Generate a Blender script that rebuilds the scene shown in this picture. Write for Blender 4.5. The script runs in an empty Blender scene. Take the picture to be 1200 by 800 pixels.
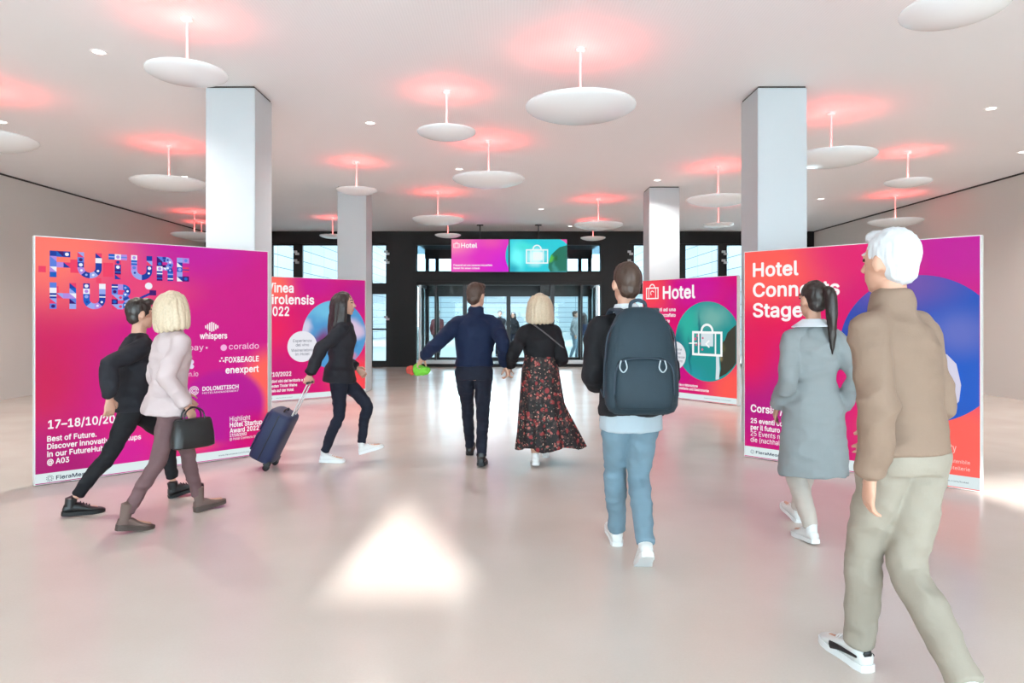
import bpy, bmesh, math, random
from mathutils import Vector, Matrix, Quaternion, noise
PI = math.pi
SC = bpy.context.scene
COL = SC.collection
random.seed(7)

# ------------------------------------------------------------------ camera, world, light, exposure
EYE = 1.48
cam_data = bpy.data.cameras.new('camera')
cam_data.sensor_width = 36.0
cam_data.lens = 24.0
cam_data.shift_x = 5 / 1200
cam_data.shift_y = -28 / 1200
cam_data.clip_start = 0.05
cam_data.clip_end = 300
camera = bpy.data.objects.new('camera', cam_data)
COL.objects.link(camera)
camera.location = (0, 0, EYE)
camera.rotation_euler = (PI / 2, 0, 0)
SC.camera = camera

SKY_STRENGTH = 9.0
SUN_STRENGTH = 10.0
DOWNLIGHT_WATTS = 185.0
RED_WATTS = 30.0
SC.view_settings.view_transform = 'Standard'
SC.view_settings.look = 'None'
SC.view_settings.gamma = 1.0
SC.view_settings.exposure = 0.62
PRINT = 0.65          # backlit prints, so that they read at their own colour at this exposure
SC.view_settings.use_curve_mapping = False
try:
    SC.cycles.use_denoising = True
    SC.cycles.max_bounces = 8
    SC.cycles.diffuse_bounces = 5
    SC.cycles.transparent_max_bounces = 16
    SC.cycles.sample_clamp_indirect = 6.0
    SC.cycles.caustics_reflective = False
    SC.cycles.caustics_refractive = False
except Exception:
    pass

world = bpy.data.worlds.new('sky')
SC.world = world
world.use_nodes = True
wn = world.node_tree.nodes
bg = wn['Background']
bg.inputs[0].default_value = (0.74, 0.89, 1.0, 1)
bg.inputs[1].default_value = SKY_STRENGTH

SUN_EL = math.radians(20.0)
sun_data = bpy.data.lights.new('sun', 'SUN')
sun_data.energy = SUN_STRENGTH
sun_data.angle = math.radians(1.5)
sun_data.color = (1.0, 0.985, 0.96)
sun = bpy.data.objects.new('sun', sun_data)
COL.objects.link(sun)
sun.location = (0, -20, 9)
sun.rotation_euler = (PI / 2 - SUN_EL, 0, 0)      # shines along +Y, downward


# ------------------------------------------------------------------ small helpers
def lin(c):
    return tuple((x / 255 / 12.92) if x / 255 <= 0.04045 else ((x / 255 + 0.055) / 1.055) ** 2.4 for x in c)


def mat(name, rgb, rough=0.5, metal=0.0, spec=0.5, emit=None, strength=1.0, bump=None, vary=None, coat=0.0, sheen=0.0):
    """rgb in sRGB 0..255; vary = (scale, amount) colour mottling; bump = (scale, strength)."""
    m = bpy.data.materials.new(name)
    m.use_nodes = True
    nt = m.node_tree
    b = nt.nodes['Principled BSDF']
    L = lin(rgb)
    b.inputs['Base Color'].default_value = (*L, 1)
    b.inputs['Roughness'].default_value = rough
    b.inputs['Metallic'].default_value = metal
    b.inputs['Specular IOR Level'].default_value = spec
    b.inputs['Coat Weight'].default_value = coat
    b.inputs['Sheen Weight'].default_value = sheen
    if emit is not None:
        b.inputs['Emission Color'].default_value = (*lin(emit), 1)
        b.inputs['Emission Strength'].default_value = strength
    if bump or vary:
        tc = nt.nodes.new('ShaderNodeTexCoord')
    if vary:
        n = nt.nodes.new('ShaderNodeTexNoise')
        n.inputs['Scale'].default_value = vary[0]
        n.inputs['Detail'].default_value = 4
        nt.links.new(tc.outputs['Object'], n.inputs['Vector'])
        mx = nt.nodes.new('ShaderNodeMix')
        mx.data_type = 'RGBA'
        mx.inputs[6].default_value = (*[x * (1 - vary[1]) for x in L], 1)
        mx.inputs[7].default_value = (*[min(1, x * (1 + vary[1])) for x in L], 1)
        nt.links.new(n.outputs['Fac'], mx.inputs[0])
        nt.links.new(mx.outputs[2], b.inputs['Base Color'])
    if bump:
        n2 = nt.nodes.new('ShaderNodeTexNoise')
        n2.inputs['Scale'].default_value = bump[0]
        n2.inputs['Detail'].default_value = 3
        nt.links.new(tc.outputs['Object'], n2.inputs['Vector'])
        bp = nt.nodes.new('ShaderNodeBump')
        bp.inputs['Strength'].default_value = bump[1]
        bp.inputs['Distance'].default_value = 0.01
        nt.links.new(n2.outputs['Fac'], bp.inputs['Height'])
        nt.links.new(bp.outputs['Normal'], b.inputs['Normal'])
    return m


_em = {}


def emat(rgb, strength=1.0):
    """backlit print colour"""
    k = (tuple(rgb), strength)
    if k not in _em:
        _em[k] = mat('backlit_ink', (8, 8, 8), rough=0.6, spec=0.1, emit=rgb, strength=strength * PRINT)
    return _em[k]


def glass_mat(name, tint=(0.93, 0.98, 0.98), refl=0.5):
    m = bpy.data.materials.new(name)
    m.use_nodes = True
    nt = m.node_tree
    nt.nodes.clear()
    out = nt.nodes.new('ShaderNodeOutputMaterial')
    tr = nt.nodes.new('ShaderNodeBsdfTransparent')
    tr.inputs[0].default_value = (*tint, 1)
    gl = nt.nodes.new('ShaderNodeBsdfGlossy')
    gl.inputs['Roughness'].default_value = 0.03
    fr = nt.nodes.new('ShaderNodeFresnel')
    fr.inputs[0].default_value = 1.45
    ml = nt.nodes.new('ShaderNodeMath')
    ml.operation = 'MULTIPLY'
    ml.inputs[1].default_value = refl
    nt.links.new(fr.outputs[0], ml.inputs[0])
    mx = nt.nodes.new('ShaderNodeMixShader')
    nt.links.new(ml.outputs[0], mx.inputs[0])
    nt.links.new(tr.outputs[0], mx.inputs[1])
    nt.links.new(gl.outputs[0], mx.inputs[2])
    nt.links.new(mx.outputs[0], out.inputs[0])
    return m


def gradient_mat(name, base, blobs, strength=1.0, turb=0.0):
    """printed colour field in the panel's own X/Z: blobs = (x, z, rx, rz, rgb, hardness)"""
    m = bpy.data.materials.new(name)
    m.use_nodes = True
    nt = m.node_tree
    b = nt.nodes['Principled BSDF']
    b.inputs['Base Color'].default_value = (0.01, 0.01, 0.01, 1)
    b.inputs['Roughness'].default_value = 0.55
    b.inputs['Specular IOR Level'].default_value = 0.15
    tc = nt.nodes.new('ShaderNodeTexCoord')
    vec = tc.outputs['Object']
    if turb:
        n = nt.nodes.new('ShaderNodeTexNoise')
        n.inputs['Scale'].default_value = 2.5
        nt.links.new(vec, n.inputs['Vector'])
        vm = nt.nodes.new('ShaderNodeVectorMath')
        vm.operation = 'MULTIPLY_ADD'
        vm.inputs[1].default_value = (turb, 0, turb)
        nt.links.new(n.outputs['Color'], vm.inputs[0])
        nt.links.new(vec, vm.inputs[2])
        vec = vm.outputs[0]
    cur = None
    for (x, z, rx, rz, rgb, hard) in blobs:
        mp = nt.nodes.new('ShaderNodeMapping')
        mp.vector_type = 'POINT'
        mp.inputs['Location'].default_value = (-x / rx, 0, -z / rz)
        mp.inputs['Scale'].default_value = (1 / rx, 0, 1 / rz)
        nt.links.new(vec, mp.inputs[0])
        ln = nt.nodes.new('ShaderNodeVectorMath')
        ln.operation = 'LENGTH'
        nt.links.new(mp.outputs[0], ln.inputs[0])
        mr = nt.nodes.new('ShaderNodeMapRange')
        mr.interpolation_type = 'SMOOTHSTEP'
        mr.inputs['From Min'].default_value = hard
        mr.inputs['From Max'].default_value = 1.0
        mr.inputs['To Min'].default_value = 1.0
        mr.inputs['To Max'].default_value = 0.0
        nt.links.new(ln.outputs['Value'], mr.inputs['Value'])
        mx = nt.nodes.new('ShaderNodeMix')
        mx.data_type = 'RGBA'
        nt.links.new(mr.outputs['Result'], mx.inputs[0])
        if cur is None:
            mx.inputs[6].default_value = (*lin(base), 1)
        else:
            nt.links.new(cur, mx.inputs[6])
        mx.inputs[7].default_value = (*lin(rgb), 1)
        cur = mx.outputs[2]
    nt.links.new(cur, b.inputs['Emission Color'])
    b.inputs['Emission Strength'].default_value = strength * PRINT
    return m


def props(o, label=None, cat=None, group=None, kind=None):
    if label:
        o['label'] = label
    if cat:
        o['category'] = cat
    if group:
        o['group'] = group
    if kind:
        o['kind'] = kind
    return o


def empty(name, loc=(0, 0, 0), rz=0.0, label=None, cat=None, group=None, kind=None):
    o = bpy.data.objects.new(name, None)
    COL.objects.link(o)
    o.empty_display_size = 0.1
    o.location = loc
    o.rotation_euler = (0, 0, rz)
    return props(o, label, cat, group, kind)


def smooth_by_angle(me, deg=40):
    bm = bmesh.new()
    bm.from_mesh(me)
    lim = math.radians(deg)
    for f in bm.faces:
        f.smooth = True
    for e in bm.edges:
        e.smooth = (len(e.link_faces) == 2 and e.calc_face_angle(0) < lim)
    bm.to_mesh(me)
    bm.free()


def obj(name, bm, mats, parent=None, smooth=None, bevel=0.0):
    me = bpy.data.meshes.new(name)
    bmesh.ops.recalc_face_normals(bm, faces=bm.faces[:])
    if bevel:
        es = [e for e in bm.edges if len(e.link_faces) == 2 and e.calc_face_angle(0) > 0.9]
        bmesh.ops.bevel(bm, geom=es, offset=bevel, segments=2, affect='EDGES', clamp_overlap=True)
    bm.to_mesh(me)
    bm.free()
    for m in (mats if isinstance(mats, (list, tuple)) else [mats]):
        me.materials.append(m)
    if smooth:
        smooth_by_angle(me, smooth)
    o = bpy.data.objects.new(name, me)
    COL.objects.link(o)
    if parent:
        o.parent = parent
    return o


def box(bm, x0, x1, y0, y1, z0, z1, mi=0):
    v = [bm.verts.new(p) for p in ((x0, y0, z0), (x1, y0, z0), (x1, y1, z0), (x0, y1, z0),
                                   (x0, y0, z1), (x1, y0, z1), (x1, y1, z1), (x0, y1, z1))]
    for q in ((0, 3, 2, 1), (4, 5, 6, 7), (0, 1, 5, 4), (1, 2, 6, 5), (2, 3, 7, 6), (3, 0, 4, 7)):
        bm.faces.new([v[i] for i in q]).material_index = mi


def prism_y(bm, pts, y0, y1, mi=0):
    """extrude an XZ polygon along Y"""
    a = [bm.verts.new((x, y0, z)) for x, z in pts]
    b = [bm.verts.new((x, y1, z)) for x, z in pts]
    n = len(pts)
    bm.faces.new(a).material_index = mi
    bm.faces.new(b[::-1]).material_index = mi
    for i in range(n):
        bm.faces.new((a[i], b[i], b[(i + 1) % n], a[(i + 1) % n])).material_index = mi


def flat(bm, pts, y, mi=0):
    """a flat printed shape on a sign, facing local -Y"""
    f = bm.faces.new([bm.verts.new((x, y, z)) for x, z in pts])
    f.material_index = mi


def circle_pts(cx, cz, r, n=48, a0=0.0, a1=2 * PI, rz=None):
    rz = rz or r
    full = abs(a1 - a0 - 2 * PI) < 1e-6
    k = n if full else n + 1
    return [(cx + r * math.cos(a0 + (a1 - a0) * i / n), cz + rz * math.sin(a0 + (a1 - a0) * i / n)) for i in range(k)]


def band(cx, cz, r0, r1, a0, a1, n=14):
    return circle_pts(cx, cz, r1, n, a0, a1) + circle_pts(cx, cz, r0, n, a0, a1)[::-1]


def rect(x0, z0, x1, z1):
    return [(x0, z0), (x1, z0), (x1, z1), (x0, z1)]


def lathe(bm, prof, n=48, mi=0, cx=0, cy=0):
    """prof = (r, z) pairs, revolved about Z; r = 0 ends become poles"""
    rings = []
    for r, z in prof:
        if r < 1e-6:
            rings.append([bm.verts.new((cx, cy, z))])
        else:
            rings.append([bm.verts.new((cx + r * math.cos(2 * PI * i / n), cy + r * math.sin(2 * PI * i / n), z)) for i in range(n)])
    for a, b in zip(rings, rings[1:]):
        for i in range(n):
            j = (i + 1) % n
            if len(a) == 1 and len(b) == 1:
                continue
            if len(a) == 1:
                f = bm.faces.new((a[0], b[j], b[i]))
            elif len(b) == 1:
                f = bm.faces.new((a[i], a[j], b[0]))
            else:
                f = bm.faces.new((a[i], a[j], b[j], b[i]))
            f.material_index = mi


def tube(bm, pts, radii, n=12, cap=True, mi=0, flatten=None):
    """swept tube through pts (radius per point); flatten = (axis vector, factor) squashes it along an axis"""
    pts = [Vector(p) for p in pts]
    if not isinstance(radii, (list, tuple)):
        radii = [radii] * len(pts)
    tans = []
    for i in range(len(pts)):
        a, b = pts[max(0, i - 1)], pts[min(len(pts) - 1, i + 1)]
        t = (b - a)
        tans.append(t.normalized() if t.length > 1e-9 else Vector((0, 0, 1)))
    ref = Vector((1, 0, 0)) if abs(tans[0].x) < 0.8 else Vector((0, 1, 0))
    u = tans[0].cross(ref).normalized()
    rings = []
    for i, (p, r) in enumerate(zip(pts, radii)):
        u = (u - tans[i] * u.dot(tans[i])).normalized()
        v = tans[i].cross(u)
        ring = []
        for k in range(n):
            a = 2 * PI * k / n
            off = (u * math.cos(a) + v * math.sin(a)) * r
            if flatten:
                ax = flatten[0]
                off -= ax * (off.dot(ax) * (1 - flatten[1]))
            ring.append(bm.verts.new(p + off))
        rings.append(ring)
    for a, b in zip(rings, rings[1:]):
        for k in range(n):
            j = (k + 1) % n
            bm.faces.new((a[k], a[j], b[j], b[k])).material_index = mi
    if cap:
        for ring, p, t, r, s in ((rings[0], pts[0], tans[0], radii[0], -1), (rings[-1], pts[-1], tans[-1], radii[-1], 1)):
            c = bm.verts.new(p + t * (s * r * 0.55))
            for k in range(n):
                bm.faces.new((ring[k], ring[(k + 1) % n], c)).material_index = mi


def spline(pts, sub=6):
    """Catmull-Rom through pts"""
    P = [Vector(p) for p in pts]
    out = []
    for i in range(len(P) - 1):
        p0, p1, p2, p3 = P[max(0, i - 1)], P[i], P[i + 1], P[min(len(P) - 1, i + 2)]
        for k in range(sub):
            t = k / sub
            out.append(0.5 * ((2 * p1) + (p2 - p0) * t + (2 * p0 - 5 * p1 + 4 * p2 - p3) * t * t + (3 * p1 - p0 - 3 * p2 + p3) * t ** 3))
    out.append(P[-1])
    return out


def copy_tree(o, parent=None):
    c = o.copy()
    COL.objects.link(c)
    if parent:
        c.parent = parent
    for ch in list(o.children):
        copy_tree(ch, c)
    return c


# ---- lettering: outlines of a plain grotesque alphabet, in two weights, as flat meshes
GLYPH_TABLE = r'''& 313 164,-2 190,5 214,16 233,33 242,43 250,53 260,65 269,80 278,101 283,126 285,157 244,157 242,130 235,106 225,85 211,67 194,52 176,41 156,35 135,33 117,34 100,40 87,49 76,61 70,76 68,92 70,108 77,122 89,137 108,152 179,205 192,216 204,227 213,240 221,253 225,267 227,283 224,303 216,322 203,337 186,349 165,357 140,359 115,357 94,349 77,337 64,321 56,301 53,279 55,259 61,241 71,223 85,205 101,185 120,162 255,0 306,0 143,199 129,215 118,229 109,242 102,254 97,266 96,279 97,291 102,302 108,311 118,317 129,321 141,323 158,320 172,312 180,299 183,283 182,272 178,262 172,254 166,247 158,240 151,235 98,195 77,179 59,164 44,149 33,133 26,114 24,93 27,67 38,43 55,24 77,8 105,-2 138,-5|92,0,1 92,1,2 92,2,3 92,3,4 92,4,5 92,5,6 92,6,7 92,7,8 92,8,9 9,10,11 9,11,12 9,12,13 9,13,14 9,14,15 92,9,15 92,15,16 92,16,17 92,17,18 92,18,19 92,19,20 92,20,21 92,21,22 29,30,31 29,31,32 32,33,34 32,34,35 32,35,36 32,36,37 32,37,38 32,38,39 32,39,40 32,40,41 41,42,43 41,43,44 41,44,45 41,45,46 41,46,47 41,47,48 48,49,50 48,50,51 48,51,52 48,52,53 53,54,55 53,55,56 53,56,57 53,57,58 53,58,59 53,59,60 53,60,61 53,61,62 53,62,63 78,79,80 78,80,81 48,53,63 48,63,64 48,64,65 48,65,66 41,48,66 41,66,67 41,67,68 41,68,69 41,69,70 41,70,71 41,71,72 32,41,72 32,72,73 32,73,74 32,74,75 29,32,75 28,29,75 27,28,75 27,75,76 27,76,77 27,77,78 27,78,81 26,27,81 25,26,81 25,81,82 25,82,83 24,25,83 24,83,84 23,24,84 23,84,85 22,23,85 22,85,86 92,22,86 92,86,87 92,87,88 92,88,89 92,89,90 90,91,92
( 191 66,92 78,38 97,-15 124,-67 165,-67 147,-26 132,11 120,47 112,80 107,113 106,145 108,181 113,219 122,259 134,300 148,339 165,377 124,377 107,346 92,309 80,269 70,227 64,185 62,145|23,0,1 23,1,2 23,2,3 23,3,4 23,4,5 23,5,6 23,6,7 23,7,8 23,8,9 23,9,10 23,10,11 23,11,12 23,12,13 23,13,14 23,14,15 15,16,17 23,15,17 23,17,18 23,18,19 23,19,20 23,20,21 21,22,23
) 191 68,-67 94,-16 113,37 125,91 129,145 127,185 121,226 112,268 99,309 84,346 68,377 26,377 43,339 58,300 69,259 78,219 84,181 85,145 84,113 79,81 71,48 60,13 45,-26 26,-67|23,0,1 23,1,2 23,2,3 23,3,4 4,5,6 4,6,7 4,7,8 4,8,9 4,9,10 10,11,12 4,10,12 4,12,13 4,13,14 4,14,15 4,15,16 4,16,17 4,17,18 4,18,19 4,19,20 4,20,21 4,21,22 4,22,23
. 131 79,-1 89,6 96,16 99,29 96,41 89,51 79,58 67,61 54,58 44,51 37,41 35,29 37,16 44,6 54,-1 67,-3|15,0,1 15,1,2 15,2,3 15,3,4 15,4,5 15,5,6 15,6,7 15,7,8 15,8,9 15,9,10 15,10,11 15,11,12 15,12,13 13,14,15
/ 174 125,373 10,-54 50,-54 164,373|3,0,1 1,2,3
0 317 195,1 226,17 251,43 269,79 280,124 284,178 280,231 269,276 251,313 226,339 195,355 159,361 122,355 91,339 67,313 48,276 37,231 33,178 37,124 48,79 66,43 91,17 122,1 159,-5 134,39 114,52 98,72 86,101 79,136 76,178 79,220 86,255 98,284 114,305 134,317 159,322 183,317 203,305 219,284 231,255 238,220 241,178 238,136 231,101 219,72 203,52 183,39 159,35|23,0,1 23,1,2 23,2,3 23,3,4 4,5,41 4,41,42 4,42,43 4,43,44 23,4,44 23,44,45 23,45,46 23,46,47 23,47,24 23,24,25 23,25,26 40,41,5 39,40,5 38,39,5 38,5,6 37,38,6 37,6,7 36,37,7 36,7,8 35,36,8 35,8,9 34,35,9 34,9,10 33,34,10 33,10,11 33,11,12 32,33,12 31,32,12 31,12,13 30,31,13 30,13,14 29,30,14 29,14,15 28,29,15 27,28,15 27,15,16 27,16,17 26,27,17 26,17,18 23,26,18 23,18,19 23,19,20 23,20,21 21,22,23
1 317 274,0 274,38 54,38 54,0 139,356 60,299 60,250 147,314 149,314 149,0 193,0 193,356|3,0,1 1,2,3 11,4,5 11,5,6 11,6,7 11,7,8 11,8,9 9,10,11
2 317 272,0 272,40 107,40 107,42 187,126 214,156 235,181 250,203 260,222 265,241 267,261 263,288 253,312 236,332 214,348 188,358 157,361 127,357 100,347 78,331 60,310 50,283 46,253 89,253 91,273 97,289 107,303 121,313 137,320 157,322 175,320 191,314 205,305 215,293 222,278 224,260 222,244 217,229 209,214 198,198 182,180 164,160 45,33 45,0|43,0,1 43,1,2 43,2,3 43,3,4 43,4,5 43,5,6 43,6,7 43,7,8 43,8,9 43,9,10 10,11,12 10,12,13 10,13,14 10,14,15 10,15,16 16,17,18 16,18,19 16,19,20 16,20,21 16,21,22 22,23,24 22,24,25 22,25,26 16,22,26 16,26,27 16,27,28 16,28,29 16,29,30 16,30,31 16,31,32 10,16,32 10,32,33 10,33,34 10,34,35 10,35,36 10,36,37 10,37,38 10,38,39 43,10,39 43,39,40 43,40,41 41,42,43
3 317 186,-1 216,9 241,25 259,46 271,72 275,101 271,130 260,156 241,177 216,193 185,202 148,202 148,195 261,322 261,356 49,356 49,316 201,316 201,314 110,209 110,173 141,173 170,171 192,163 209,152 221,137 228,120 230,101 228,81 220,65 208,52 193,43 174,37 153,35 133,37 116,41 101,50 89,61 80,75 76,92 31,92 36,64 49,40 68,21 93,7 121,-2 152,-5|46,0,1 46,1,2 46,2,3 46,3,4 46,4,5 5,6,7 5,7,8 5,8,9 5,9,10 5,10,11 11,12,13 11,13,14 14,15,16 14,16,17 14,17,18 11,14,18 11,18,19 11,19,20 11,20,21 11,21,22 11,22,23 11,23,24 5,11,24 5,24,25 5,25,26 5,26,27 5,27,28 5,28,29 5,29,30 46,5,30 46,30,31 46,31,32 46,32,33 46,33,34 46,34,35 46,35,36 46,36,37 38,39,40 37,38,40 46,37,40 46,40,41 46,41,42 46,42,43 46,43,44 44,45,46
5 317 187,-1 216,11 240,29 258,53 270,82 274,114 272,139 265,162 255,182 241,200 225,214 206,225 184,231 161,233 142,232 124,227 108,220 95,211 94,211 105,316 256,316 256,356 67,356 47,177 90,172 102,181 117,188 135,192 152,194 174,191 192,183 208,171 220,155 227,135 229,114 227,92 220,73 208,57 193,45 175,37 155,35 137,37 121,42 108,51 97,62 89,76 86,91 42,91 46,65 58,42 75,23 98,8 125,-2 155,-5|53,0,1 53,1,2 53,2,3 53,3,4 53,4,5 5,6,7 5,7,8 5,8,9 5,9,10 5,10,11 5,11,12 5,12,13 5,13,14 14,15,16 14,16,17 19,20,21 19,21,22 18,19,22 18,22,23 17,18,23 14,17,23 14,23,24 14,24,25 14,25,26 14,26,27 14,27,28 14,28,29 14,29,30 14,30,31 5,14,31 5,31,32 5,32,33 5,33,34 5,34,35 5,35,36 5,36,37 53,5,37 53,37,38 53,38,39 53,39,40 53,40,41 53,41,42 53,42,43 53,43,44 45,46,47 44,45,47 53,44,47 53,47,48 53,48,49 53,49,50 53,50,51 51,52,53
7 317 115,0 273,314 273,356 43,356 43,316 226,316 226,314 68,0|7,0,1 7,1,2 2,3,4 2,4,5 2,5,6 2,6,7
8 317 192,-2 222,8 246,23 265,43 277,67 281,95 278,116 271,137 260,154 246,169 229,179 210,185 210,187 233,197 252,216 263,239 267,266 264,292 253,315 236,334 214,349 188,358 158,361 128,358 102,349 80,334 63,315 53,292 49,266 53,239 65,215 83,197 107,187 107,185 88,179 71,169 56,154 46,137 39,116 36,95 40,67 52,43 70,23 95,8 125,-2 158,-5 136,36 117,42 102,52 90,64 83,79 81,97 83,116 91,132 103,146 118,156 137,162 158,165 179,162 198,156 214,146 226,132 233,116 236,97 233,79 226,64 215,52 199,42 180,36 158,34 140,205 124,210 111,219 101,231 95,246 93,263 95,280 101,294 111,306 124,315 140,320 158,322 177,320 193,315 206,306 215,294 221,280 223,263 221,246 215,231 205,219 192,210 176,205 158,203|45,0,1 45,1,2 45,2,3 45,3,4 45,4,5 5,63,64 5,64,65 5,65,66 45,5,66 45,66,67 45,67,68 45,68,69 45,69,46 45,46,47 45,47,48 45,48,49 62,63,5 61,62,5 60,61,5 60,5,6 59,60,6 59,6,7 58,59,7 58,7,8 57,58,8 57,8,9 57,9,10 56,57,10 56,10,11 56,11,12 55,56,12 55,12,13 55,13,14 55,14,15 15,16,87 15,87,88 15,88,89 15,89,90 55,15,90 54,55,90 54,90,91 54,91,92 54,92,93 54,93,70 53,54,70 53,70,71 52,53,71 86,87,16 85,86,16 84,85,16 83,84,16 83,16,17 83,17,18 82,83,18 81,82,18 81,18,19 80,81,19 80,19,20 79,80,20 79,20,21 79,21,22 78,79,22 78,22,23 77,78,23 76,77,23 76,23,24 75,76,24 75,24,25 74,75,25 74,25,26 73,74,26 73,26,27 73,27,28 72,73,28 72,28,29 71,72,29 71,29,30 71,30,31 71,31,32 71,32,33 52,71,33 52,33,34 51,52,34 51,34,35 50,51,35 50,35,36 50,36,37 49,50,37 49,37,38 49,38,39 45,49,39 45,39,40 45,40,41 45,41,42 45,42,43 43,44,45
@ 473 268,-94 288,-92 307,-88 325,-84 341,-79 353,-75 342,-41 333,-44 321,-48 305,-52 288,-56 269,-59 250,-60 209,-57 172,-47 141,-32 115,-12 95,15 80,46 71,83 68,125 71,166 80,202 95,234 115,260 140,282 170,297 204,306 243,309 282,306 315,297 343,281 366,261 384,237 397,210 404,181 407,151 406,116 403,89 398,68 390,53 378,44 363,41 349,44 339,52 333,64 331,77 331,234 293,234 293,214 291,214 283,223 269,232 252,238 231,240 204,237 180,225 160,208 145,185 135,158 132,128 135,96 143,68 157,43 175,25 199,13 228,9 253,12 272,21 286,33 294,48 296,48 300,35 309,25 320,17 333,12 348,8 362,7 386,11 405,20 420,34 430,53 437,75 442,99 444,125 445,151 442,188 432,223 416,256 393,285 365,310 331,328 290,340 244,344 196,340 154,329 117,311 86,286 61,254 43,217 32,174 28,125 32,76 43,32 61,-5 86,-37 117,-62 155,-80 199,-91 249,-95 211,48 195,57 183,71 175,88 171,108 169,129 171,149 177,167 186,182 198,194 213,202 232,204 251,202 267,197 279,188 288,174 293,155 295,129 293,104 288,83 280,66 268,55 251,48 231,45|109,0,1 109,1,2 109,2,3 109,3,4 109,4,5 109,5,6 109,6,7 109,7,8 109,8,9 109,9,10 109,10,11 109,11,12 109,12,13 109,13,14 109,14,15 45,46,127 44,45,127 44,127,128 44,128,129 43,44,129 43,129,130 43,130,131 42,43,131 126,127,46 125,126,46 125,46,47 124,125,47 123,124,47 47,48,49 123,47,49 122,123,49 121,122,49 120,121,49 120,49,50 120,50,51 120,51,52 119,120,52 119,52,53 119,53,54 118,119,54 118,54,55 117,118,55 117,55,56 116,117,56 116,56,57 115,116,57 114,115,57 114,57,58 113,114,58 113,58,59 112,113,59 112,59,60 111,112,60 111,60,61 111,61,62 110,111,62 110,62,63 133,110,63 133,63,64 132,133,64 132,64,65 131,132,65 131,65,66 131,66,67 131,67,68 131,68,69 131,69,70 131,70,71 42,131,71 42,71,72 42,72,73 41,42,73 41,73,74 41,74,75 41,75,76 40,41,76 40,76,77 40,77,78 39,40,78 38,39,78 38,78,79 37,38,79 36,37,79 36,79,80 35,36,80 35,80,81 35,81,82 34,35,82 34,82,83 34,83,84 33,34,84 33,84,85 33,85,86 32,33,86 32,86,87 31,32,87 31,87,88 30,31,88 30,88,89 29,30,89 29,89,90 28,29,90 28,90,91 27,28,91 27,91,92 26,27,92 26,92,93 25,26,93 25,93,94 24,25,94 24,94,95 23,24,95 23,95,96 22,23,96 22,96,97 21,22,97 21,97,98 20,21,98 20,98,99 19,20,99 19,99,100 18,19,100 18,100,101 17,18,101 17,101,102 16,17,102 16,102,103 15,16,103 15,103,104 109,15,104 109,104,105 109,105,106 109,106,107 107,108,109
A 336 60,0 133,212 140,233 149,260 159,293 172,335 163,335 175,294 185,260 193,234 201,212 277,0 324,0 193,356 141,356 11,0 259,99 259,139 77,139 77,99|15,0,1 15,1,2 15,2,3 15,3,4 15,4,5 15,5,6 6,7,8 6,8,9 6,9,10 6,10,11 6,11,12 6,12,13 6,13,14 6,14,15 19,16,17 17,18,19
B 319 173,0 211,3 241,13 264,27 280,47 289,70 293,95 290,121 282,142 269,159 254,172 237,180 220,184 220,187 235,192 249,200 261,211 271,224 277,241 279,262 276,287 267,309 251,329 230,343 203,353 169,356 42,356 42,0 87,162 174,162 195,159 214,153 229,142 240,129 247,113 249,96 244,74 231,56 207,44 171,40 87,40 87,316 168,316 198,312 219,300 231,282 235,260 233,243 226,228 216,216 202,207 185,202 167,200 87,200|27,0,1 27,1,2 27,2,3 27,3,4 4,5,6 4,6,35 4,35,36 4,36,37 4,37,38 27,4,38 27,38,39 27,39,40 27,40,28 34,35,6 33,34,6 32,33,6 32,6,7 31,32,7 31,7,8 30,31,8 30,8,9 29,30,9 29,9,10 28,29,10 28,10,11 28,11,12 28,12,13 28,13,14 28,14,15 28,15,16 28,16,17 17,18,19 17,19,46 17,46,47 17,47,48 17,48,49 17,49,50 28,17,50 28,50,51 28,51,52 28,52,53 27,28,53 27,53,41 45,46,19 44,45,19 44,19,20 43,44,20 43,20,21 42,43,21 42,21,22 41,42,22 41,22,23 41,23,24 41,24,25 41,25,26 41,26,27
C 357 214,-3 238,3 261,13 282,27 299,43 314,63 324,86 331,112 286,112 280,95 273,80 262,67 250,56 236,48 221,42 204,38 187,37 156,41 129,53 105,74 88,101 76,136 72,178 76,220 87,255 105,282 128,303 156,315 187,319 204,318 221,314 236,308 250,300 262,289 273,276 280,261 286,244 331,244 324,270 313,293 299,313 281,330 261,343 238,353 213,359 187,361 144,355 105,339 73,312 49,275 33,230 28,178 33,125 49,81 73,44 105,17 144,1 187,-5|57,0,1 57,1,2 57,2,3 57,3,4 57,4,5 57,5,6 57,6,7 7,8,9 7,9,10 7,10,11 57,7,11 57,11,12 57,12,13 57,13,14 57,14,15 57,15,16 57,16,17 57,17,18 57,18,19 35,36,37 34,35,37 33,34,37 32,33,37 32,37,38 31,32,38 31,38,39 30,31,39 29,30,39 29,39,40 28,29,40 28,40,41 28,41,42 27,28,42 27,42,43 26,27,43 26,43,44 26,44,45 25,26,45 25,45,46 24,25,46 24,46,47 23,24,47 23,47,48 22,23,48 22,48,49 21,22,49 21,49,50 20,21,50 20,50,51 19,20,51 19,51,52 57,19,52 57,52,53 57,53,54 57,54,55 55,56,57
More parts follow.
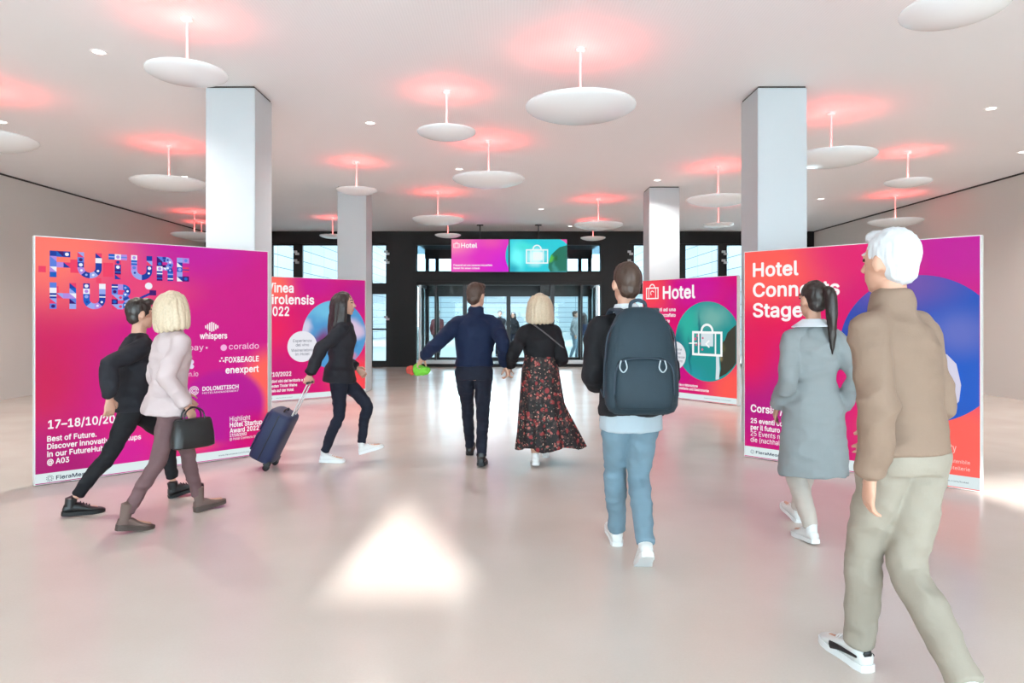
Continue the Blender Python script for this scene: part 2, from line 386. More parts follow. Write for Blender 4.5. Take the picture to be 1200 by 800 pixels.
D 352 203,5 245,22 279,48 303,83 318,127 323,179 318,230 303,274 279,309 247,335 206,351 158,356 65,356 65,316 155,316 193,312 224,300 248,280 265,252 276,219 279,179 276,139 265,104 248,77 222,57 190,44 150,40 67,40 67,0 153,0 42,356 42,0 87,0 87,356|29,0,1 29,1,2 29,2,3 29,3,4 4,5,6 4,6,7 4,7,8 4,8,9 9,10,11 9,11,12 9,12,13 9,13,14 9,14,15 9,15,16 9,16,17 9,17,18 4,9,18 4,18,19 4,19,20 4,20,21 4,21,22 4,22,23 29,4,23 29,23,24 29,24,25 29,25,26 29,26,27 27,28,29 33,30,31 31,32,33
E 293 263,0 263,40 87,40 87,160 249,160 249,200 87,200 87,316 261,316 261,356 42,356 42,0|11,0,1 11,1,2 11,2,3 3,4,5 3,5,6 11,3,6 11,6,7 7,8,9 7,9,10 7,10,11
F 287 87,0 87,155 242,155 242,195 87,195 87,316 258,316 258,356 42,356 42,0|9,0,1 1,2,3 1,3,4 9,1,4 9,4,5 5,6,7 5,7,8 5,8,9
G 364 228,0 264,13 293,35 316,64 330,99 335,140 335,179 198,179 198,139 304,139 290,142 287,112 277,86 262,65 241,50 216,40 188,37 157,41 129,54 106,74 88,101 76,136 72,178 76,220 87,255 105,283 128,303 155,315 186,319 204,318 221,314 236,308 249,299 261,288 271,275 279,261 286,244 332,244 325,269 314,291 300,311 282,328 262,342 238,353 213,359 185,361 142,355 104,339 72,312 48,275 33,230 28,178 33,126 48,81 73,45 105,18 143,1 188,-5|57,0,1 57,1,2 57,2,3 57,3,4 4,5,6 6,7,8 8,9,10 6,8,10 4,6,10 4,10,11 4,11,12 4,12,13 57,4,13 57,13,14 57,14,15 57,15,16 57,16,17 57,17,18 57,18,19 35,36,37 34,35,37 33,34,37 32,33,37 31,32,37 31,37,38 31,38,39 30,31,39 30,39,40 29,30,40 29,40,41 28,29,41 28,41,42 27,28,42 27,42,43 26,27,43 26,43,44 26,44,45 25,26,45 25,45,46 24,25,46 24,46,47 23,24,47 23,47,48 22,23,48 22,48,49 21,22,49 21,49,50 20,21,50 20,50,51 19,20,51 19,51,52 57,19,52 57,52,53 57,53,54 57,54,55 55,56,57
H 362 87,0 87,162 275,162 275,0 320,0 320,356 275,356 275,202 87,202 87,356 42,356 42,0|11,0,1 2,3,4 2,4,5 5,6,7 2,5,7 1,2,7 1,7,8 11,1,8 11,8,9 9,10,11
I 210 189,0 189,40 128,40 128,316 189,316 189,356 22,356 22,316 83,316 83,40 22,40 22,0|11,0,1 11,1,2 3,4,5 3,5,6 6,7,8 3,6,8 2,3,8 2,8,9 11,2,9 9,10,11
L 275 253,0 253,40 87,40 87,356 42,356 42,0|5,0,1 5,1,2 5,2,3 3,4,5
M 440 85,0 85,204 85,216 85,230 85,245 85,260 84,276 84,291 84,306 83,320 78,320 84,303 90,285 96,269 101,253 107,238 111,225 116,213 119,204 200,0 239,0 319,204 323,213 327,225 332,239 337,254 343,270 348,287 354,303 359,320 355,320 355,305 354,289 354,274 354,258 353,243 353,229 353,216 353,204 353,0 397,0 397,356 333,356 247,131 243,122 239,111 235,98 231,85 227,71 222,58 219,45 215,34 225,34 222,46 218,59 214,72 209,86 205,99 201,111 197,122 194,131 106,356 42,356 42,0|63,0,1 63,1,2 63,2,3 63,3,4 63,4,5 63,5,6 63,6,7 8,9,10 8,10,11 8,11,12 63,7,8 8,12,13 13,14,15 8,13,15 15,16,17 8,15,17 17,18,19 8,17,19 21,22,23 20,21,23 20,23,24 20,24,25 20,25,26 20,26,27 20,27,28 20,28,29 20,29,30 31,32,33 31,33,34 34,35,36 34,36,37 34,37,38 31,34,38 31,38,39 31,39,40 30,31,40 30,40,41 30,41,42 20,30,42 20,42,43 20,43,44 20,44,45 20,45,46 20,46,47 20,47,48 20,48,49 50,51,52 8,19,20 50,52,53 49,50,53 20,49,53 8,20,53 8,53,54 8,54,55 8,55,56 8,56,57 8,57,58 8,58,59 8,59,60 8,60,61 8,61,62 8,62,63
N 366 87,0 87,204 87,215 87,230 86,248 86,269 85,292 83,318 75,316 91,289 104,267 115,248 124,231 133,217 141,203 271,0 324,0 324,356 279,356 279,136 279,124 279,110 280,94 280,76 282,57 283,38 290,38 281,57 271,75 262,91 254,106 246,118 240,128 95,356 42,356 42,0|35,0,1 35,1,2 35,2,3 35,3,4 35,4,5 35,5,6 35,6,7 35,7,8 11,12,13 10,11,13 13,14,15 10,13,15 9,10,15 8,9,15 16,17,18 16,18,19 16,19,20 16,20,21 16,21,22 16,22,23 16,23,24 24,25,26 16,24,26 15,16,26 8,15,26 8,26,27 8,27,28 8,28,29 8,29,30 8,30,31 8,31,32 8,32,33 8,33,34 8,34,35
O 373 230,1 269,17 300,44 325,81 340,125 345,178 340,230 325,275 300,312 269,339 230,355 187,361 144,355 105,339 73,312 49,275 33,230 28,178 33,125 49,81 73,44 105,17 144,1 187,-5 156,41 129,53 106,73 88,101 76,136 72,178 76,220 88,255 106,283 129,303 156,315 187,319 217,315 245,303 268,283 286,255 297,220 301,178 297,136 286,101 268,73 245,53 217,41 187,37|23,0,1 23,1,2 23,2,3 23,3,4 4,5,41 4,41,42 4,42,43 4,43,44 23,4,44 23,44,45 23,45,46 23,46,47 23,47,24 23,24,25 23,25,26 40,41,5 39,40,5 38,39,5 38,5,6 37,38,6 37,6,7 36,37,7 36,7,8 35,36,8 35,8,9 34,35,9 34,9,10 33,34,10 33,10,11 32,33,11 32,11,12 31,32,12 31,12,13 30,31,13 30,13,14 29,30,14 29,14,15 28,29,15 28,15,16 27,28,16 27,16,17 26,27,17 26,17,18 23,26,18 23,18,19 23,19,20 23,20,21 21,22,23
P 311 87,0 87,316 163,316 188,314 208,307 223,296 233,281 239,263 241,243 239,223 233,206 223,191 208,179 188,172 163,170 76,170 76,130 165,130 202,134 233,145 256,163 273,186 283,213 286,243 283,274 273,301 256,324 233,341 202,352 165,356 42,356 42,0|14,15,16 13,14,16 12,13,16 12,16,17 31,0,1 11,12,17 11,17,18 10,11,18 10,18,19 9,10,19 8,9,19 8,19,20 7,8,20 7,20,21 6,7,21 6,21,22 5,6,22 5,22,23 5,23,24 4,5,24 4,24,25 3,4,25 3,25,26 2,3,26 1,2,26 1,26,27 1,27,28 1,28,29 1,29,30 1,30,31
S 313 194,-3 226,7 252,23 271,44 282,69 286,97 283,120 276,138 265,154 251,166 235,176 218,184 201,191 185,195 149,205 134,210 119,216 104,223 92,233 83,246 81,263 83,279 90,293 102,305 117,313 136,319 157,321 187,317 212,306 229,288 236,265 281,265 276,291 264,314 245,333 221,348 192,358 159,361 126,358 96,348 71,333 52,313 40,289 36,261 42,228 60,202 89,182 129,168 171,156 190,150 207,143 221,135 232,125 239,113 242,98 239,80 231,64 217,52 200,42 180,36 157,34 136,36 117,41 100,50 86,61 77,77 73,96 27,96 32,67 45,42 64,22 89,6 120,-3 157,-6|73,0,1 73,1,2 73,2,3 73,3,4 73,4,5 5,6,7 5,7,8 5,8,9 5,9,10 5,10,11 5,11,12 5,12,13 5,13,14 5,14,15 5,15,16 5,16,17 29,30,31 28,29,31 28,31,32 27,28,32 27,32,33 26,27,33 26,33,34 25,26,34 25,34,35 24,25,35 24,35,36 23,24,36 23,36,37 23,37,38 22,23,38 22,38,39 21,22,39 21,39,40 20,21,40 19,20,40 19,40,41 19,41,42 18,19,42 18,42,43 17,18,43 5,17,43 43,44,45 43,45,46 43,46,47 43,47,48 43,48,49 43,49,50 43,50,51 5,43,51 5,51,52 5,52,53 5,53,54 5,54,55 5,55,56 73,5,56 73,56,57 73,57,58 73,58,59 73,59,60 73,60,61 73,61,62 73,62,63 73,63,64 65,66,67 64,65,67 73,64,67 73,67,68 73,68,69 73,69,70 73,70,71 71,72,73
T 314 135,316 135,0 180,0 180,316 292,316 292,356 22,356 22,316|0,1,2 0,2,3 3,4,5 0,3,5 7,0,5 5,6,7
U 362 220,-2 254,11 282,30 303,56 316,87 320,121 320,356 275,356 275,125 272,101 264,79 250,61 231,48 208,39 181,36 154,39 131,48 112,61 98,79 90,101 87,125 87,356 42,356 42,121 46,87 59,56 80,30 108,11 142,-2 181,-6|29,0,1 29,1,2 29,2,3 29,3,4 29,4,5 5,6,7 5,7,8 5,8,9 5,9,10 5,10,11 29,5,11 29,11,12 29,12,13 29,13,14 29,14,15 29,15,16 29,16,17 20,21,22 19,20,22 19,22,23 18,19,23 17,18,23 29,17,23 29,23,24 29,24,25 29,25,26 29,26,27 27,28,29
V 336 195,0 324,356 276,356 203,144 196,123 187,97 176,63 164,22 174,22 161,62 151,96 142,123 135,144 59,356 11,356 143,0|0,1,2 0,2,3 0,3,4 0,4,5 0,5,6 6,7,8 0,6,8 15,0,8 15,8,9 15,9,10 15,10,11 15,11,12 15,12,13 13,14,15
W 480 161,0 222,226 229,251 234,276 240,303 245,332 235,332 240,301 246,274 252,249 257,226 319,0 371,0 469,356 422,356 366,137 362,120 357,102 353,84 349,65 345,47 342,28 348,28 344,47 340,65 336,84 332,102 328,120 323,137 266,356 214,356 157,137 152,120 148,102 144,84 140,65 136,47 132,28 138,28 134,47 131,65 127,84 123,102 119,120 114,137 58,356 11,356 109,0|1,2,3 0,1,3 0,3,4 0,4,5 0,5,6 6,7,8 6,8,9 6,9,10 6,10,11 12,13,14 12,14,15 12,15,16 12,16,17 12,17,18 12,18,19 12,19,20 20,21,22 12,20,22 11,12,22 6,11,22 6,22,23 6,23,24 6,24,25 6,25,26 6,26,27 6,27,28 6,28,29 6,29,30 0,6,30 0,30,31 0,31,32 0,32,33 0,33,34 0,34,35 0,35,36 36,37,38 0,36,38 47,0,38 47,38,39 47,39,40 47,40,41 47,41,42 47,42,43 47,43,44 47,44,45 45,46,47
X 332 64,0 127,91 136,104 144,116 151,127 158,138 164,149 171,162 161,162 168,148 175,137 181,126 188,116 195,104 205,91 267,0 319,0 181,201 181,167 312,356 261,356 209,280 199,265 190,253 183,241 176,230 170,218 163,204 170,204 163,218 156,230 150,241 143,253 135,265 125,280 73,356 21,356 152,165 152,199 13,0|39,0,1 39,1,2 39,2,3 39,3,4 39,4,5 39,5,6 39,6,7 39,7,8 8,9,10 10,11,12 8,10,12 12,13,14 8,12,14 8,14,15 8,15,16 16,17,18 8,16,18 8,18,19 8,19,20 8,20,21 8,21,22 8,22,23 8,23,24 8,24,25 26,27,28 25,26,28 8,25,28 8,28,29 8,29,30 8,30,31 8,31,32 33,34,35 32,33,35 32,35,36 32,36,37 32,37,38 8,32,38 8,38,39
Z 307 280,0 280,40 150,40 128,40 106,40 85,39 63,38 68,23 81,40 94,56 106,73 118,90 278,323 278,356 28,356 28,316 156,316 178,316 200,317 222,317 244,318 239,333 226,317 214,301 203,285 191,270 29,33 29,0|27,0,1 27,1,2 27,2,3 27,3,4 5,6,7 4,5,7 27,4,7 27,7,8 27,8,9 27,9,10 27,10,11 27,11,12 27,12,13 13,14,15 13,15,16 13,16,17 13,17,18 18,19,20 18,20,21 13,18,21 27,13,21 27,21,22 27,22,23 27,23,24 27,24,25 25,26,27
a 272 133,-4 151,1 165,8 176,17 185,27 191,36 194,36 194,0 236,0 236,176 233,203 226,224 214,240 200,252 184,260 167,266 151,268 136,269 114,268 93,263 73,254 55,242 40,226 29,204 70,192 75,201 82,211 92,219 104,226 119,230 137,232 154,230 168,225 179,218 187,208 191,195 193,180 193,178 191,170 186,164 177,161 164,159 146,157 125,154 106,151 88,147 70,142 54,135 41,125 30,113 24,96 21,76 24,51 33,31 48,15 66,3 88,-4 112,-6 104,33 91,37 80,42 71,51 66,61 64,73 66,87 72,98 82,105 94,111 108,115 123,118 131,119 140,120 151,121 162,123 172,125 182,127 189,130 193,133 193,97 191,80 184,65 174,52 160,41 141,34 119,32|57,0,1 57,1,2 57,2,3 57,3,4 57,4,5 6,7,8 6,8,9 5,6,9 5,9,10 5,10,11 5,11,12 5,12,13 13,14,15 13,15,16 13,16,17 13,17,18 13,18,19 13,19,20 13,20,21 13,21,22 22,23,24 22,24,25 22,25,26 22,26,27 22,27,28 13,22,28 13,28,29 13,29,30 13,30,31 13,31,32 13,32,33 13,33,34 13,34,35 13,35,36 13,36,37 38,39,77 37,38,77 13,37,77 13,77,78 5,13,78 5,78,79 5,79,80 5,80,81 57,5,81 57,81,82 57,82,83 57,83,84 57,84,58 57,58,59 57,59,60 57,60,61 71,72,73 70,71,73 69,70,73 69,73,74 69,74,75 69,75,76 69,76,77 68,69,77 68,77,39 67,68,39 66,67,39 66,39,40 66,40,41 66,41,42 65,66,42 65,42,43 65,43,44 65,44,45 64,65,45 64,45,46 63,64,46 63,46,47 63,47,48 62,63,48 62,48,49 61,62,49 61,49,50 57,61,50 57,50,51 57,51,52 57,52,53 57,53,54 57,54,55 55,56,57
b 297 192,-1 219,11 242,32 259,59 270,93 273,132 270,171 259,205 242,232 219,252 192,265 160,269 138,267 120,261 106,252 96,242 89,232 83,223 80,223 80,356 37,356 37,0 78,0 78,41 83,41 89,32 96,22 107,12 121,3 138,-4 161,-6 132,36 113,45 98,61 88,81 81,105 79,133 81,160 87,184 98,204 113,218 132,228 154,231 177,228 196,218 211,203 221,183 228,159 230,133 228,106 221,82 210,61 196,46 177,36 154,33|30,0,1 30,1,2 30,2,3 30,3,4 30,4,5 5,48,49 5,49,50 5,50,51 30,5,51 30,51,52 30,52,53 30,53,54 30,54,31 30,31,32 47,48,5 46,47,5 45,46,5 45,5,6 44,45,6 44,6,7 43,44,7 43,7,8 42,43,8 42,8,9 41,42,9 41,9,10 40,41,10 40,10,11 39,40,11 39,11,12 39,12,13 38,39,13 38,13,14 38,14,15 37,38,15 37,15,16 37,16,17 36,37,17 36,17,18 36,18,19 36,19,20 35,36,20 35,20,21 34,35,21 21,22,23 34,21,23 33,34,23 32,33,23 32,23,24 30,32,24 30,24,25 30,25,26 30,26,27 30,27,28 28,29,30
c 277 164,-4 182,0 199,6 214,15 228,26 239,39 248,55 254,72 213,82 209,72 204,62 197,53 190,46 180,40 170,36 158,33 145,33 121,36 102,46 87,62 76,82 70,106 67,131 70,157 76,181 87,201 102,217 121,227 145,231 158,230 169,227 180,223 189,217 197,210 203,202 208,193 212,183 253,194 247,210 238,225 227,238 214,249 199,258 182,264 164,268 145,269 111,265 82,252 57,231 39,204 28,170 24,131 28,93 39,60 57,32 82,11 111,-1 145,-6|57,0,1 57,1,2 57,2,3 57,3,4 57,4,5 57,5,6 57,6,7 7,8,9 7,9,10 7,10,11 57,7,11 57,11,12 57,12,13 57,13,14 57,14,15 57,15,16 57,16,17 57,17,18 57,18,19 35,36,37 34,35,37 33,34,37 32,33,37 31,32,37 31,37,38 30,31,38 29,30,38 29,38,39 28,29,39 28,39,40 28,40,41 27,28,41 27,41,42 27,42,43 26,27,43 26,43,44 26,44,45 25,26,45 25,45,46 24,25,46 24,46,47 23,24,47 23,47,48 22,23,48 22,48,49 21,22,49 20,21,49 20,49,50 20,50,51 19,20,51 57,19,51 57,51,52 57,52,53 57,53,54 57,54,55 55,56,57
d 297 159,-4 177,3 190,12 201,22 209,32 215,41 219,41 219,0 260,0 260,356 217,356 217,223 214,223 209,232 201,242 191,252 177,261 159,267 137,269 106,265 78,252 56,232 38,205 28,171 24,132 27,93 38,59 55,32 78,11 105,-1 137,-6 120,36 102,46 87,61 76,82 70,106 67,133 70,159 76,183 86,203 101,218 120,228 143,231 166,228 184,218 199,204 210,184 216,160 218,133 216,105 210,81 199,61 184,45 165,36 143,33|30,0,1 30,1,2 30,2,3 30,3,4 30,4,5 6,7,8 6,8,9 5,6,9 9,10,11 9,11,48 5,9,48 5,48,49 5,49,50 5,50,51 30,5,51 30,51,52 30,52,53 30,53,54 30,54,31 30,31,32 30,32,33 47,48,11 46,47,11 45,46,11 44,45,11 44,11,12 43,44,12 42,43,12 42,12,13 42,13,14 41,42,14 41,14,15 41,15,16 40,41,16 40,16,17 40,17,18 39,40,18 39,18,19 38,39,19 38,19,20 37,38,20 36,37,20 36,20,21 36,21,22 35,36,22 34,35,22 34,22,23 33,34,23 33,23,24 30,33,24 30,24,25 30,25,26 30,26,27 30,27,28 28,29,30
e 283 174,-4 198,3 218,14 235,27 247,44 255,64 214,74 208,61 200,51 190,43 178,37 164,33 149,32 126,35 106,43 90,56 77,74 70,97 67,124 67,148 69,169 76,189 87,206 102,219 121,228 144,231 166,228 184,220 198,206 208,188 215,166 216,155 52,155 52,119 260,119 260,136 257,169 250,197 238,220 223,239 206,252 186,262 165,267 144,269 110,265 81,252 57,231 39,203 28,169 24,131 28,93 39,59 57,32 82,11 112,-1 148,-6|55,0,1 55,1,2 55,2,3 55,3,4 55,4,5 5,6,7 5,7,8 55,5,8 55,8,9 55,9,10 55,10,11 55,11,12 55,12,13 55,13,14 55,14,15 33,34,35 35,36,37 35,37,38 35,38,39 35,39,40 35,40,41 35,41,42 35,42,43 43,44,45 43,45,46 43,46,47 43,47,48 48,49,50 48,50,51 48,51,52 48,52,53 53,54,55 53,55,15 53,15,16 53,16,17 31,32,33 31,33,35 27,31,35 27,35,43 22,27,43 22,43,48 22,48,53
f 178 5,266 5,229 160,229 160,266 99,0 99,293 101,310 108,322 119,329 136,332 144,331 150,330 155,329 159,328 170,365 164,367 156,369 145,370 131,371 112,369 95,363 79,353 67,340 59,323 56,302 56,0|3,0,1 1,2,3 25,4,5 25,5,6 12,13,14 11,12,14 10,11,14 9,10,14 8,9,14 7,8,14 7,14,15 7,15,16 7,16,17 7,17,18 6,7,18 6,18,19 6,19,20 25,6,20 25,20,21 25,21,22 25,22,23 23,24,25
g 298 176,-103 203,-95 227,-82 245,-63 257,-38 261,-6 261,266 219,266 219,223 215,223 210,232 202,242 191,252 177,261 160,267 137,269 106,265 79,252 56,232 38,205 28,172 24,134 28,95 39,63 56,37 79,19 106,7 136,3 159,5 177,11 190,19 201,29 208,39 214,48 218,48 218,-4 213,-33 198,-53 174,-64 145,-68 124,-67 108,-62 95,-55 85,-46 77,-37 71,-28 35,-49 45,-63 58,-77 74,-89 94,-98 117,-103 145,-105 121,44 102,53 87,67 76,86 70,109 67,135 70,161 76,184 87,203 102,218 121,228 143,231 166,228 185,219 199,204 210,185 217,161 219,135 216,108 210,85 199,66 184,53 166,44 143,41|52,0,1 52,1,2 52,2,3 52,3,4 52,4,5 5,6,7 5,7,8 5,8,9 5,9,10 5,10,11 11,12,13 11,13,14 11,14,15 11,15,16 11,16,17 11,17,18 18,19,20 18,20,21 18,21,22 18,22,23 18,23,24 18,24,25 25,26,27 25,27,28 25,28,29 25,29,30 25,30,31 25,31,32 25,32,33 33,34,70 33,70,71 33,71,72 33,72,73 33,73,74 33,74,75 25,33,75 25,75,76 25,76,53 25,53,54 25,54,55 25,55,56 25,56,57 25,57,58 18,25,58 18,58,59 18,59,60 18,60,61 18,61,62 18,62,63 11,18,63 11,63,64 11,64,65 11,65,66 11,66,67 11,67,68 11,68,69 5,11,69 5,69,70 5,70,34 5,34,35 5,35,36 5,36,37 52,5,37 52,37,38 52,38,39 52,39,40 52,40,41 52,41,42 52,42,43 44,45,46 43,44,46 52,43,46 52,46,47 52,47,48 52,48,49 52,49,50 50,51,52
h 287 82,180 88,198 99,212 113,222 129,228 147,230 172,226 191,213 203,192 207,165 207,0 250,0 250,168 247,199 239,225 225,244 207,258 185,266 159,269 131,265 106,253 86,233 72,201 80,201 80,356 37,356 37,0 80,0 80,159|9,10,11 8,9,11 8,11,12 7,8,12 7,12,13 6,7,13 6,13,14 5,6,14 5,14,15 4,5,15 4,15,16 3,4,16 3,16,17 3,17,18 2,3,18 2,18,19 1,2,19 1,19,20 0,1,20 0,20,21 28,0,21 21,22,23 28,21,23 23,24,25 28,23,25 28,25,26 26,27,28
i 117 80,0 80,266 37,266 37,0 70,312 80,318 86,327 88,338 86,349 80,358 70,365 59,367 47,365 38,358 31,349 29,338 31,327 38,318 47,312 59,310|3,0,1 1,2,3 19,4,5 19,5,6 19,6,7 19,7,8 19,8,9 19,9,10 19,10,11 19,11,12 19,12,13 19,13,14 19,14,15 19,15,16 19,16,17 17,18,19
l 132 105,-1 113,-1 120,1 126,2 119,38 116,37 112,37 108,36 102,36 91,38 84,44 81,54 80,69 80,356 37,356 37,59 41,33 52,14 71,2 98,-2|0,1,2 0,2,3 0,3,4 19,0,4 19,4,5 19,5,6 19,6,7 19,7,8 19,8,9 19,9,10 12,13,14 11,12,14 11,14,15 10,11,15 19,10,15 19,15,16 19,16,17 17,18,19
m 427 80,0 80,167 82,186 88,202 98,215 110,224 124,230 140,231 160,228 177,218 188,202 192,182 192,0 235,0 235,173 236,189 242,203 250,215 262,224 276,229 293,231 313,228 331,219 343,202 347,178 347,0 390,0 390,179 387,207 378,230 365,248 348,260 328,268 306,270 285,268 266,262 250,253 236,240 225,225 219,206 225,206 216,232 201,252 180,266 153,270 137,269 120,263 106,254 93,242 82,226 75,207 79,207 78,266 37,266 37,0|54,0,1 54,1,2 11,12,13 10,11,13 10,13,14 9,10,14 9,14,15 8,9,15 24,25,26 23,24,26 23,26,27 22,23,27 22,27,28 21,22,28 21,28,29 20,21,29 20,29,30 19,20,30 19,30,31 18,19,31 18,31,32 18,32,33 17,18,33 17,33,34 16,17,34 16,34,35 15,16,35 15,35,36 15,36,37 15,37,38 38,39,40 15,38,40 8,15,40 8,40,41 7,8,41 7,41,42 6,7,42 6,42,43 5,6,43 5,43,44 4,5,44 4,44,45 3,4,45 3,45,46 3,46,47 2,3,47 2,47,48 54,2,48 48,49,50 48,50,51 54,48,51 54,51,52 52,53,54
n 287 82,180 88,198 99,212 113,222 129,228 147,230 172,226 191,213 203,192 207,165 207,0 250,0 250,168 247,199 238,225 225,244 206,258 184,266 159,269 131,265 106,253 86,233 72,201 78,201 78,266 37,266 37,0 80,0 80,159|9,10,11 8,9,11 8,11,12 7,8,12 7,12,13 6,7,13 6,13,14 5,6,14 5,14,15 4,5,15 4,15,16 3,4,16 3,16,17 3,17,18 2,3,18 2,18,19 1,2,19 1,19,20 0,1,20 0,20,21 28,0,21 21,22,23 28,21,23 23,24,25 28,23,25 28,25,26 26,27,28
o 291 179,-1 209,11 233,32 252,60 263,93 267,131 263,170 252,204 233,231 209,252 179,265 145,269 111,265 82,252 57,231 39,204 28,170 24,131 28,93 39,60 57,32 82,11 111,-1 145,-6 121,36 102,46 87,62 76,82 70,106 67,131 70,157 76,181 87,201 102,217 121,227 145,231 169,227 189,217 204,201 215,181 221,157 223,131 221,106 215,82 204,62 189,46 169,36 145,33|23,0,1 23,1,2 23,2,3 23,3,4 23,4,5 5,41,42 5,42,43 5,43,44 23,5,44 23,44,45 23,45,46 23,46,47 23,47,24 23,24,25 23,25,26 40,41,5 39,40,5 38,39,5 38,5,6 37,38,6 37,6,7 36,37,7 36,7,8 35,36,8 35,8,9 34,35,9 34,9,10 33,34,10 33,10,11 32,33,11 32,11,12 31,32,12 31,12,13 30,31,13 30,13,14 29,30,14 29,14,15 28,29,15 27,28,15 27,15,16 27,16,17 26,27,17 23,26,17 23,17,18 23,18,19 23,19,20 23,20,21 21,22,23
p 297 80,-100 80,41 83,41 89,32 97,22 107,12 121,3 138,-4 161,-6 192,-1 219,11 242,32 259,59 270,93 273,132 270,171 259,205 242,232 219,252 192,265 160,269 138,267 120,261 106,252 96,242 88,232 83,223 78,223 78,266 37,266 37,-100 132,36 113,45 98,61 88,81 81,105 79,133 81,160 87,184 98,204 113,218 132,228 154,231 177,228 196,218 211,203 221,183 228,159 230,133 228,106 221,82 210,61 196,46 177,36 154,33|30,0,1 2,3,4 2,4,5 2,5,6 2,6,7 2,7,8 2,8,9 2,9,10 10,11,12 10,12,13 10,13,14 14,48,49 10,14,49 10,49,50 10,50,51 10,51,52 10,52,53 10,53,54 2,10,54 2,54,31 2,31,32 1,2,32 1,32,33 1,33,34 30,1,34 30,34,35 30,35,36 30,36,37 47,48,14 46,47,14 45,46,14 45,14,15 44,45,15 44,15,16 43,44,16 43,16,17 42,43,17 42,17,18 41,42,18 41,18,19 40,41,19 40,19,20 39,40,20 39,20,21 39,21,22 38,39,22 38,22,23 38,23,24 37,38,24 37,24,25 30,37,25 30,25,26 30,26,27 30,27,28 28,29,30
r 181 80,0 80,166 82,183 88,198 98,211 111,220 127,226 145,228 153,228 161,227 167,226 170,226 170,269 166,269 160,269 154,269 149,269 127,266 107,257 91,243 81,225 78,225 78,266 37,266 37,0|24,0,1 24,1,2 9,10,11 8,9,11 8,11,12 7,8,12 6,7,12 5,6,12 4,5,12 4,12,13 4,13,14 4,14,15 4,15,16 4,16,17 3,4,17 3,17,18 2,3,18 2,18,19 24,2,19 24,19,20 24,20,21 24,21,22 22,23,24
s 255 156,-3 182,5 203,17 219,33 229,52 232,75 227,100 214,120 192,136 161,147 120,156 100,162 87,170 79,181 76,194 80,209 92,222 109,230 131,233 154,230 170,221 181,208 188,194 227,203 220,221 209,237 195,251 178,261 156,267 131,269 104,267 81,259 61,248 46,232 36,213 33,192 37,166 51,146 73,130 104,119 148,109 166,103 178,95 185,85 188,72 183,57 171,44 152,35 127,32 105,34 87,42 74,55 66,75 25,66 32,44 43,27 59,12 79,2 101,-4 127,-6|59,0,1 59,1,2 59,2,3 59,3,4 59,4,5 59,5,6 6,7,8 6,8,9 6,9,10 6,10,11 21,22,23 20,21,23 19,20,23 19,23,24 19,24,25 18,19,25 18,25,26 17,18,26 17,26,27 17,27,28 16,17,28 16,28,29 15,16,29 15,29,30 15,30,31 14,15,31 14,31,32 13,14,32 13,32,33 13,33,34 12,13,34 12,34,35 11,12,35 6,11,35 6,35,36 6,36,37 6,37,38 6,38,39 6,39,40 6,40,41 6,41,42 6,42,43 6,43,44 6,44,45 59,6,45 59,45,46 59,46,47 59,47,48 59,48,49 59,49,50 59,50,51 51,52,53 59,51,53 59,53,54 59,54,55 59,55,56 59,56,57 57,58,59
t 159 5,266 5,229 143,229 143,266 45,65 50,36 64,15 87,2 118,-3 126,-3 134,-2 142,-1 149,1 141,38 136,37 130,36 124,35 119,35 105,37 95,43 90,53 88,68 88,330 45,330|3,0,1 1,2,3 23,4,5 23,5,6 23,6,7 7,8,9 7,9,10 7,10,11 7,11,12 7,12,13 7,13,14 7,14,15 7,15,16 7,16,17 7,17,18 7,18,19 7,19,20 23,7,20 23,20,21 21,22,23
u 287 156,0 180,12 200,33 215,64 209,64 209,0 250,0 250,266 207,266 207,107 205,86 198,68 188,54 174,43 158,37 140,35 115,39 96,52 84,73 80,101 80,266 37,266 37,97 40,66 48,41 62,21 80,8 102,-1 128,-4|28,0,1 28,1,2 28,2,3 28,3,4 4,5,6 4,6,7 4,7,8 4,8,9 4,9,10 4,10,11 4,11,12 28,4,12 28,12,13 28,13,14 28,14,15 28,15,16 28,16,17 19,20,21 18,19,21 18,21,22 17,18,22 28,17,22 28,22,23 28,23,24 28,24,25 28,25,26 26,27,28
v 272 158,0 260,266 213,266 157,109 149,85 142,61 136,37 129,15 144,15 137,37 131,61 124,85 116,109 59,266 12,266 114,0|0,1,2 0,2,3 0,3,4 0,4,5 6,7,8 6,8,9 5,6,9 0,5,9 15,0,9 15,9,10 15,10,11 15,11,12 15,12,13 13,14,15
w 397 139,0 174,120 179,138 184,157 189,177 194,196 199,216 203,236 194,236 199,216 203,196 208,177 213,157 218,139 223,120 258,0 301,0 381,266 336,266 304,150 296,123 289,95 281,63 274,29 282,29 274,64 267,95 260,124 253,150 222,266 176,266 144,150 137,123 130,94 123,63 115,29 123,29 115,64 108,96 100,124 93,150 61,266 16,266 96,0|0,1,2 0,2,3 0,3,4 0,4,5 0,5,6 0,6,7 0,7,8 9,10,11 9,11,12 9,12,13 9,13,14 9,14,15 8,9,15 16,17,18 16,18,19 16,19,20 16,20,21 16,21,22 22,23,24 16,22,24 15,16,24 8,15,24 8,24,25 8,25,26 8,26,27 8,27,28 8,28,29 8,29,30 0,8,30 0,30,31 0,31,32 0,32,33 0,33,34 34,35,36 0,34,36 43,0,36 43,36,37 43,37,38 43,38,39 43,39,40 43,40,41 41,42,43
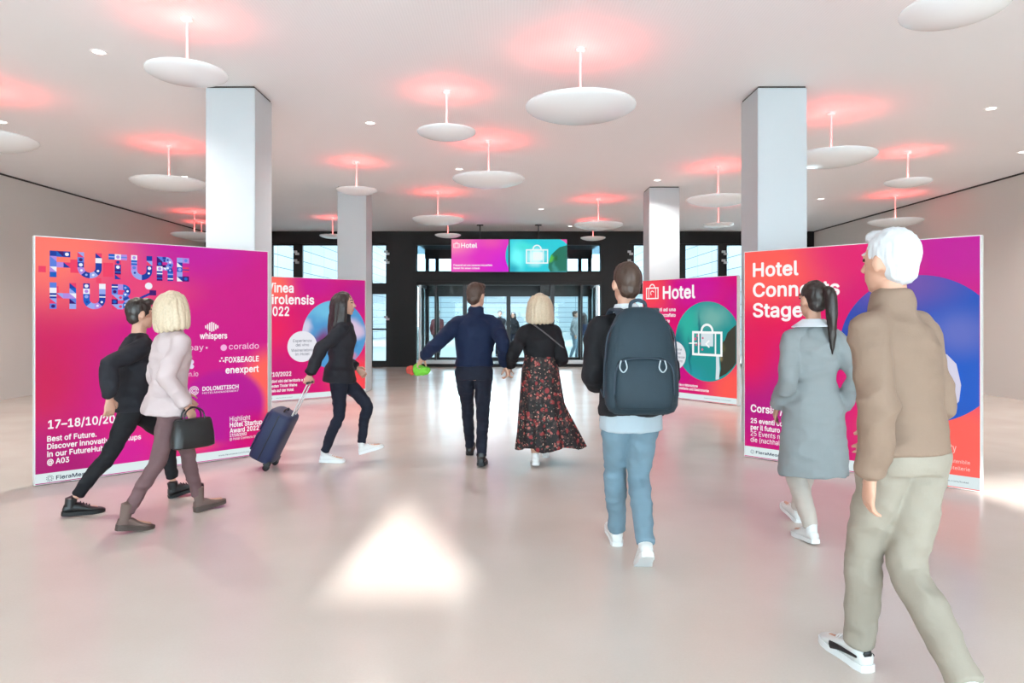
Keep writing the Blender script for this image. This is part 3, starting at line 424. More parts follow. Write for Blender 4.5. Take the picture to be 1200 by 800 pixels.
x 265 64,0 104,60 115,78 125,95 134,112 143,127 121,127 131,112 140,95 150,78 162,60 201,0 250,0 146,150 146,118 246,266 197,266 163,214 151,195 142,177 133,160 123,144 145,144 135,160 125,177 115,195 103,214 70,266 20,266 120,120 120,153 15,0|31,0,1 31,1,2 31,2,3 31,3,4 4,5,6 4,6,7 31,4,7 7,8,9 7,9,10 7,10,11 7,11,12 12,13,14 7,12,14 7,14,15 15,16,17 15,17,18 15,18,19 15,19,20 20,21,22 20,22,23 15,20,23 7,15,23 7,23,24 7,24,25 25,26,27 25,27,28 25,28,29 25,29,30 7,25,30 7,30,31
y 272 38,-99 45,-100 54,-101 64,-102 82,-100 98,-95 111,-87 124,-75 134,-60 143,-41 260,266 214,266 157,109 149,85 142,61 135,37 129,15 144,15 137,37 131,61 124,84 116,109 59,266 12,266 114,-1 105,-25 99,-41 91,-52 82,-59 73,-62 62,-63 50,-61 43,-60 33,-97|33,0,1 33,1,2 33,2,3 33,3,4 33,4,5 33,5,6 33,6,7 33,7,8 33,8,9 9,10,11 9,11,12 9,12,13 14,15,16 13,14,16 16,17,18 13,16,18 9,13,18 9,18,19 9,19,20 9,20,21 9,21,22 9,22,23 9,23,24 9,24,25 9,25,26 9,26,27 9,27,28 33,9,28 33,28,29 33,29,30 33,30,31 31,32,33
z 266 237,0 237,39 88,39 88,42 233,232 233,266 33,266 33,226 178,226 178,224 29,32 29,0|11,0,1 11,1,2 11,2,3 11,3,4 11,4,5 5,6,7 5,7,8 5,8,9 11,5,9 9,10,11
à 272 133,-4 151,1 165,8 176,17 185,27 191,36 194,36 194,0 236,0 236,176 233,203 226,224 214,240 200,252 184,260 167,266 151,268 136,269 114,268 93,263 73,254 55,242 40,226 29,204 70,192 75,201 82,211 92,219 104,226 119,230 137,232 154,230 168,225 179,218 187,208 191,195 193,180 193,178 191,170 186,164 177,161 164,159 146,157 125,154 106,151 88,147 70,142 54,135 41,125 30,113 24,96 21,76 24,51 33,31 48,15 66,3 88,-4 112,-6 104,33 91,37 80,42 71,51 66,61 64,73 66,87 72,98 82,105 94,111 108,115 123,118 131,119 140,120 151,121 162,123 172,125 182,127 189,130 193,133 193,97 191,80 184,65 174,52 160,41 141,34 119,32 151,300 117,370 70,370 116,300|57,0,1 57,1,2 57,2,3 57,3,4 57,4,5 6,7,8 6,8,9 5,6,9 5,9,10 5,10,11 5,11,12 5,12,13 13,14,15 13,15,16 13,16,17 13,17,18 13,18,19 13,19,20 13,20,21 13,21,22 22,23,24 22,24,25 22,25,26 22,26,27 22,27,28 13,22,28 13,28,29 13,29,30 13,30,31 13,31,32 13,32,33 13,33,34 13,34,35 13,35,36 13,36,37 38,39,77 37,38,77 13,37,77 13,77,78 5,13,78 5,78,79 5,79,80 5,80,81 57,5,81 57,81,82 57,82,83 57,83,84 57,84,58 57,58,59 57,59,60 57,60,61 71,72,73 70,71,73 69,70,73 69,73,74 69,74,75 69,75,76 69,76,77 68,69,77 68,77,39 67,68,39 66,67,39 66,39,40 66,40,41 66,41,42 65,66,42 65,42,43 65,43,44 65,44,45 64,65,45 64,45,46 63,64,46 63,46,47 63,47,48 62,63,48 62,48,49 61,62,49 61,49,50 57,61,50 57,50,51 57,51,52 57,52,53 57,53,54 57,54,55 55,56,57 88,85,86 86,87,88
ô 291 179,-1 209,11 233,32 252,60 263,93 267,131 263,170 252,204 233,231 209,252 179,265 145,269 111,265 82,252 57,231 39,204 28,170 24,131 28,93 39,60 57,32 82,11 111,-1 145,-6 121,36 102,46 87,62 76,82 70,106 67,131 70,157 76,181 87,201 102,217 121,227 145,231 169,227 189,217 204,201 215,181 221,157 223,131 221,106 215,82 204,62 189,46 169,36 145,33 145,347 179,305 222,305 222,307 165,370 125,370 69,307 69,305 111,305|23,0,1 23,1,2 23,2,3 23,3,4 23,4,5 5,41,42 5,42,43 5,43,44 23,5,44 23,44,45 23,45,46 23,46,47 23,47,24 23,24,25 23,25,26 40,41,5 39,40,5 38,39,5 38,5,6 37,38,6 37,6,7 36,37,7 36,7,8 35,36,8 35,8,9 34,35,9 34,9,10 33,34,10 33,10,11 32,33,11 32,11,12 31,32,12 31,12,13 30,31,13 30,13,14 29,30,14 29,14,15 28,29,15 27,28,15 27,15,16 27,16,17 26,27,17 23,26,17 23,17,18 23,18,19 23,19,20 23,20,21 21,22,23 48,49,50 48,50,51 48,51,52 48,52,53 56,48,53 56,53,54 54,55,56
ü 287 156,0 180,12 200,33 215,64 209,64 209,0 250,0 250,266 207,266 207,107 205,86 198,68 188,54 174,43 158,37 140,35 115,39 96,52 84,73 80,101 80,266 37,266 37,97 40,66 48,41 62,21 80,8 102,-1 128,-4 205,312 214,318 220,327 222,338 220,349 214,358 205,364 194,366 183,364 174,358 167,349 165,338 167,327 174,318 183,312 194,310 104,312 113,318 119,327 121,338 119,349 113,358 104,364 93,366 82,364 73,358 67,349 65,338 67,327 73,318 82,312 93,310|28,0,1 28,1,2 28,2,3 28,3,4 4,5,6 4,6,7 4,7,8 4,8,9 4,9,10 4,10,11 4,11,12 28,4,12 28,12,13 28,13,14 28,14,15 28,15,16 28,16,17 19,20,21 18,19,21 18,21,22 17,18,22 28,17,22 28,22,23 28,23,24 28,24,25 28,25,26 26,27,28 44,29,30 44,30,31 44,31,32 44,32,33 44,33,34 44,34,35 44,35,36 44,36,37 44,37,38 44,38,39 44,39,40 44,40,41 44,41,42 42,43,44 60,45,46 60,46,47 60,47,48 60,48,49 60,49,50 60,50,51 60,51,52 60,52,53 60,53,54 60,54,55 60,55,56 60,56,57 60,57,58 58,59,60
– 245 0,171 0,131 245,131 245,171|3,0,1 1,2,3
• 272 156,67 175,75 190,87 202,103 210,121 212,141 210,162 202,180 190,195 175,207 156,215 136,218 116,215 98,207 82,195 70,180 62,162 60,141 62,121 70,103 82,87 98,75 116,67 136,65|23,0,1 23,1,2 23,2,3 23,3,4 23,4,5 23,5,6 23,6,7 23,7,8 23,8,9 23,9,10 23,10,11 23,11,12 23,12,13 23,13,14 23,14,15 23,15,16 23,16,17 23,17,18 23,18,19 23,19,20 23,20,21 21,22,23'''


def read_glyphs(text):
    """each line: character, advance, outline points | triangles"""
    out = {' ': (137, [], [])}
    for ln in text.split('\n'):
        adv, rest = ln[2:].split(' ', 1)
        pts, tris = rest.split('|')
        out[ln[0]] = (int(adv), [tuple(int(q) for q in p.split(',')) for p in pts.split(' ')], [tuple(int(q) for q in t.split(',')) for t in tris.split(' ')])
    return out


GLYPHS = read_glyphs(GLYPH_TABLE)
CAP_UNITS = 356.0


def letter_into(bm, body, x, z, cap, y, bold=0.02, right=None, align='L', mi=0):
    """put one line of lettering at (x, z baseline) with capital height cap; right = x of its far end; bold swells the strokes"""
    heavy = bold >= 0.012
    swell = 14.0 if heavy else 0.0
    pen, pts, tris = 0, [], []
    for ch in body:
        adv, gp, gt = GLYPHS.get(ch, GLYPHS[' '])
        for q in (range(-1, 8) if heavy and gp else (-1,)):
            dx, dz = (0, 0) if q < 0 else (swell * math.cos(q * PI / 4), swell * math.sin(q * PI / 4))
            k = len(pts)
            pts += [(px + pen + dx, py + dz) for px, py in gp]
            tris += [tuple(i + k for i in t) for t in gt]
        pen += adv + (4 if heavy else 0)
    if not pts:
        return
    s = cap / (CAP_UNITS + swell)
    x0, x1 = min(p[0] for p in pts), max(p[0] for p in pts)
    sx = s if right is None else (right - x) / (x1 - x0)
    ox = x if align == 'L' else x - (x1 - x0) * sx * (1.0 if align == 'R' else 0.5)
    vs = [bm.verts.new((ox + (px - x0) * sx, y, z + py * s)) for px, py in pts]
    for t in tris:
        try:
            bm.faces.new([vs[i] for i in t]).material_index = mi
        except ValueError:
            pass


def lettering(name, lines, parent, m, y=-0.006):
    """lines = (body, x, z, cap, bold, right, align)"""
    bm = bmesh.new()
    for ln in lines:
        body, x, z, cap = ln[:4]
        bold = ln[4] if len(ln) > 4 else 0.02
        right = ln[5] if len(ln) > 5 else None
        al = ln[6] if len(ln) > 6 else 'L'
        letter_into(bm, body, x, z, cap, y, bold, right, al)
    return obj(name, bm, m, parent)


# ------------------------------------------------------------------ materials of the place
M = {}
M['column'] = mat('white_paint', (190, 195, 198), rough=0.42, bump=(60, 0.03))
M['plaster'] = mat('warm_grey_plaster', (206, 198, 192), rough=0.75, vary=(0.6, 0.04))
M['seam'] = mat('dark_joint', (60, 56, 54), rough=0.8)
M['dark'] = mat('dark_bronze_metal', (21, 17, 16), rough=0.4, spec=0.25)
M['darkgrey'] = mat('anthracite_metal', (34, 37, 41), rough=0.35)
M['lightmetal'] = mat('brushed_aluminium', (196, 198, 200), rough=0.35, metal=0.6)
M['frame'] = mat('white_aluminium_profile', (214, 216, 216), rough=0.35)
M['saucer'] = mat('matt_white_enamel', (232, 234, 234), rough=0.22)
M['stem'] = mat('white_rod_enamel', (240, 236, 236), rough=0.4)
M['red_lens'] = mat('red_lamp_lens', (255, 120, 110), rough=0.4, emit=(255, 60, 55), strength=1.2)
M['white_lens'] = mat('white_lamp_lens', (255, 255, 255), rough=0.4, emit=(255, 252, 246), strength=3.0)
M['glass'] = glass_mat('clear_glass')
M['glass_tint'] = glass_mat('tinted_glass', (0.42, 0.53, 0.57), 0.7)
M['white_print'] = emat((250, 250, 250), 1.0)
M['strip_print'] = emat((226, 240, 242), 0.95)
M['black_plastic'] = mat('black_plastic', (18, 18, 20), rough=0.4)
M['hinge'] = mat('pale_hinge_metal', (190, 192, 194), rough=0.4)
M['paving'] = mat('grey_paving', (150, 152, 150), rough=0.8, vary=(1.5, 0.06))
M['terrace'] = mat('pale_terrace_paving', (236, 238, 240), rough=0.8, vary=(1.5, 0.06))  # unseen ground, kept very pale to bounce daylight onto the ceiling


def floor_material():
    m = mat('polished_beige_floor', (208, 197, 188), rough=0.2, spec=0.36)
    nt = m.node_tree
    b = nt.nodes['Principled BSDF']
    tc = nt.nodes.new('ShaderNodeTexCoord')
    n = nt.nodes.new('ShaderNodeTexNoise')
    n.inputs['Scale'].default_value = 0.9
    n.inputs['Detail'].default_value = 5
    nt.links.new(tc.outputs['Object'], n.inputs['Vector'])
    n2 = nt.nodes.new('ShaderNodeTexNoise')
    n2.inputs['Scale'].default_value = 90
    nt.links.new(tc.outputs['Object'], n2.inputs['Vector'])
    ad = nt.nodes.new('ShaderNodeMath')
    ad.operation = 'MULTIPLY_ADD'
    ad.inputs[1].default_value = 0.25
    nt.links.new(n2.outputs['Fac'], ad.inputs[0])
    nt.links.new(n.outputs['Fac'], ad.inputs[2])
    r = nt.nodes.new('ShaderNodeValToRGB')
    r.color_ramp.elements[0].position = 0.4
    r.color_ramp.elements[0].color = (*lin((202, 190, 180)), 1)
    r.color_ramp.elements[1].position = 0.85
    r.color_ramp.elements[1].color = (*lin((212, 202, 194)), 1)
    nt.links.new(ad.outputs[0], r.inputs[0])
    nt.links.new(r.outputs[0], b.inputs['Base Color'])
    mr = nt.nodes.new('ShaderNodeMapRange')
    mr.inputs['To Min'].default_value = 0.17
    mr.inputs['To Max'].default_value = 0.26
    nt.links.new(n.outputs['Fac'], mr.inputs['Value'])
    nt.links.new(mr.outputs[0], b.inputs['Roughness'])
    return m


def ceiling_material():
    """perforated metal ceiling: fine ribs along the hall"""
    m = mat('ribbed_metal_ceiling', (235, 233, 234), rough=0.55, spec=0.3)
    nt = m.node_tree
    b = nt.nodes['Principled BSDF']
    tc = nt.nodes.new('ShaderNodeTexCoord')
    w = nt.nodes.new('ShaderNodeTexWave')
    w.wave_type = 'BANDS'
    w.bands_direction = 'X'
    w.inputs['Scale'].default_value = 12.0
    nt.links.new(tc.outputs['Object'], w.inputs['Vector'])
    mx = nt.nodes.new('ShaderNodeMix')
    mx.data_type = 'RGBA'
    mx.inputs[6].default_value = (*lin((233, 231, 232)), 1)
    mx.inputs[7].default_value = (*lin((237, 235, 236)), 1)
    nt.links.new(w.outputs['Fac'], mx.inputs[0])
    nt.links.new(mx.outputs[2], b.inputs['Base Color'])
    return m


def facade_material():
    """white cladding sheets with thin grey joints"""
    m = mat('white_cladding', (205, 210, 214), rough=0.5)
    nt = m.node_tree
    b = nt.nodes['Principled BSDF']
    tc = nt.nodes.new('ShaderNodeTexCoord')
    sp = nt.nodes.new('ShaderNodeSeparateXYZ')
    nt.links.new(tc.outputs['Object'], sp.inputs[0])
    cb = nt.nodes.new('ShaderNodeMath')
    cb.operation = 'ADD'
    nt.links.new(sp.outputs['X'], cb.inputs[0])
    nt.links.new(sp.outputs['Y'], cb.inputs[1])
    cv = nt.nodes.new('ShaderNodeCombineXYZ')
    nt.links.new(cb.outputs[0], cv.inputs['X'])
    nt.links.new(sp.outputs['Z'], cv.inputs['Y'])
    br = nt.nodes.new('ShaderNodeTexBrick')
    br.offset = 0.0
    br.inputs['Color1'].default_value = (*lin((180, 190, 192)), 1)
    br.inputs['Color2'].default_value = (*lin((166, 178, 184)), 1)
    br.inputs['Mortar'].default_value = (*lin((84, 96, 102)), 1)
    br.inputs['Scale'].default_value = 1.0
    br.inputs['Mortar Size'].default_value = 0.022
    br.inputs['Brick Width'].default_value = 2.4
    br.inputs['Row Height'].default_value = 0.52
    nt.links.new(cv.outputs[0], br.inputs['Vector'])
    nt.links.new(br.outputs['Color'], b.inputs['Base Color'])
    return m


# ------------------------------------------------------------------ the hall
CEIL = 4.07
BACK = 20.5
FRONT = -4.5
WL, WR = -9.1, 9.2


def struct(name, bm, m, parent=None, **kw):
    o = obj(name, bm, m, parent, **kw)
    if not parent:
        o['kind'] = 'structure'
    return o


bm = bmesh.new(); box(bm, WL - 0.3, WR + 0.3, FRONT - 0.3, BACK + 3.6, -0.2, 0)
struct('floor', bm, floor_material())
bm = bmesh.new(); box(bm, WL - 0.3, WR + 0.3, FRONT - 0.3, BACK + 3.6, CEIL, CEIL + 0.25)
struct('ceiling', bm, ceiling_material())
bm = bmesh.new(); box(bm, WL - 0.3, WL, FRONT, BACK, 0, CEIL)
struct('wall_left', bm, M['plaster'])
bm = bmesh.new(); box(bm, WR, WR + 0.3, FRONT, BACK, 0, CEIL)
struct('wall_right', bm, M['plaster'])
# shadow gap where walls meet the ceiling
bm = bmesh.new(); box(bm, WL, WL + 0.012, FRONT, BACK, CEIL - 0.03, CEIL)
struct('trim_1', bm, M['seam'])
bm = bmesh.new(); box(bm, WR - 0.012, WR, FRONT, BACK, CEIL - 0.03, CEIL)
struct('trim_2', bm, M['seam'])

# the wall behind the viewer: glazed below, an added sun-blocking header above, its slot and slit shaped for the sun patches
TZ0, TZ1 = 2.98, 3.72
bm = bmesh.new()
F0, F1 = FRONT - 0.12, FRONT
HZ = 2.5
box(bm, WL, -0.98, F0, F1, HZ, CEIL)
prism_y(bm, [(-0.98, HZ), (3.95, HZ), (3.95, TZ0), (-0.98, TZ0)], F0, F1)
prism_y(bm, [(-0.98, TZ0), (-0.86, TZ1), (-0.86, CEIL), (-0.98, CEIL)], F0, F1)
prism_y(bm, [(-0.12, TZ0), (3.95, TZ0), (3.95, CEIL), (-0.86, CEIL), (-0.86, TZ1)], F0, F1)
box(bm, 3.95, 6.6, F0, F1, HZ, 3.52)
box(bm, 3.95, 6.6, F0, F1, 3.93, CEIL)
box(bm, 6.6, WR, F0, F1, HZ, CEIL)
struct('wall_front', bm, M['plaster'])
w = empty('window_1', (0, FRONT, 0), kind='structure')
bm = bmesh.new()
for i in range(9):
    x = WL + (WR - WL) * i / 8
    x = min(max(x, WL + 0.04), WR - 0.04)
    box(bm, x - 0.04, x + 0.04, -0.1, -0.02, 0, HZ)
box(bm, WL, WR, -0.1, -0.02, 0, 0.08)
obj('window_frame', bm, M['dark'], w)
bm = bmesh.new(); box(bm, WL, WR, -0.065, -0.055, 0.08, HZ)
obj('pane', bm, M['glass'], w)

# columns
def column(x0, x1, y0, name):
    t = empty(name, ((x0 + x1) / 2, y0, 0), kind='structure')
    hw = (x1 - x0) / 2
    bm = bmesh.new(); box(bm, -hw, hw, 0, x1 - x0, 0, CEIL - 0.02)
    obj('shaft', bm, M['column'], t, bevel=0.006)
    bm = bmesh.new(); box(bm, -hw + 0.012, hw - 0.012, 0.012, x1 - x0 - 0.012, CEIL - 0.02, CEIL)
    obj('shadow_gap', bm, M['seam'], t)
    return t


column(-3.38, -2.83, 7.64, 'column')
column(2.80, 3.35, 7.64, 'column')
column(-3.37, -2.80, 13.5, 'column')
column(2.80, 3.40, 13.5, 'column')


# ------------------------------------------------------------------ far wall: dark portal, glazing, vestibule
def X(p):           # metres across the far wall
    return (p - 595) * BACK / 800


bm = bmesh.new()
TOP = 3.70
box(bm, WL, WR, BACK, BACK + 0.22, TOP, CEIL)                                     # header
for a, b in ((-9.1, -8.75), (X(262), X(318) - 0.02), (X(425), X(434)), (X(454), X(484)), (X(708), X(737)), (X(884), X(900)), (8.9, 9.2)):
    box(bm, a, b, BACK, BACK + 0.22, 0, TOP)
struct('wall_back', bm, M['dark'])

NW = [2]


def bay(a, b, rails=(), hinges=(), sill=0.1, top=TOP, stile=0.06):
    """one glazed bay of the far wall between x = a and b"""
    t = empty('window_%d' % NW[0], ((a + b) / 2, BACK + 0.04, 0), kind='structure')
    NW[0] += 1
    hw = (b - a) / 2
    bm = bmesh.new()
    box(bm, -hw, -hw + stile, 0, 0.1, 0, top)
    box(bm, hw - stile, hw, 0, 0.1, 0, top)
    box(bm, -hw + stile, hw - stile, 0, 0.1, 0, sill)
    box(bm, -hw + stile, hw - stile, 0, 0.1, top - 0.05, top)
    for z, h in rails:
        box(bm, -hw + stile, hw - stile, 0.01, 0.09, z - h / 2, z + h / 2)
    obj('window_frame', bm, M['dark'], t)
    bm = bmesh.new(); box(bm, -hw + stile - 0.005, hw - stile + 0.005, 0.045, 0.055, sill - 0.005, top - 0.045)
    obj('pane', bm, M['glass'], t)
    for s, z in hinges:
        x = s * (hw - 0.03)
        bm = bmesh.new()
        box(bm, x - 0.07, x + 0.03, -0.07, 0.0, z - 0.035, z + 0.03)
        box(bm, x - 0.01, x + 0.09, -0.07, 0.0, z - 0.10, z - 0.035)
        obj('hinge', bm, M['hinge'], t)
    return t


bay(-8.75, X(262))
bay(X(317), X(345.5), hinges=())
bay(X(345.5), X(425), hinges=((-1, 3.46), (-1, 3.20)), stile=0.22)
bay(X(434), X(454), rails=((2.35, 0.33), (1.13, 0.05)), hinges=((1, 3.46), (1, 3.20), (1, 1.50)), stile=0.05, sill=0.18)
bay(X(737), X(796), rails=((2.35, 0.33), (1.13, 0.05)), hinges=((-1, 3.46), (-1, 3.20)), stile=0.16, sill=0.18)
bay(X(796), X(850), hinges=((1, 3.46), (1, 3.20)), stile=0.2)
bay(X(850), X(884))
bay(X(900), 8.9)

# entrance vestibule
DX0, DX1 = X(484), X(708)
d = empty('door_1', ((DX0 + DX1) / 2, BACK, 0), kind='structure')
hw = (DX1 - DX0) / 2
bm = bmesh.new()
box(bm, -hw, -hw + 0.1, 0, 0.3, 0, TOP)
box(bm, hw - 0.1, hw, 0, 0.3, 0, TOP)
box(bm, -hw + 0.1, hw - 0.1, 0, 0.3, 2.56, 2.88)            # transom beam
box(bm, -hw + 0.1, hw - 0.1, 0.02, 0.3, 2.46, 2.56)
box(bm, -hw + 0.1, hw - 0.1, 0, 0.3, 3.66, TOP)
box(bm, -hw + 0.1, hw - 0.1, 0.0, 0.3, 0, 0.09)
obj('door_frame', bm, M['dark'], d)
bm = bmesh.new()
box(bm, -hw + 0.1, -1.3, 0.03, 0.12, 0.09, 0.2)
box(bm, 1.3, hw - 0.1, 0.03, 0.12, 0.09, 0.2)
for s in (-1, 1):
    box(bm, s * (hw - 0.2) - 0.035, s * (hw - 0.2) + 0.035, 0.03, 0.12, 0.2, 2.46)
obj('sidelight_trim', bm, M['lightmetal'], d)
bm = bmesh.new()
for s in (-1, 1):
    for x in (1.32, 1.02):
        box(bm, s * x - 0.06, s * x + 0.06, 0.05, 0.2, 0.09, 2.46)
    box(bm, s * 2.2 - 0.03, s * 2.2 + 0.03, 0.05, 0.14, 0.2, 2.46)
obj('mullions', bm, M['darkgrey'], d)
bm = bmesh.new()
box(bm, -hw + 0.1, -1.32, 0.075, 0.085, 0.2, 2.46)
box(bm, 1.32, hw - 0.1, 0.075, 0.085, 0.2, 2.46)
obj('pane', bm, M['glass'], d)
bm = bmesh.new()
box(bm, -hw + 0.1, hw - 0.1, 0.12, 0.13, 2.88, 3.66)
obj('transom_pane', bm, M['glass_tint'], d)
# inside of the vestibule: dark lintel, side glazing, outer doors
bm = bmesh.new()
D2 = 2.9
box(bm, -hw, -hw + 0.08, 0.3, D2, 2.46, 2.56)
box(bm, hw - 0.08, hw, 0.3, D2, 2.46, 2.56)
for s in (-1, 1):
    x = s * (hw - 0.05)
    for y in (1.2, 2.0):
        box(bm, x - 0.04, x + 0.04, y - 0.04, y + 0.04, 0, 2.46)
box(bm, -hw, hw, D2, D2 + 0.15, 2.2, 2.56)
box(bm, -hw, hw, D2, D2 + 0.15, 0, 0.12)
box(bm, -hw, hw, D2, D2 + 0.15, 2.56, 2.86)
box(bm, -hw, hw, D2, D2 + 0.15, 3.5, 3.8)
box(bm, -1.75, 1.75, D2, D2 + 0.15, 2.86, 3.5)
box(bm, -hw, hw, 0.3, D2, 3.8, 3.9)
for x in (-hw + 0.08, -2.45, -1.1, 1.1, 2.45, hw - 0.08):
    box(bm, x - 0.06, x + 0.06, D2, D2 + 0.15, 0, 3.66)
box(bm, -0.07, 0.07, D2 + 0.02, D2 + 0.12, 0.12, 2.3)
obj('vestibule_frame', bm, M['darkgrey'], d)
bm = bmesh.new()
box(bm, -hw + 0.1, hw - 0.1, D2 + 0.07, D2 + 0.08, 0.12, 2.3)
for s in (-1, 1):
    x = s * (hw - 0.05)
    box(bm, x - 0.005, x + 0.005, 0.3, D2, 0.02, 2.46)
obj('vestibule_pane', bm, M['glass'], d)
# sliding leaves of the inner door, drawn back
for s in (-1, 1):
    bm = bmesh.new()
    a, b = sorted((s * 1.36, s * 0.96))
    box(bm, a, a + 0.05, 0.22, 0.27, 0.1, 2.46)
    box(bm, b - 0.05, b, 0.22, 0.27, 0.1, 2.46)
    box(bm, a + 0.05, b - 0.05, 0.22, 0.27, 0.1, 0.18)
    box(bm, a + 0.05, b - 0.05, 0.22, 0.27, 2.38, 2.46)
    lf = obj('door_leaf', bm, M['darkgrey'], d)
    bm = bmesh.new(); box(bm, a + 0.05, b - 0.05, 0.24, 0.25, 0.18, 2.38)
    obj('leaf_pane', bm, M['glass'], lf)

# forecourt beyond the doors
bm = bmesh.new(); box(bm, -60, 60, BACK + 3.6, 110, -0.25, -0.05)
struct('ground', bm, M['paving'])
bm = bmesh.new(); box(bm, -60, 60, -70, FRONT - 0.3, -0.25, -0.05)
struct('terrace', bm, M['terrace'])
m = bpy.data.materials.new('sky_dimming_sheet')
m.use_nodes = True
nt = m.node_tree
nt.nodes.clear()
out = nt.nodes.new('ShaderNodeOutputMaterial')
tl = nt.nodes.new('ShaderNodeBsdfTranslucent')
tl.inputs[0].default_value = (0.55, 0.6, 0.62, 1)
df = nt.nodes.new('ShaderNodeBsdfDiffuse')
df.inputs[0].default_value = (0.4, 0.42, 0.43, 1)
tp = nt.nodes.new('ShaderNodeBsdfTransparent')
tp.inputs[0].default_value = (0.9, 0.95, 1, 1)
a1 = nt.nodes.new('ShaderNodeMixShader')
a1.inputs[0].default_value = 0.6
a2 = nt.nodes.new('ShaderNodeMixShader')
a2.inputs[0].default_value = 0.26
nt.links.new(tl.outputs[0], a1.inputs[1])
nt.links.new(df.outputs[0], a1.inputs[2])
nt.links.new(a1.outputs[0], a2.inputs[1])
nt.links.new(tp.outputs[0], a2.inputs[2])
nt.links.new(a2.outputs[0], out.inputs[0])
bm = bmesh.new()
box(bm, -9.6, 9.7, 24.2, 72.5, 8.2, 8.24)
struct('added_sky_dimming_roof', bm, m)  # added roof that dims the sky reflected in the hall floor
fac = facade_material()
for nm, x0, x1, y0, y1, h, lb in (('office_building', -16, -9.6, 24.5, 72, 11, 'long white clad building seen through the glazing left of the entrance'),
                                  ('office_building', 9.7, 16, 24.5, 72, 11, 'long white clad building seen through the glazing right of the entrance'),
                                  ('pavilion_building', -9.4, 9.5, 73, 80, 5.2, 'pale pavilion closing the forecourt behind the entrance doors')):
    t = empty(nm, ((x0 + x1) / 2, y0, -0.05), label=lb, cat='building')
    hw2 = (x1 - x0) / 2
    bm = bmesh.new(); box(bm, -hw2, hw2, 0, y1 - y0, 0, h)
    obj('wall', bm, fac, t)
    bm = bmesh.new(); box(bm, -hw2 - 0.1, hw2 + 0.1, -0.1, y1 - y0 + 0.1, h, h + 0.3)
    obj('roof_edge', bm, M['darkgrey'], t)


# ------------------------------------------------------------------ ceiling lamps
def saucer_lamp(name, x, y, R, drop, watts, label):
    t = empty(name, (x, y, CEIL), label=label, cat='ceiling lamp', group='saucer lamps under the ceiling')
    dp = R * 0.22
    prof = [(0.0, -drop - dp)]
    for i in range(1, 13):
        a = i / 12
        prof.append((R * math.sin(a * PI / 2), -drop - dp * math.cos(a * PI / 2) ** 1.3))
    prof += [(R * 0.995, -drop + 0.012), (R * 0.97, -drop + 0.014), (R * 0.9, -drop - 0.006), (R * 0.5, -drop - 0.02), (0.0, -drop - 0.022)]
    bm = bmesh.new(); lathe(bm, prof, 56)
    obj('bowl', bm, M['saucer'], t, smooth=35)
    bm = bmesh.new(); lathe(bm, [(0.0, -drop - 0.012), (R * 0.42, -drop - 0.012), (R * 0.42, -drop + 0.004), (R * 0.4, -drop + 0.01), (0.0, -drop + 0.012)], 32)
    obj('lamp_lens', bm, M['red_lens'], t, smooth=35)
    bm = bmesh.new(); lathe(bm, [(0.0, -drop), (0.011, -drop), (0.011, -0.02), (0.0, -0.02)], 12)
    obj('stem', bm, M['stem'], t, smooth=40)
    bm = bmesh.new(); lathe(bm, [(0.0, -0.035), (0.03, -0.035), (0.05, -0.018), (0.05, 0.0), (0.0, 0.0)], 24)
    obj('ceiling_canopy', bm, M['stem'], t, smooth=35)
    L = bpy.data.lights.new('red_lamp', 'SPOT')
    L.spot_size = math.radians(146)
    L.spot_blend = 0.9
    L.shadow_soft_size = 0.12
    L.energy = watts
    L.color = (1.0, 0.10, 0.09)
    lo = bpy.data.objects.new('red_lamp', L)
    COL.objects.link(lo)
    lo.parent = t
    lo.location = (0, 0, -drop + 0.03)
    lo.rotation_euler = (PI, 0, 0)
    return t


BIG, SML = (0.53, 0.56), (0.335, 0.47)
LAMPS = [
    (-2.78, 5.92, SML, 'small white saucer lamp in front of the near left column'),
    (-0.70, 7.82, SML, 'small white saucer lamp hanging between the two largest central saucers, left of them'),
    (-0.28, 10.01, BIG, 'large white saucer lamp hanging over the middle of the hall, beyond the biggest one'),
    (0.70, 6.58, BIG, 'biggest white saucer lamp, central and nearest, above the couple'),
    (3.07, 4.70, SML, 'white saucer lamp nearest the top right corner, its rod running out of view'),
    (4.09, 8.63, BIG, 'large white saucer lamp half hidden by the near right column'),
    (6.26, 10.68, SML, 'small white saucer lamp near the right wall'),
    (8.17, 14.39, BIG, 'pale large saucer lamp close against the right wall, farthest right'),
    (3.61, 11.71, BIG, 'large white saucer lamp between the near and far right columns'),
    (4.81, 15.58, SML, 'small far saucer lamp under the large one between the right columns'),
    (1.98, 14.91, BIG, 'large white saucer lamp right of the hanging screens'),
    (2.27, 18.18, SML, 'small far saucer lamp just below the large one right of the screens'),
    (-1.54, 17.56, SML, 'small far saucer lamp in front of the dark header left of the screens'),
    (-1.44, 14.10, BIG, 'faint large saucer lamp left of the screens, above a small far one'),
    (-2.52, 11.38, SML, 'small saucer lamp hanging before the far left column'),
    (-5.09, 10.26, BIG, 'large pale saucer lamp left of the near left column'),
    (-7.67, 16.71, BIG, 'far large saucer lamp beside the near left column, by the left wall'),
    (-8.30, 18.50, SML, 'small saucer lamp in the far left corner of the hall'),
    (-5.95, 7.76, BIG, 'saucer lamp beyond the left edge, seen by its red ceiling glow'),
    (-4.54, 17.71, SML, 'small saucer lamp hidden behind the far left column, its glow showing'),
]
for i, (x, y, (R, dr), lb) in enumerate(LAMPS):
    saucer_lamp('saucer_lamp', x, y, R, dr, RED_WATTS * (1.0 if R > 0.4 else 0.75), lb)

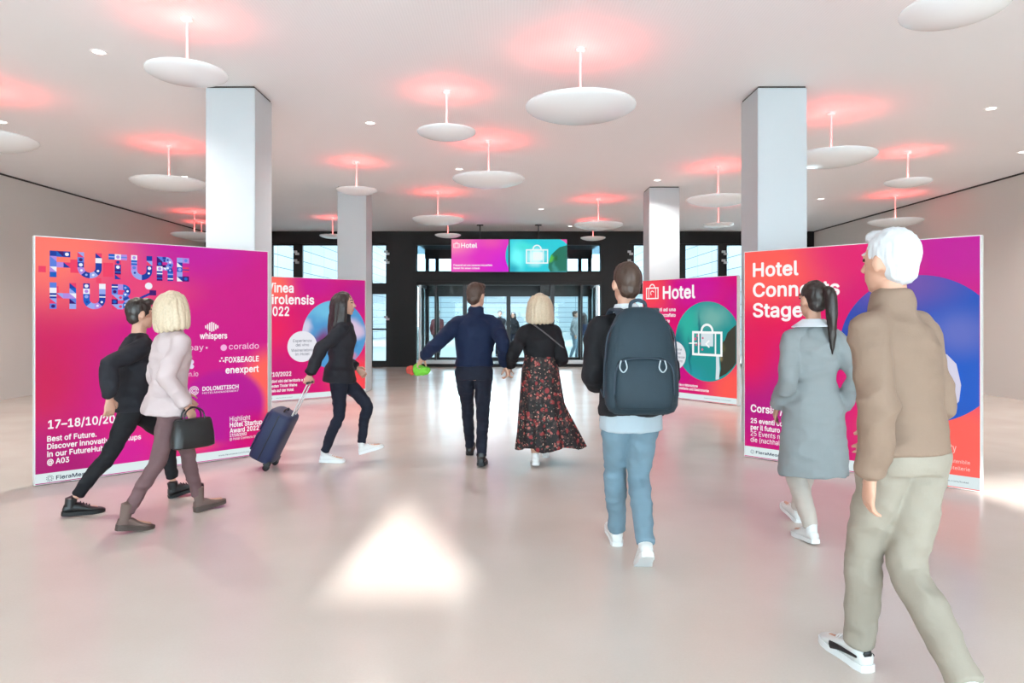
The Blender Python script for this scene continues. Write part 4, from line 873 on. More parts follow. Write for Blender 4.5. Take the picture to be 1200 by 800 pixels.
DOWN = [
    (-3.99, 6.66, 'recessed downlight near the top left, left of the small near saucer'),
    (-6.71, 9.05, 'recessed downlight at the left edge of the ceiling'),
    (-1.83, 9.09, 'recessed downlight left of the small central saucer lamp'),
    (-0.85, 11.91, 'recessed downlight between the two central saucers and the far left column'),
    (-5.95, 12.56, 'recessed downlight beside the large pale saucer left of the near left column'),
    (5.99, 8.46, 'recessed downlight at the upper right of the ceiling'),
    (8.06, 10.68, 'recessed downlight next to the right wall'),
    (2.82, 12.87, 'recessed downlight above the far right column'),
    (6.84, 14.91, 'recessed downlight right of the near right column, far down the ceiling'),
    (0.80, 16.31, 'recessed downlight above the right half of the screens'),
    (1.77, 19.36, 'farthest recessed downlight, close to the dark header right of the screens'),
]


def downlight(x, y, label=None):
    t = empty('downlight', (x, y, CEIL), label=label, cat='downlight', group='recessed ceiling downlights')
    bm = bmesh.new(); lathe(bm, [(0.055, -0.002), (0.075, -0.006), (0.08, 0.0), (0.055, 0.0)], 24)
    obj('trim_ring', bm, M['stem'], t, smooth=40)
    bm = bmesh.new(); lathe(bm, [(0.0, -0.002), (0.055, -0.002), (0.055, 0.0), (0.0, 0.0)], 20)
    obj('lamp_lens', bm, M['white_lens'], t)
    L = bpy.data.lights.new('downlight_lamp', 'SPOT')
    L.energy = DOWNLIGHT_WATTS
    L.spot_size = math.radians(140)
    L.spot_blend = 0.9
    L.shadow_soft_size = 0.05
    L.color = (1.0, 0.95, 0.91)
    lo = bpy.data.objects.new('downlight_lamp', L)
    COL.objects.link(lo)
    lo.parent = t
    lo.location = (0, 0, -0.02)


for x, y, lb in DOWN:
    downlight(x, y, lb)


# ------------------------------------------------------------------ backlit display stands
def lightbox(name, a, b, H, label, art, W=None, depth=0.085):
    """free-standing lightbox from ground point a (left end) to b (right end); its print faces local -Y"""
    ang = math.atan2(b[1] - a[1], b[0] - a[0])
    W = W or math.dist(a, b)
    t = empty('display_lightbox', (a[0], a[1], 0), ang, label=label, cat='advertising lightbox')
    fr = 0.018
    bm = bmesh.new()
    box(bm, 0, fr, 0, depth, 0.006, H)
    box(bm, W - fr, W, 0, depth, 0.006, H)
    box(bm, fr, W - fr, 0, depth, 0.006, 0.006 + fr)
    box(bm, fr, W - fr, 0, depth, H - fr, H)
    obj('frame', bm, M['frame'], t)
    for x in (0.15, W - 0.35):
        bm = bmesh.new()
        box(bm, x, x + 0.2, 0.01, depth - 0.01, 0, 0.006)
        obj('foot', bm, M['darkgrey'], t)
    bm = bmesh.new(); box(bm, fr * 0.5, W - fr * 0.5, depth - 0.006, depth + 0.001, 0.015, H - 0.01)
    obj('rear_fabric', bm, M['frame'], t)
    bm = bmesh.new(); flat(bm, rect(0.008, 0.012, W - 0.008, H - 0.008), -0.001)
    obj('printed_fabric', bm, art, t)
    return t, W


def strip(t, W, z0, z1):
    bm = bmesh.new(); flat(bm, rect(0.008, z0, W - 0.008, z1), -0.0025)
    return obj('footer_strip', bm, M['strip_print'], t)


WHITE = M['white_print']
INK = emat((60, 72, 92))
MAG, CORAL, CRIM, VIO = (203, 0, 142), (255, 112, 100), (218, 0, 92), (150, 0, 140)


def fiera_logo(t, u, z, s, www_u, www_r, text_r=None):
    bm = bmesh.new()
    for k in range(10):
        a = 2 * PI * k / 10
        for rr, q in ((0.9, 0.16), (0.5, 0.12)):
            flat(bm, circle_pts(u + s * rr * math.cos(a + rr), z + s * rr * math.sin(a + rr), s * q, 10), -0.0045)
    obj('footer_emblem', bm, INK, t)
    lettering('footer_lettering', [('FieraMesse', u + s * 1.7, z - s * 0.62, s * 1.3, 0.012, text_r)], t, INK)
    lettering('footer_web_lettering', [('www.fieramesse.com/hotel', www_u, z - s * 0.3, s * 0.62, 0.008, www_r)], t, INK)


# ---- stand with the patterned two-word title, front left
art1 = gradient_mat('print_magenta_coral', (206, 0, 136), [
    (0.05, 1.55, 1.0, 0.85, (214, 0, 104), 0.1),
    (0.1, 2.1, 1.25, 0.85, (255, 118, 104), 0.12),
    (0.85, 1.75, 0.75, 0.4, (232, 60, 120), 0.1),
    (1.35, 2.25, 0.85, 0.55, (196, 0, 158), 0.2),
    (0.0, 0.9, 0.7, 0.9, (206, 0, 86), 0.1),
    (0.15, 0.1, 0.8, 0.6, (172, 0, 112), 0.1),
    (1.05, 0.45, 0.75, 0.6, (232, 20, 120), 0.1),
    (0.75, 0.2, 0.4, 0.3, (214, 10, 150), 0.1),
    (2.14, 0.75, 0.42, 0.5, (255, 100, 90), 0.45),
    (1.36, 0.28, 0.42, 0.22, (255, 92, 92), 0.1),
    (1.62, 0.56, 0.5, 0.42, (186, 0, 148), 0.78),
    (1.95, 0.25, 0.35, 0.32, (212, 0, 110), 0.1),
])
S1, W1 = lightbox('display_lightbox', (-4.148, 5.98), (-2.60, 7.413), 2.2,
                  'magenta lightbox with the patterned FUTURE HUB title, in front of the near left column', art1)
strip(S1, W1, 0.02, 0.103)
PAL = [(28, 62, 160), (92, 128, 222), (150, 168, 236), (238, 240, 250), (60, 20, 110), (232, 60, 110), (176, 140, 226), (24, 96, 196)]
pal_m = [emat(c) for c in PAL]
rnd = random.Random(11)


def mosaic_rect(bm, x0, z0, x1, z1, first=None):
    """a letter stroke cut into a few colour blocks with a mark on each"""
    w, h = x1 - x0, z1 - z0
    n = max(1, round(max(w, h) / min(w, h)))
    prev = -1
    for i in range(n):
        c = rnd.choice([k for k in range(8) if k != prev])
        prev = c
        if w >= h:
            a = (x0 + w * i / n, z0, x0 + w * (i + 1) / n, z1)
        else:
            a = (x0, z0 + h * i / n, x1, z0 + h * (i + 1) / n)
        flat(bm, rect(*a), -0.004, c)
        cx, cz, r = (a[0] + a[2]) / 2, (a[1] + a[3]) / 2, min(w, h) * 0.3
        k = rnd.randrange(4)
        c2 = (c + 3) % 8
        if k == 0:
            flat(bm, circle_pts(cx, cz, r, 14), -0.0052, c2)
        elif k == 1:
            flat(bm, [(a[0], a[1]), (a[2], a[1]), (a[0], a[3])], -0.0052, c2)
        elif k == 2:
            flat(bm, rect(a[0], cz - r * 0.4, a[2], cz + r * 0.3), -0.0052, c2)


def mosaic_band(bm, cx, cz, r0, r1, a0, a1, n=4):
    for i in range(n):
        flat(bm, band(cx, cz, r0, r1, a0 + (a1 - a0) * i / n, a0 + (a1 - a0) * (i + 1) / n, 6), -0.004, rnd.choice([0, 1, 7, 2, 6, 0, 7]))
        a = a0 + (a1 - a0) * (i + 0.5) / n
        flat(bm, circle_pts(cx + (r0 + r1) / 2 * math.cos(a), cz + (r0 + r1) / 2 * math.sin(a), (r1 - r0) * 0.2, 10), -0.0052, rnd.choice([3, 2, 0]))


def title_letter(ch, x, z, w, h):
    s = 0.052
    bm = bmesh.new()
    if ch == 'F':
        mosaic_rect(bm, x, z, x + s, z + h)
        mosaic_rect(bm, x + s, z + h - s, x + w, z + h)
        mosaic_rect(bm, x + s, z + h * 0.38, x + w, z + h * 0.38 + s * 0.9)
    elif ch == 'U':
        r = w / 2
        mosaic_rect(bm, x, z + r, x + s, z + h)
        mosaic_rect(bm, x + w - s, z + r, x + w, z + h)
        mosaic_band(bm, x + r, z + r, r - s, r, PI, 2 * PI)
    elif ch == 'T':
        mosaic_rect(bm, x, z + h - s, x + w, z + h)
        mosaic_rect(bm, x + w / 2 - s / 2, z, x + w / 2 + s / 2, z + h - s)
    elif ch == 'R':
        mosaic_rect(bm, x, z, x + s, z + h)
        r = h * 0.28
        mosaic_rect(bm, x + s, z + h - s, x + w - r, z + h)
        mosaic_band(bm, x + w - r, z + h - r, r - s, r, -PI / 2, PI / 2)
        mosaic_rect(bm, x + s, z + h - 2 * r, x + w - r, z + h - 2 * r + s)
        mosaic_band(bm, x + w - r, z + h - 3 * r + s, r - s, r, 0, PI / 2, 2)
        mosaic_rect(bm, x + w - s, z, x + w, z + h - 3 * r + s)
    elif ch == 'E':
        mosaic_rect(bm, x, z, x + s, z + h)
        for k in (0, (h - s) / 2, h - s):
            mosaic_rect(bm, x + s, z + k, x + w, z + k + s)
    elif ch == 'H':
        mosaic_rect(bm, x, z, x + s, z + h)
        mosaic_rect(bm, x + w - s, z, x + w, z + h)
        mosaic_rect(bm, x + s, z + h * 0.4, x + w - s, z + h * 0.4 + s * 0.9)
    elif ch == 'B':
        mosaic_rect(bm, x, z, x + s, z + h)
        r = h * 0.27
        for k in (h - r, h - 3 * r + s * 0.55):
            mosaic_rect(bm, x + s, z + k + r - s, x + w - r, z + k + r)
            mosaic_band(bm, x + w - r, z + k, r - s, r, -PI / 2, PI / 2, 3)
        mosaic_rect(bm, x + s, z, x + w - r, z + s)
    obj('title_letter', bm, pal_m, S1)


u = 0.113
for ch, x0, x1 in (('F', 0.113, 0.27), ('U', 0.325, 0.52), ('T', 0.575, 0.73), ('U', 0.765, 0.95), ('R', 0.99, 1.14), ('E', 1.175, 1.29)):
    title_letter(ch, x0, 1.84, x1 - x0, 0.235)
for ch, x0, x1 in (('H', 0.113, 0.315), ('U', 0.37, 0.55), ('B', 0.60, 0.76)):
    title_letter(ch, x0, 1.558, x1 - x0, 0.235)
bm = bmesh.new()
flat(bm, circle_pts(0.918, 1.785, 0.033, 20), -0.004, 3)
flat(bm, [(0.84, 1.655), (0.935, 1.70), (0.928, 1.722), (0.832, 1.672)], -0.004, 0)
flat(bm, rect(0.925, 1.695, 0.985, 1.745), -0.0045, 4)
flat(bm, band(0.816, 1.635, 0.017, 0.033, 0, 2 * PI, 20), -0.0045, 2)
flat(bm, circle_pts(0.816, 1.635, 0.017, 16), -0.0045, 0)
obj('title_robot_arm', bm, pal_m, S1)
for (x, z, w_, h_) in ((0.03, 1.88, 0.055, 0.055), (0.27, 1.885, 0.09, 0.12), (0.53, 1.86, 0.085, 0.13), (0.475, 1.8, 0.04, 0.045), (0.13, 1.70, 0.05, 0.06)):
    bm = bmesh.new()
    flat(bm, rect(x, z, x + w_, z + h_), -0.0035)
    obj('title_pixel', bm, emat((240, 66, 104)), S1)
# sponsor marks
bm = bmesh.new()
for k, h_ in enumerate((0.03, 0.055, 0.085, 0.1, 0.085, 0.055, 0.03)):
    x = 1.445 + k * 0.02
    flat(bm, rect(x, 1.385 - h_ / 2, x + 0.012, 1.385 + h_ / 2), -0.0045)
obj('sponsor_emblem', bm, WHITE, S1)
bm = bmesh.new(); flat(bm, circle_pts(1.632, 1.168, 0.033, 20), -0.0045)
obj('sponsor_emblem', bm, emat((244, 180, 226)), S1)
bm = bmesh.new()
for k in range(3):
    a = PI / 2 + k * 2 * PI / 3
    flat(bm, circle_pts(1.612 + 0.02 * math.cos(a), 1.04 + 0.02 * math.sin(a), 0.009, 10), -0.0045)
obj('sponsor_emblem', bm, WHITE, S1)
bm = bmesh.new()
for k in range(4):
    a = PI / 4 + k * PI / 2
    flat(bm, circle_pts(1.29 + 0.032 * math.cos(a), 1.01 + 0.032 * math.sin(a), 0.024, 12), -0.0045)
obj('sponsor_emblem', bm, emat((226, 214, 236)), S1)
bm = bmesh.new()
for r in (0.012, 0.026, 0.04):
    flat(bm, band(1.337, 0.742, r, r + 0.006, 0, 2 * PI, 24), -0.0045)
obj('sponsor_emblem', bm, WHITE, S1)
bm = bmesh.new(); flat(bm, circle_pts(1.46, 1.172, 0.01, 12), -0.006)
obj('sponsor_bullet', bm, emat((240, 214, 232)), S1)
lettering('sponsor_lettering', [('whispers', 1.393, 1.264, 0.062, 0.02, 1.667)], S1, WHITE)
lettering('sponsor_lettering', [('spay', 1.238, 1.15, 0.058, 0.006, 1.43)], S1, emat((240, 214, 232)))
lettering('sponsor_lettering', [('coraldo', 1.684, 1.148, 0.062, 0.0, 2.002)], S1, emat((252, 214, 240)))
lettering('sponsor_lettering', [('FOX&EAGLE', 1.645, 1.012, 0.058, 0.022, 2.002)], S1, WHITE)
lettering('sponsor_lettering', [('enexpert', 1.649, 0.9, 0.07, 0.032, 2.002)], S1, WHITE)
lettering('sponsor_lettering', [('libun.io', 1.189, 0.888, 0.05, 0.01, 1.377)], S1, emat((240, 214, 232)))
lettering('sponsor_lettering', [('DOLOMITISCH', 1.418, 0.735, 0.042, 0.016, 1.785), ('HOTELMANAGEMENT', 1.418, 0.703, 0.018, 0.004, 1.785)], S1, WHITE)
lettering('date_lettering', [('17\u201318/10/2022', 0.1, 0.496, 0.075, 0.02, 0.735)], S1, WHITE)
lettering('slogan_lettering', [('Best of Future.', 0.094, 0.383, 0.048, 0.018, 0.477), ('Discover innovative Startups', 0.094, 0.315, 0.048, 0.018, 0.85),
                               ('in our FutureHub', 0.094, 0.247, 0.048, 0.018, 0.539), ('@ A03', 0.094, 0.18, 0.048, 0.018, 0.261)], S1, WHITE)
lettering('award_lettering', [('Highlight', 1.693, 0.395, 0.05, 0.008, 1.909), ('Hotel Startup', 1.693, 0.335, 0.05, 0.022, 2.039), ('Award 2022', 1.693, 0.275, 0.05, 0.022, 2.002),
                              ('17/10/2022', 1.693, 0.235, 0.03, 0.012, 1.87), ('@ Hotel Connects Stage', 1.693, 0.198, 0.026, 0.01, 2.02)], S1, WHITE)
fiera_logo(S1, 0.115, 0.055, 0.027, 1.58, 1.90, 0.442)

# ---- stand for the stage programme, front right
art2 = gradient_mat('print_crimson_coral', (216, 0, 112), [
    (0.15, 1.5, 1.1, 0.6, (232, 6, 84), 0.1),
    (0.2, 2.0, 1.05, 0.62, (255, 92, 84), 0.2),
    (1.2, 2.1, 0.8, 0.4, (228, 20, 112), 0.1),
    (2.0, 2.1, 0.9, 0.7, (196, 0, 156), 0.15),
    (0.25, 0.6, 0.9, 0.85, (180, 0, 126), 0.1),
    (0.05, 1.1, 0.5, 0.6, (226, 0, 88), 0.1),
    (1.9, 0.3, 1.0, 0.75, (255, 98, 88), 0.35),
    (0.9, 0.2, 0.5, 0.4, (206, 10, 110), 0.1),
])
S2, W2 = lightbox('display_lightbox', (2.515, 7.264), (4.0, 5.768), 2.18,
                  'red lightbox headed Hotel Connects Stage, in front of the near right column', art2)
strip(S2, W2, 0.02, 0.121)
lettering('headline_lettering', [('Hotel', 0.1, 1.911, 0.144, 0.034, 0.577), ('Connects', 0.1, 1.7, 0.144, 0.034, 0.972), ('Stage', 0.1, 1.488, 0.144, 0.034, 0.62)], S2, WHITE)
lettering('place_lettering', [('Corsia / G', 0.076, 0.489, 0.078, 0.026, 0.515)], S2, WHITE)
lettering('event_lettering', [('25 eventi con top', 0.076, 0.372, 0.05, 0.02, 0.56), ('per il futuro green', 0.076, 0.303, 0.05, 0.02, 0.56),
                              ('25 Events mit Top', 0.076, 0.237, 0.05, 0.004, 0.56), ('die (nachhaltige) Zu', 0.076, 0.172, 0.05, 0.004, 0.58)], S2, WHITE)
bm = bmesh.new()
ccx, ccz, cr = 1.63, 1.20, 0.66
pts = [p for p in circle_pts(ccx, ccz, cr, 96) if p[0] <= W2 - 0.008]
i0 = max(range(len(pts)), key=lambda i: (math.dist(pts[i], pts[i - 1])))
pts = pts[i0:] + pts[:i0]
flat(bm, pts, -0.003)
blue = gradient_mat('print_blue', (26, 84, 190), [(1.2, 1.4, 0.6, 0.7, (40, 70, 170), 0.1), (2.0, 0.9, 0.5, 0.6, (20, 92, 204), 0.1), (1.5, 1.8, 0.7, 0.4, (110, 80, 170), 0.1), (1.95, 1.35, 0.35, 0.3, (96, 110, 196), 0.1)])
obj('round_picture', bm, blue, S2)
# the printed figure with folded arms in a light patterned shirt
shirt = gradient_mat('print_light_shirt', (214, 210, 230), [(1.75, 0.9, 0.22, 0.28, (96, 84, 150), 0.1), (1.9, 1.08, 0.14, 0.1, (236, 234, 244), 0.1), (1.82, 0.78, 0.12, 0.06, (60, 60, 130), 0.2)], turb=0.25)
bm = bmesh.new()
flat(bm, [(1.30, 1.0), (1.36, 1.12), (1.52, 1.2), (1.7, 1.22), (1.86, 1.16), (1.93, 1.08), (1.965, 0.9), (1.95, 0.76), (1.86, 0.63), (1.78, 0.562), (1.62, 0.544), (1.45, 0.58), (1.36, 0.66)], -0.004)
obj('printed_shirt', bm, shirt, S2)
bm = bmesh.new()
flat(bm, circle_pts(1.66, 1.36, 0.1, 24, rz=0.13), -0.0045)
flat(bm, [(1.6, 1.28), (1.72, 1.28), (1.75, 1.18), (1.57, 1.18)], -0.0045)
flat(bm, [(1.5, 0.93), (1.72, 0.86), (1.86, 0.9), (1.87, 0.96), (1.74, 0.94), (1.54, 1.0)], -0.005)
obj('printed_face_and_arms', bm, emat((206, 150, 150)), S2)
bm = bmesh.new()
flat(bm, circle_pts(1.66, 1.395, 0.108, 24, 0, PI, rz=0.12), -0.005)
for k in range(6):
    flat(bm, [(1.6 + k * 0.05, 0.82 - k * 0.012), (1.625 + k * 0.05, 0.83 - k * 0.012), (1.72 + k * 0.04, 0.70), (1.70 + k * 0.04, 0.69)], -0.005)
obj('printed_dark_marks', bm, emat((52, 48, 120)), S2)
bm = bmesh.new(); flat(bm, circle_pts(0.70, 0.97, 0.215, 40), -0.0045)
obj('round_badge', bm, emat((226, 232, 244)), S2)
lettering('partner_lettering', [('mobility', 1.731, 0.325, 0.062, 0.006, 1.93)], S2, emat((255, 214, 206)))
lettering('small_lettering', [('25 appuntamenti ospitalit\u00e0 sostenibile', 1.42, 0.226, 0.03, 0.008, 2.03), ('25 Events rund um die Hotellerie', 1.42, 0.168, 0.03, 0.002, 2.03)], S2, emat((255, 206, 200)))
fiera_logo(S2, 0.095, 0.068, 0.022, 1.665, 2.02, 0.42)

# ---- wine fair stand, far left
art3 = gradient_mat('print_coral_magenta', (214, 0, 112), [
    (0.3, 1.3, 0.8, 0.6, (236, 20, 96), 0.1),
    (0.35, 2.05, 0.75, 0.55, (255, 104, 92), 0.2),
    (1.2, 2.1, 0.7, 0.5, (202, 0, 142), 0.15),
    (2.0, 1.9, 0.7, 0.6, (186, 0, 136), 0.1),
    (0.5, 0.4, 0.8, 0.6, (198, 0, 116), 0.1),
    (2.1, 0.35, 0.95, 0.6, (246, 70, 78), 0.2),
])
S3, W3 = lightbox('display_lightbox', (-4.42, 11.7), (-2.73, 13.1), 2.2,
                  'red lightbox headed Vinea Tirolensis, in front of the far left column', art3)
strip(S3, W3, 0.02, 0.115)
lettering('headline_lettering', [('Vinea', 0.285, 1.928, 0.163, 0.034, 0.772), ('Tirolensis', 0.245, 1.722, 0.163, 0.034, 1.157), ('2022', 0.29, 1.513, 0.163, 0.034, 0.69)], S3, WHITE)
bm = bmesh.new()
flat(bm, [p for p in circle_pts(1.565, 1.165, 0.635, 80)], -0.003)
pic3 = gradient_mat('print_tasting_picture', (76, 150, 206), [
    (1.55, 1.75, 0.6, 0.3, (110, 190, 226), 0.2), (1.1, 1.45, 0.22, 0.25, (208, 206, 232), 0.3), (2.1, 1.4, 0.3, 0.28, (214, 190, 216), 0.3),
    (1.15, 1.1, 0.2, 0.22, (30, 50, 110), 0.3), (1.95, 1.05, 0.25, 0.2, (36, 40, 92), 0.3), (2.05, 0.85, 0.15, 0.12, (206, 130, 160), 0.3), (1.5, 1.2, 0.3, 0.3, (120, 60, 120), 0.2)], turb=0.3)
obj('round_picture', bm, pic3, S3)
bm = bmesh.new(); flat(bm, circle_pts(0.935, 0.96, 0.278, 40), -0.0045)
obj('round_badge', bm, emat((232, 232, 240)), S3)
lettering('badge_lettering', [('Esperienza', 0.935, 1.04, 0.05, 0.01, None, 'C'), ('del vino', 0.935, 0.965, 0.05, 0.01, None, 'C'),
                              ('Weinerlebnis', 0.935, 0.87, 0.05, 0.01, None, 'C'), ('im Hotel', 0.935, 0.80, 0.05, 0.0, None, 'C')], S3, INK)
lettering('date_lettering', [('18/10/2022', 0.255, 0.448, 0.075, 0.02, 0.728)], S3, WHITE)
lettering('small_lettering', [('I migliori vini del territorio a Hotel', 0.255, 0.338, 0.05, 0.014, 1.092), ('Die besten Tiroler Weine', 0.255, 0.255, 0.05, 0.014, 0.835),
                              ('erstmals auf der Hotel', 0.255, 0.175, 0.05, 0.014, 0.772)], S3, WHITE)
fiera_logo(S3, 0.12, 0.066, 0.024, 0.45, 0.75)

# ---- hotel fair stand with the suitcase picture, far right
art4 = gradient_mat('print_coral_magenta_violet', (212, 0, 112), [
    (0.15, 2.0, 0.85, 0.75, (246, 66, 84), 0.2),
    (1.3, 2.0, 0.9, 0.6, (204, 0, 150), 0.2),
    (0.4, 1.2, 0.7, 0.5, (226, 0, 104), 0.1),
    (0.6, 0.5, 0.8, 0.5, (190, 0, 134), 0.1),
    (2.1, 0.25, 0.9, 0.65, (252, 88, 80), 0.25),
    (2.1, 1.7, 0.4, 0.5, (196, 0, 140), 0.1),
])
S4, W4 = lightbox('display_lightbox', (2.598, 13.156), (3.847, 11.44), 2.19,
                  'magenta lightbox with the suitcase icon and Hotel headline, in front of the far right column', art4)
strip(S4, W4, 0.02, 0.12)


def suitcase_icon(bm, x, z, w, h, s, y=-0.0055):
    """white outline case: rectangle, two straps and a round handle"""
    for r in ((x, z, x + w, z + s), (x, z + h - s, x + w, z + h), (x, z + s, x + s, z + h - s), (x + w - s, z + s, x + w, z + h - s),
              (x + w * 0.2, z + s, x + w * 0.2 + s * 0.7, z + h - s), (x + w * 0.8 - s * 0.7, z + s, x + w * 0.8, z + h - s)):
        flat(bm, rect(*r), y)
    flat(bm, band(x + w / 2, z + h, w * 0.15, w * 0.15 + s, 0, PI, 16), y)


bm = bmesh.new()
suitcase_icon(bm, 0.095, 1.83, 0.31, 0.22, 0.022)
flat(bm, band(0.25, 1.945, 0.03, 0.047, 0.3, 4.2, 16), -0.0055)
obj('headline_icon', bm, WHITE, S4)
lettering('headline_lettering', [('Hotel', 0.511, 1.832, 0.235, 0.034, 1.258)], S4, WHITE)
lettering('slogan_lettering', [('Preparati ad una', 0.10, 1.6, 0.062, 0.02, 0.815), ('vacanza mozzafiato', 0.10, 1.497, 0.062, 0.02, 0.815), ('a Hotel 2022 per te', 0.10, 1.39, 0.062, 0.02, 0.675)], S4, WHITE)
bm = bmesh.new()
flat(bm, [p for p in circle_pts(1.505, 1.062, 0.70, 96) if p[0] < W4 - 0.008][0:], -0.003)
bm.free()
bm = bmesh.new()
c4 = circle_pts(1.505, 1.062, 0.70, 120)
c4 = [(min(x, W4 - 0.01), z) for x, z in c4]
flat(bm, c4, -0.003)
pool = gradient_mat('print_teal_pool', (22, 146, 146), [
    (1.2, 1.5, 0.45, 0.5, (40, 176, 160), 0.1), (1.75, 1.6, 0.5, 0.35, (112, 176, 168), 0.1), (1.0, 1.0, 0.22, 0.6, (12, 106, 122), 0.1),
    (1.3, 0.55, 0.5, 0.3, (30, 150, 160), 0.1), (1.45, 1.3, 0.06, 0.5, (14, 110, 120), 0.1), (1.25, 0.9, 0.05, 0.5, (14, 104, 118), 0.1)], turb=0.22)
obj('round_picture', bm, pool, S4)
bm = bmesh.new()
flat(bm, [(2.1, 1.36), (2.02, 1.30), (1.93, 1.22), (1.88, 1.1), (1.80, 1.02), (1.84, 0.9), (1.78, 0.78), (1.80, 0.6), (1.76, 0.45), (1.9, 0.52), (2.02, 0.62), (2.1, 0.72)], -0.004)
obj('printed_rocks', bm, gradient_mat('print_rocks', (58, 58, 48), [(1.95, 1.15, 0.2, 0.2, (120, 124, 66), 0.2), (1.9, 0.7, 0.2, 0.2, (38, 38, 40), 0.2), (2.0, 0.95, 0.08, 0.08, (146, 130, 90), 0.1)], turb=0.4), S4)
bm = bmesh.new()
flat(bm, [(1.70, 0.82), (1.76, 0.82), (1.775, 0.6), (1.76, 0.42), (1.69, 0.41), (1.70, 0.6)], -0.0045)
flat(bm, rect(1.38, 0.98, 1.64, 1.22), -0.0045)
obj('printed_water_and_sheet', bm, emat((214, 226, 232)), S4)
bm = bmesh.new()
suitcase_icon(bm, 1.19, 0.81, 0.64, 0.43, 0.04)
flat(bm, [(1.12, 1.03), (1.3, 1.04), (1.3, 1.02), (1.12, 1.01)], -0.0055)
flat(bm, [(1.55, 1.09), (1.47, 1.02), (1.55, 0.95), (1.57, 0.97), (1.51, 1.02), (1.57, 1.07)], -0.0055)
obj('suitcase_outline', bm, WHITE, S4)
bm = bmesh.new()
for x, z, r in ((1.26, 1.10, 0.03), (1.3, 1.16, 0.025), (1.34, 1.02, 0.03), (1.41, 0.92, 0.022), (1.28, 1.0, 0.022), (1.42, 1.12, 0.02)):
    flat(bm, circle_pts(x, z, r, 12), -0.005)
obj('printed_flowers', bm, emat((206, 110, 140)), S4)
bm = bmesh.new(); flat(bm, circle_pts(0.79, 0.79, 0.258, 40), -0.0045)
obj('round_badge', bm, emat((226, 228, 234)), S4)
lettering('badge_lettering', [('Salone', 0.86, 0.88, 0.045, 0.006, None, 'C'), ('Hotel', 0.86, 0.81, 0.045, 0.006, None, 'C'), ('Fachmesse', 0.86, 0.74, 0.045, 0.006, None, 'C'), ('Bolzano', 0.86, 0.67, 0.045, 0.006, None, 'C')], S4, INK)
lettering('date_lettering', [('17\u201320/10/2022', 0.1, 0.345, 0.075, 0.004, 0.70)], S4, WHITE)
lettering('small_lettering', [('Fiera internazionale per h\u00f4tellerie e ristorazione', 0.10, 0.244, 0.045, 0.014, 1.314), ('Internationale Fachmesse f\u00fcr Hotellerie und Gastronomie', 0.10, 0.18, 0.045, 0.014, 1.551)], S4, WHITE)
fiera_logo(S4, 0.12, 0.072, 0.024, 1.45, 2.0)


# ------------------------------------------------------------------ pair of screens hanging over the entrance
SCY = 19.0
def sx(p):
    return (p - 595) * SCY / 800


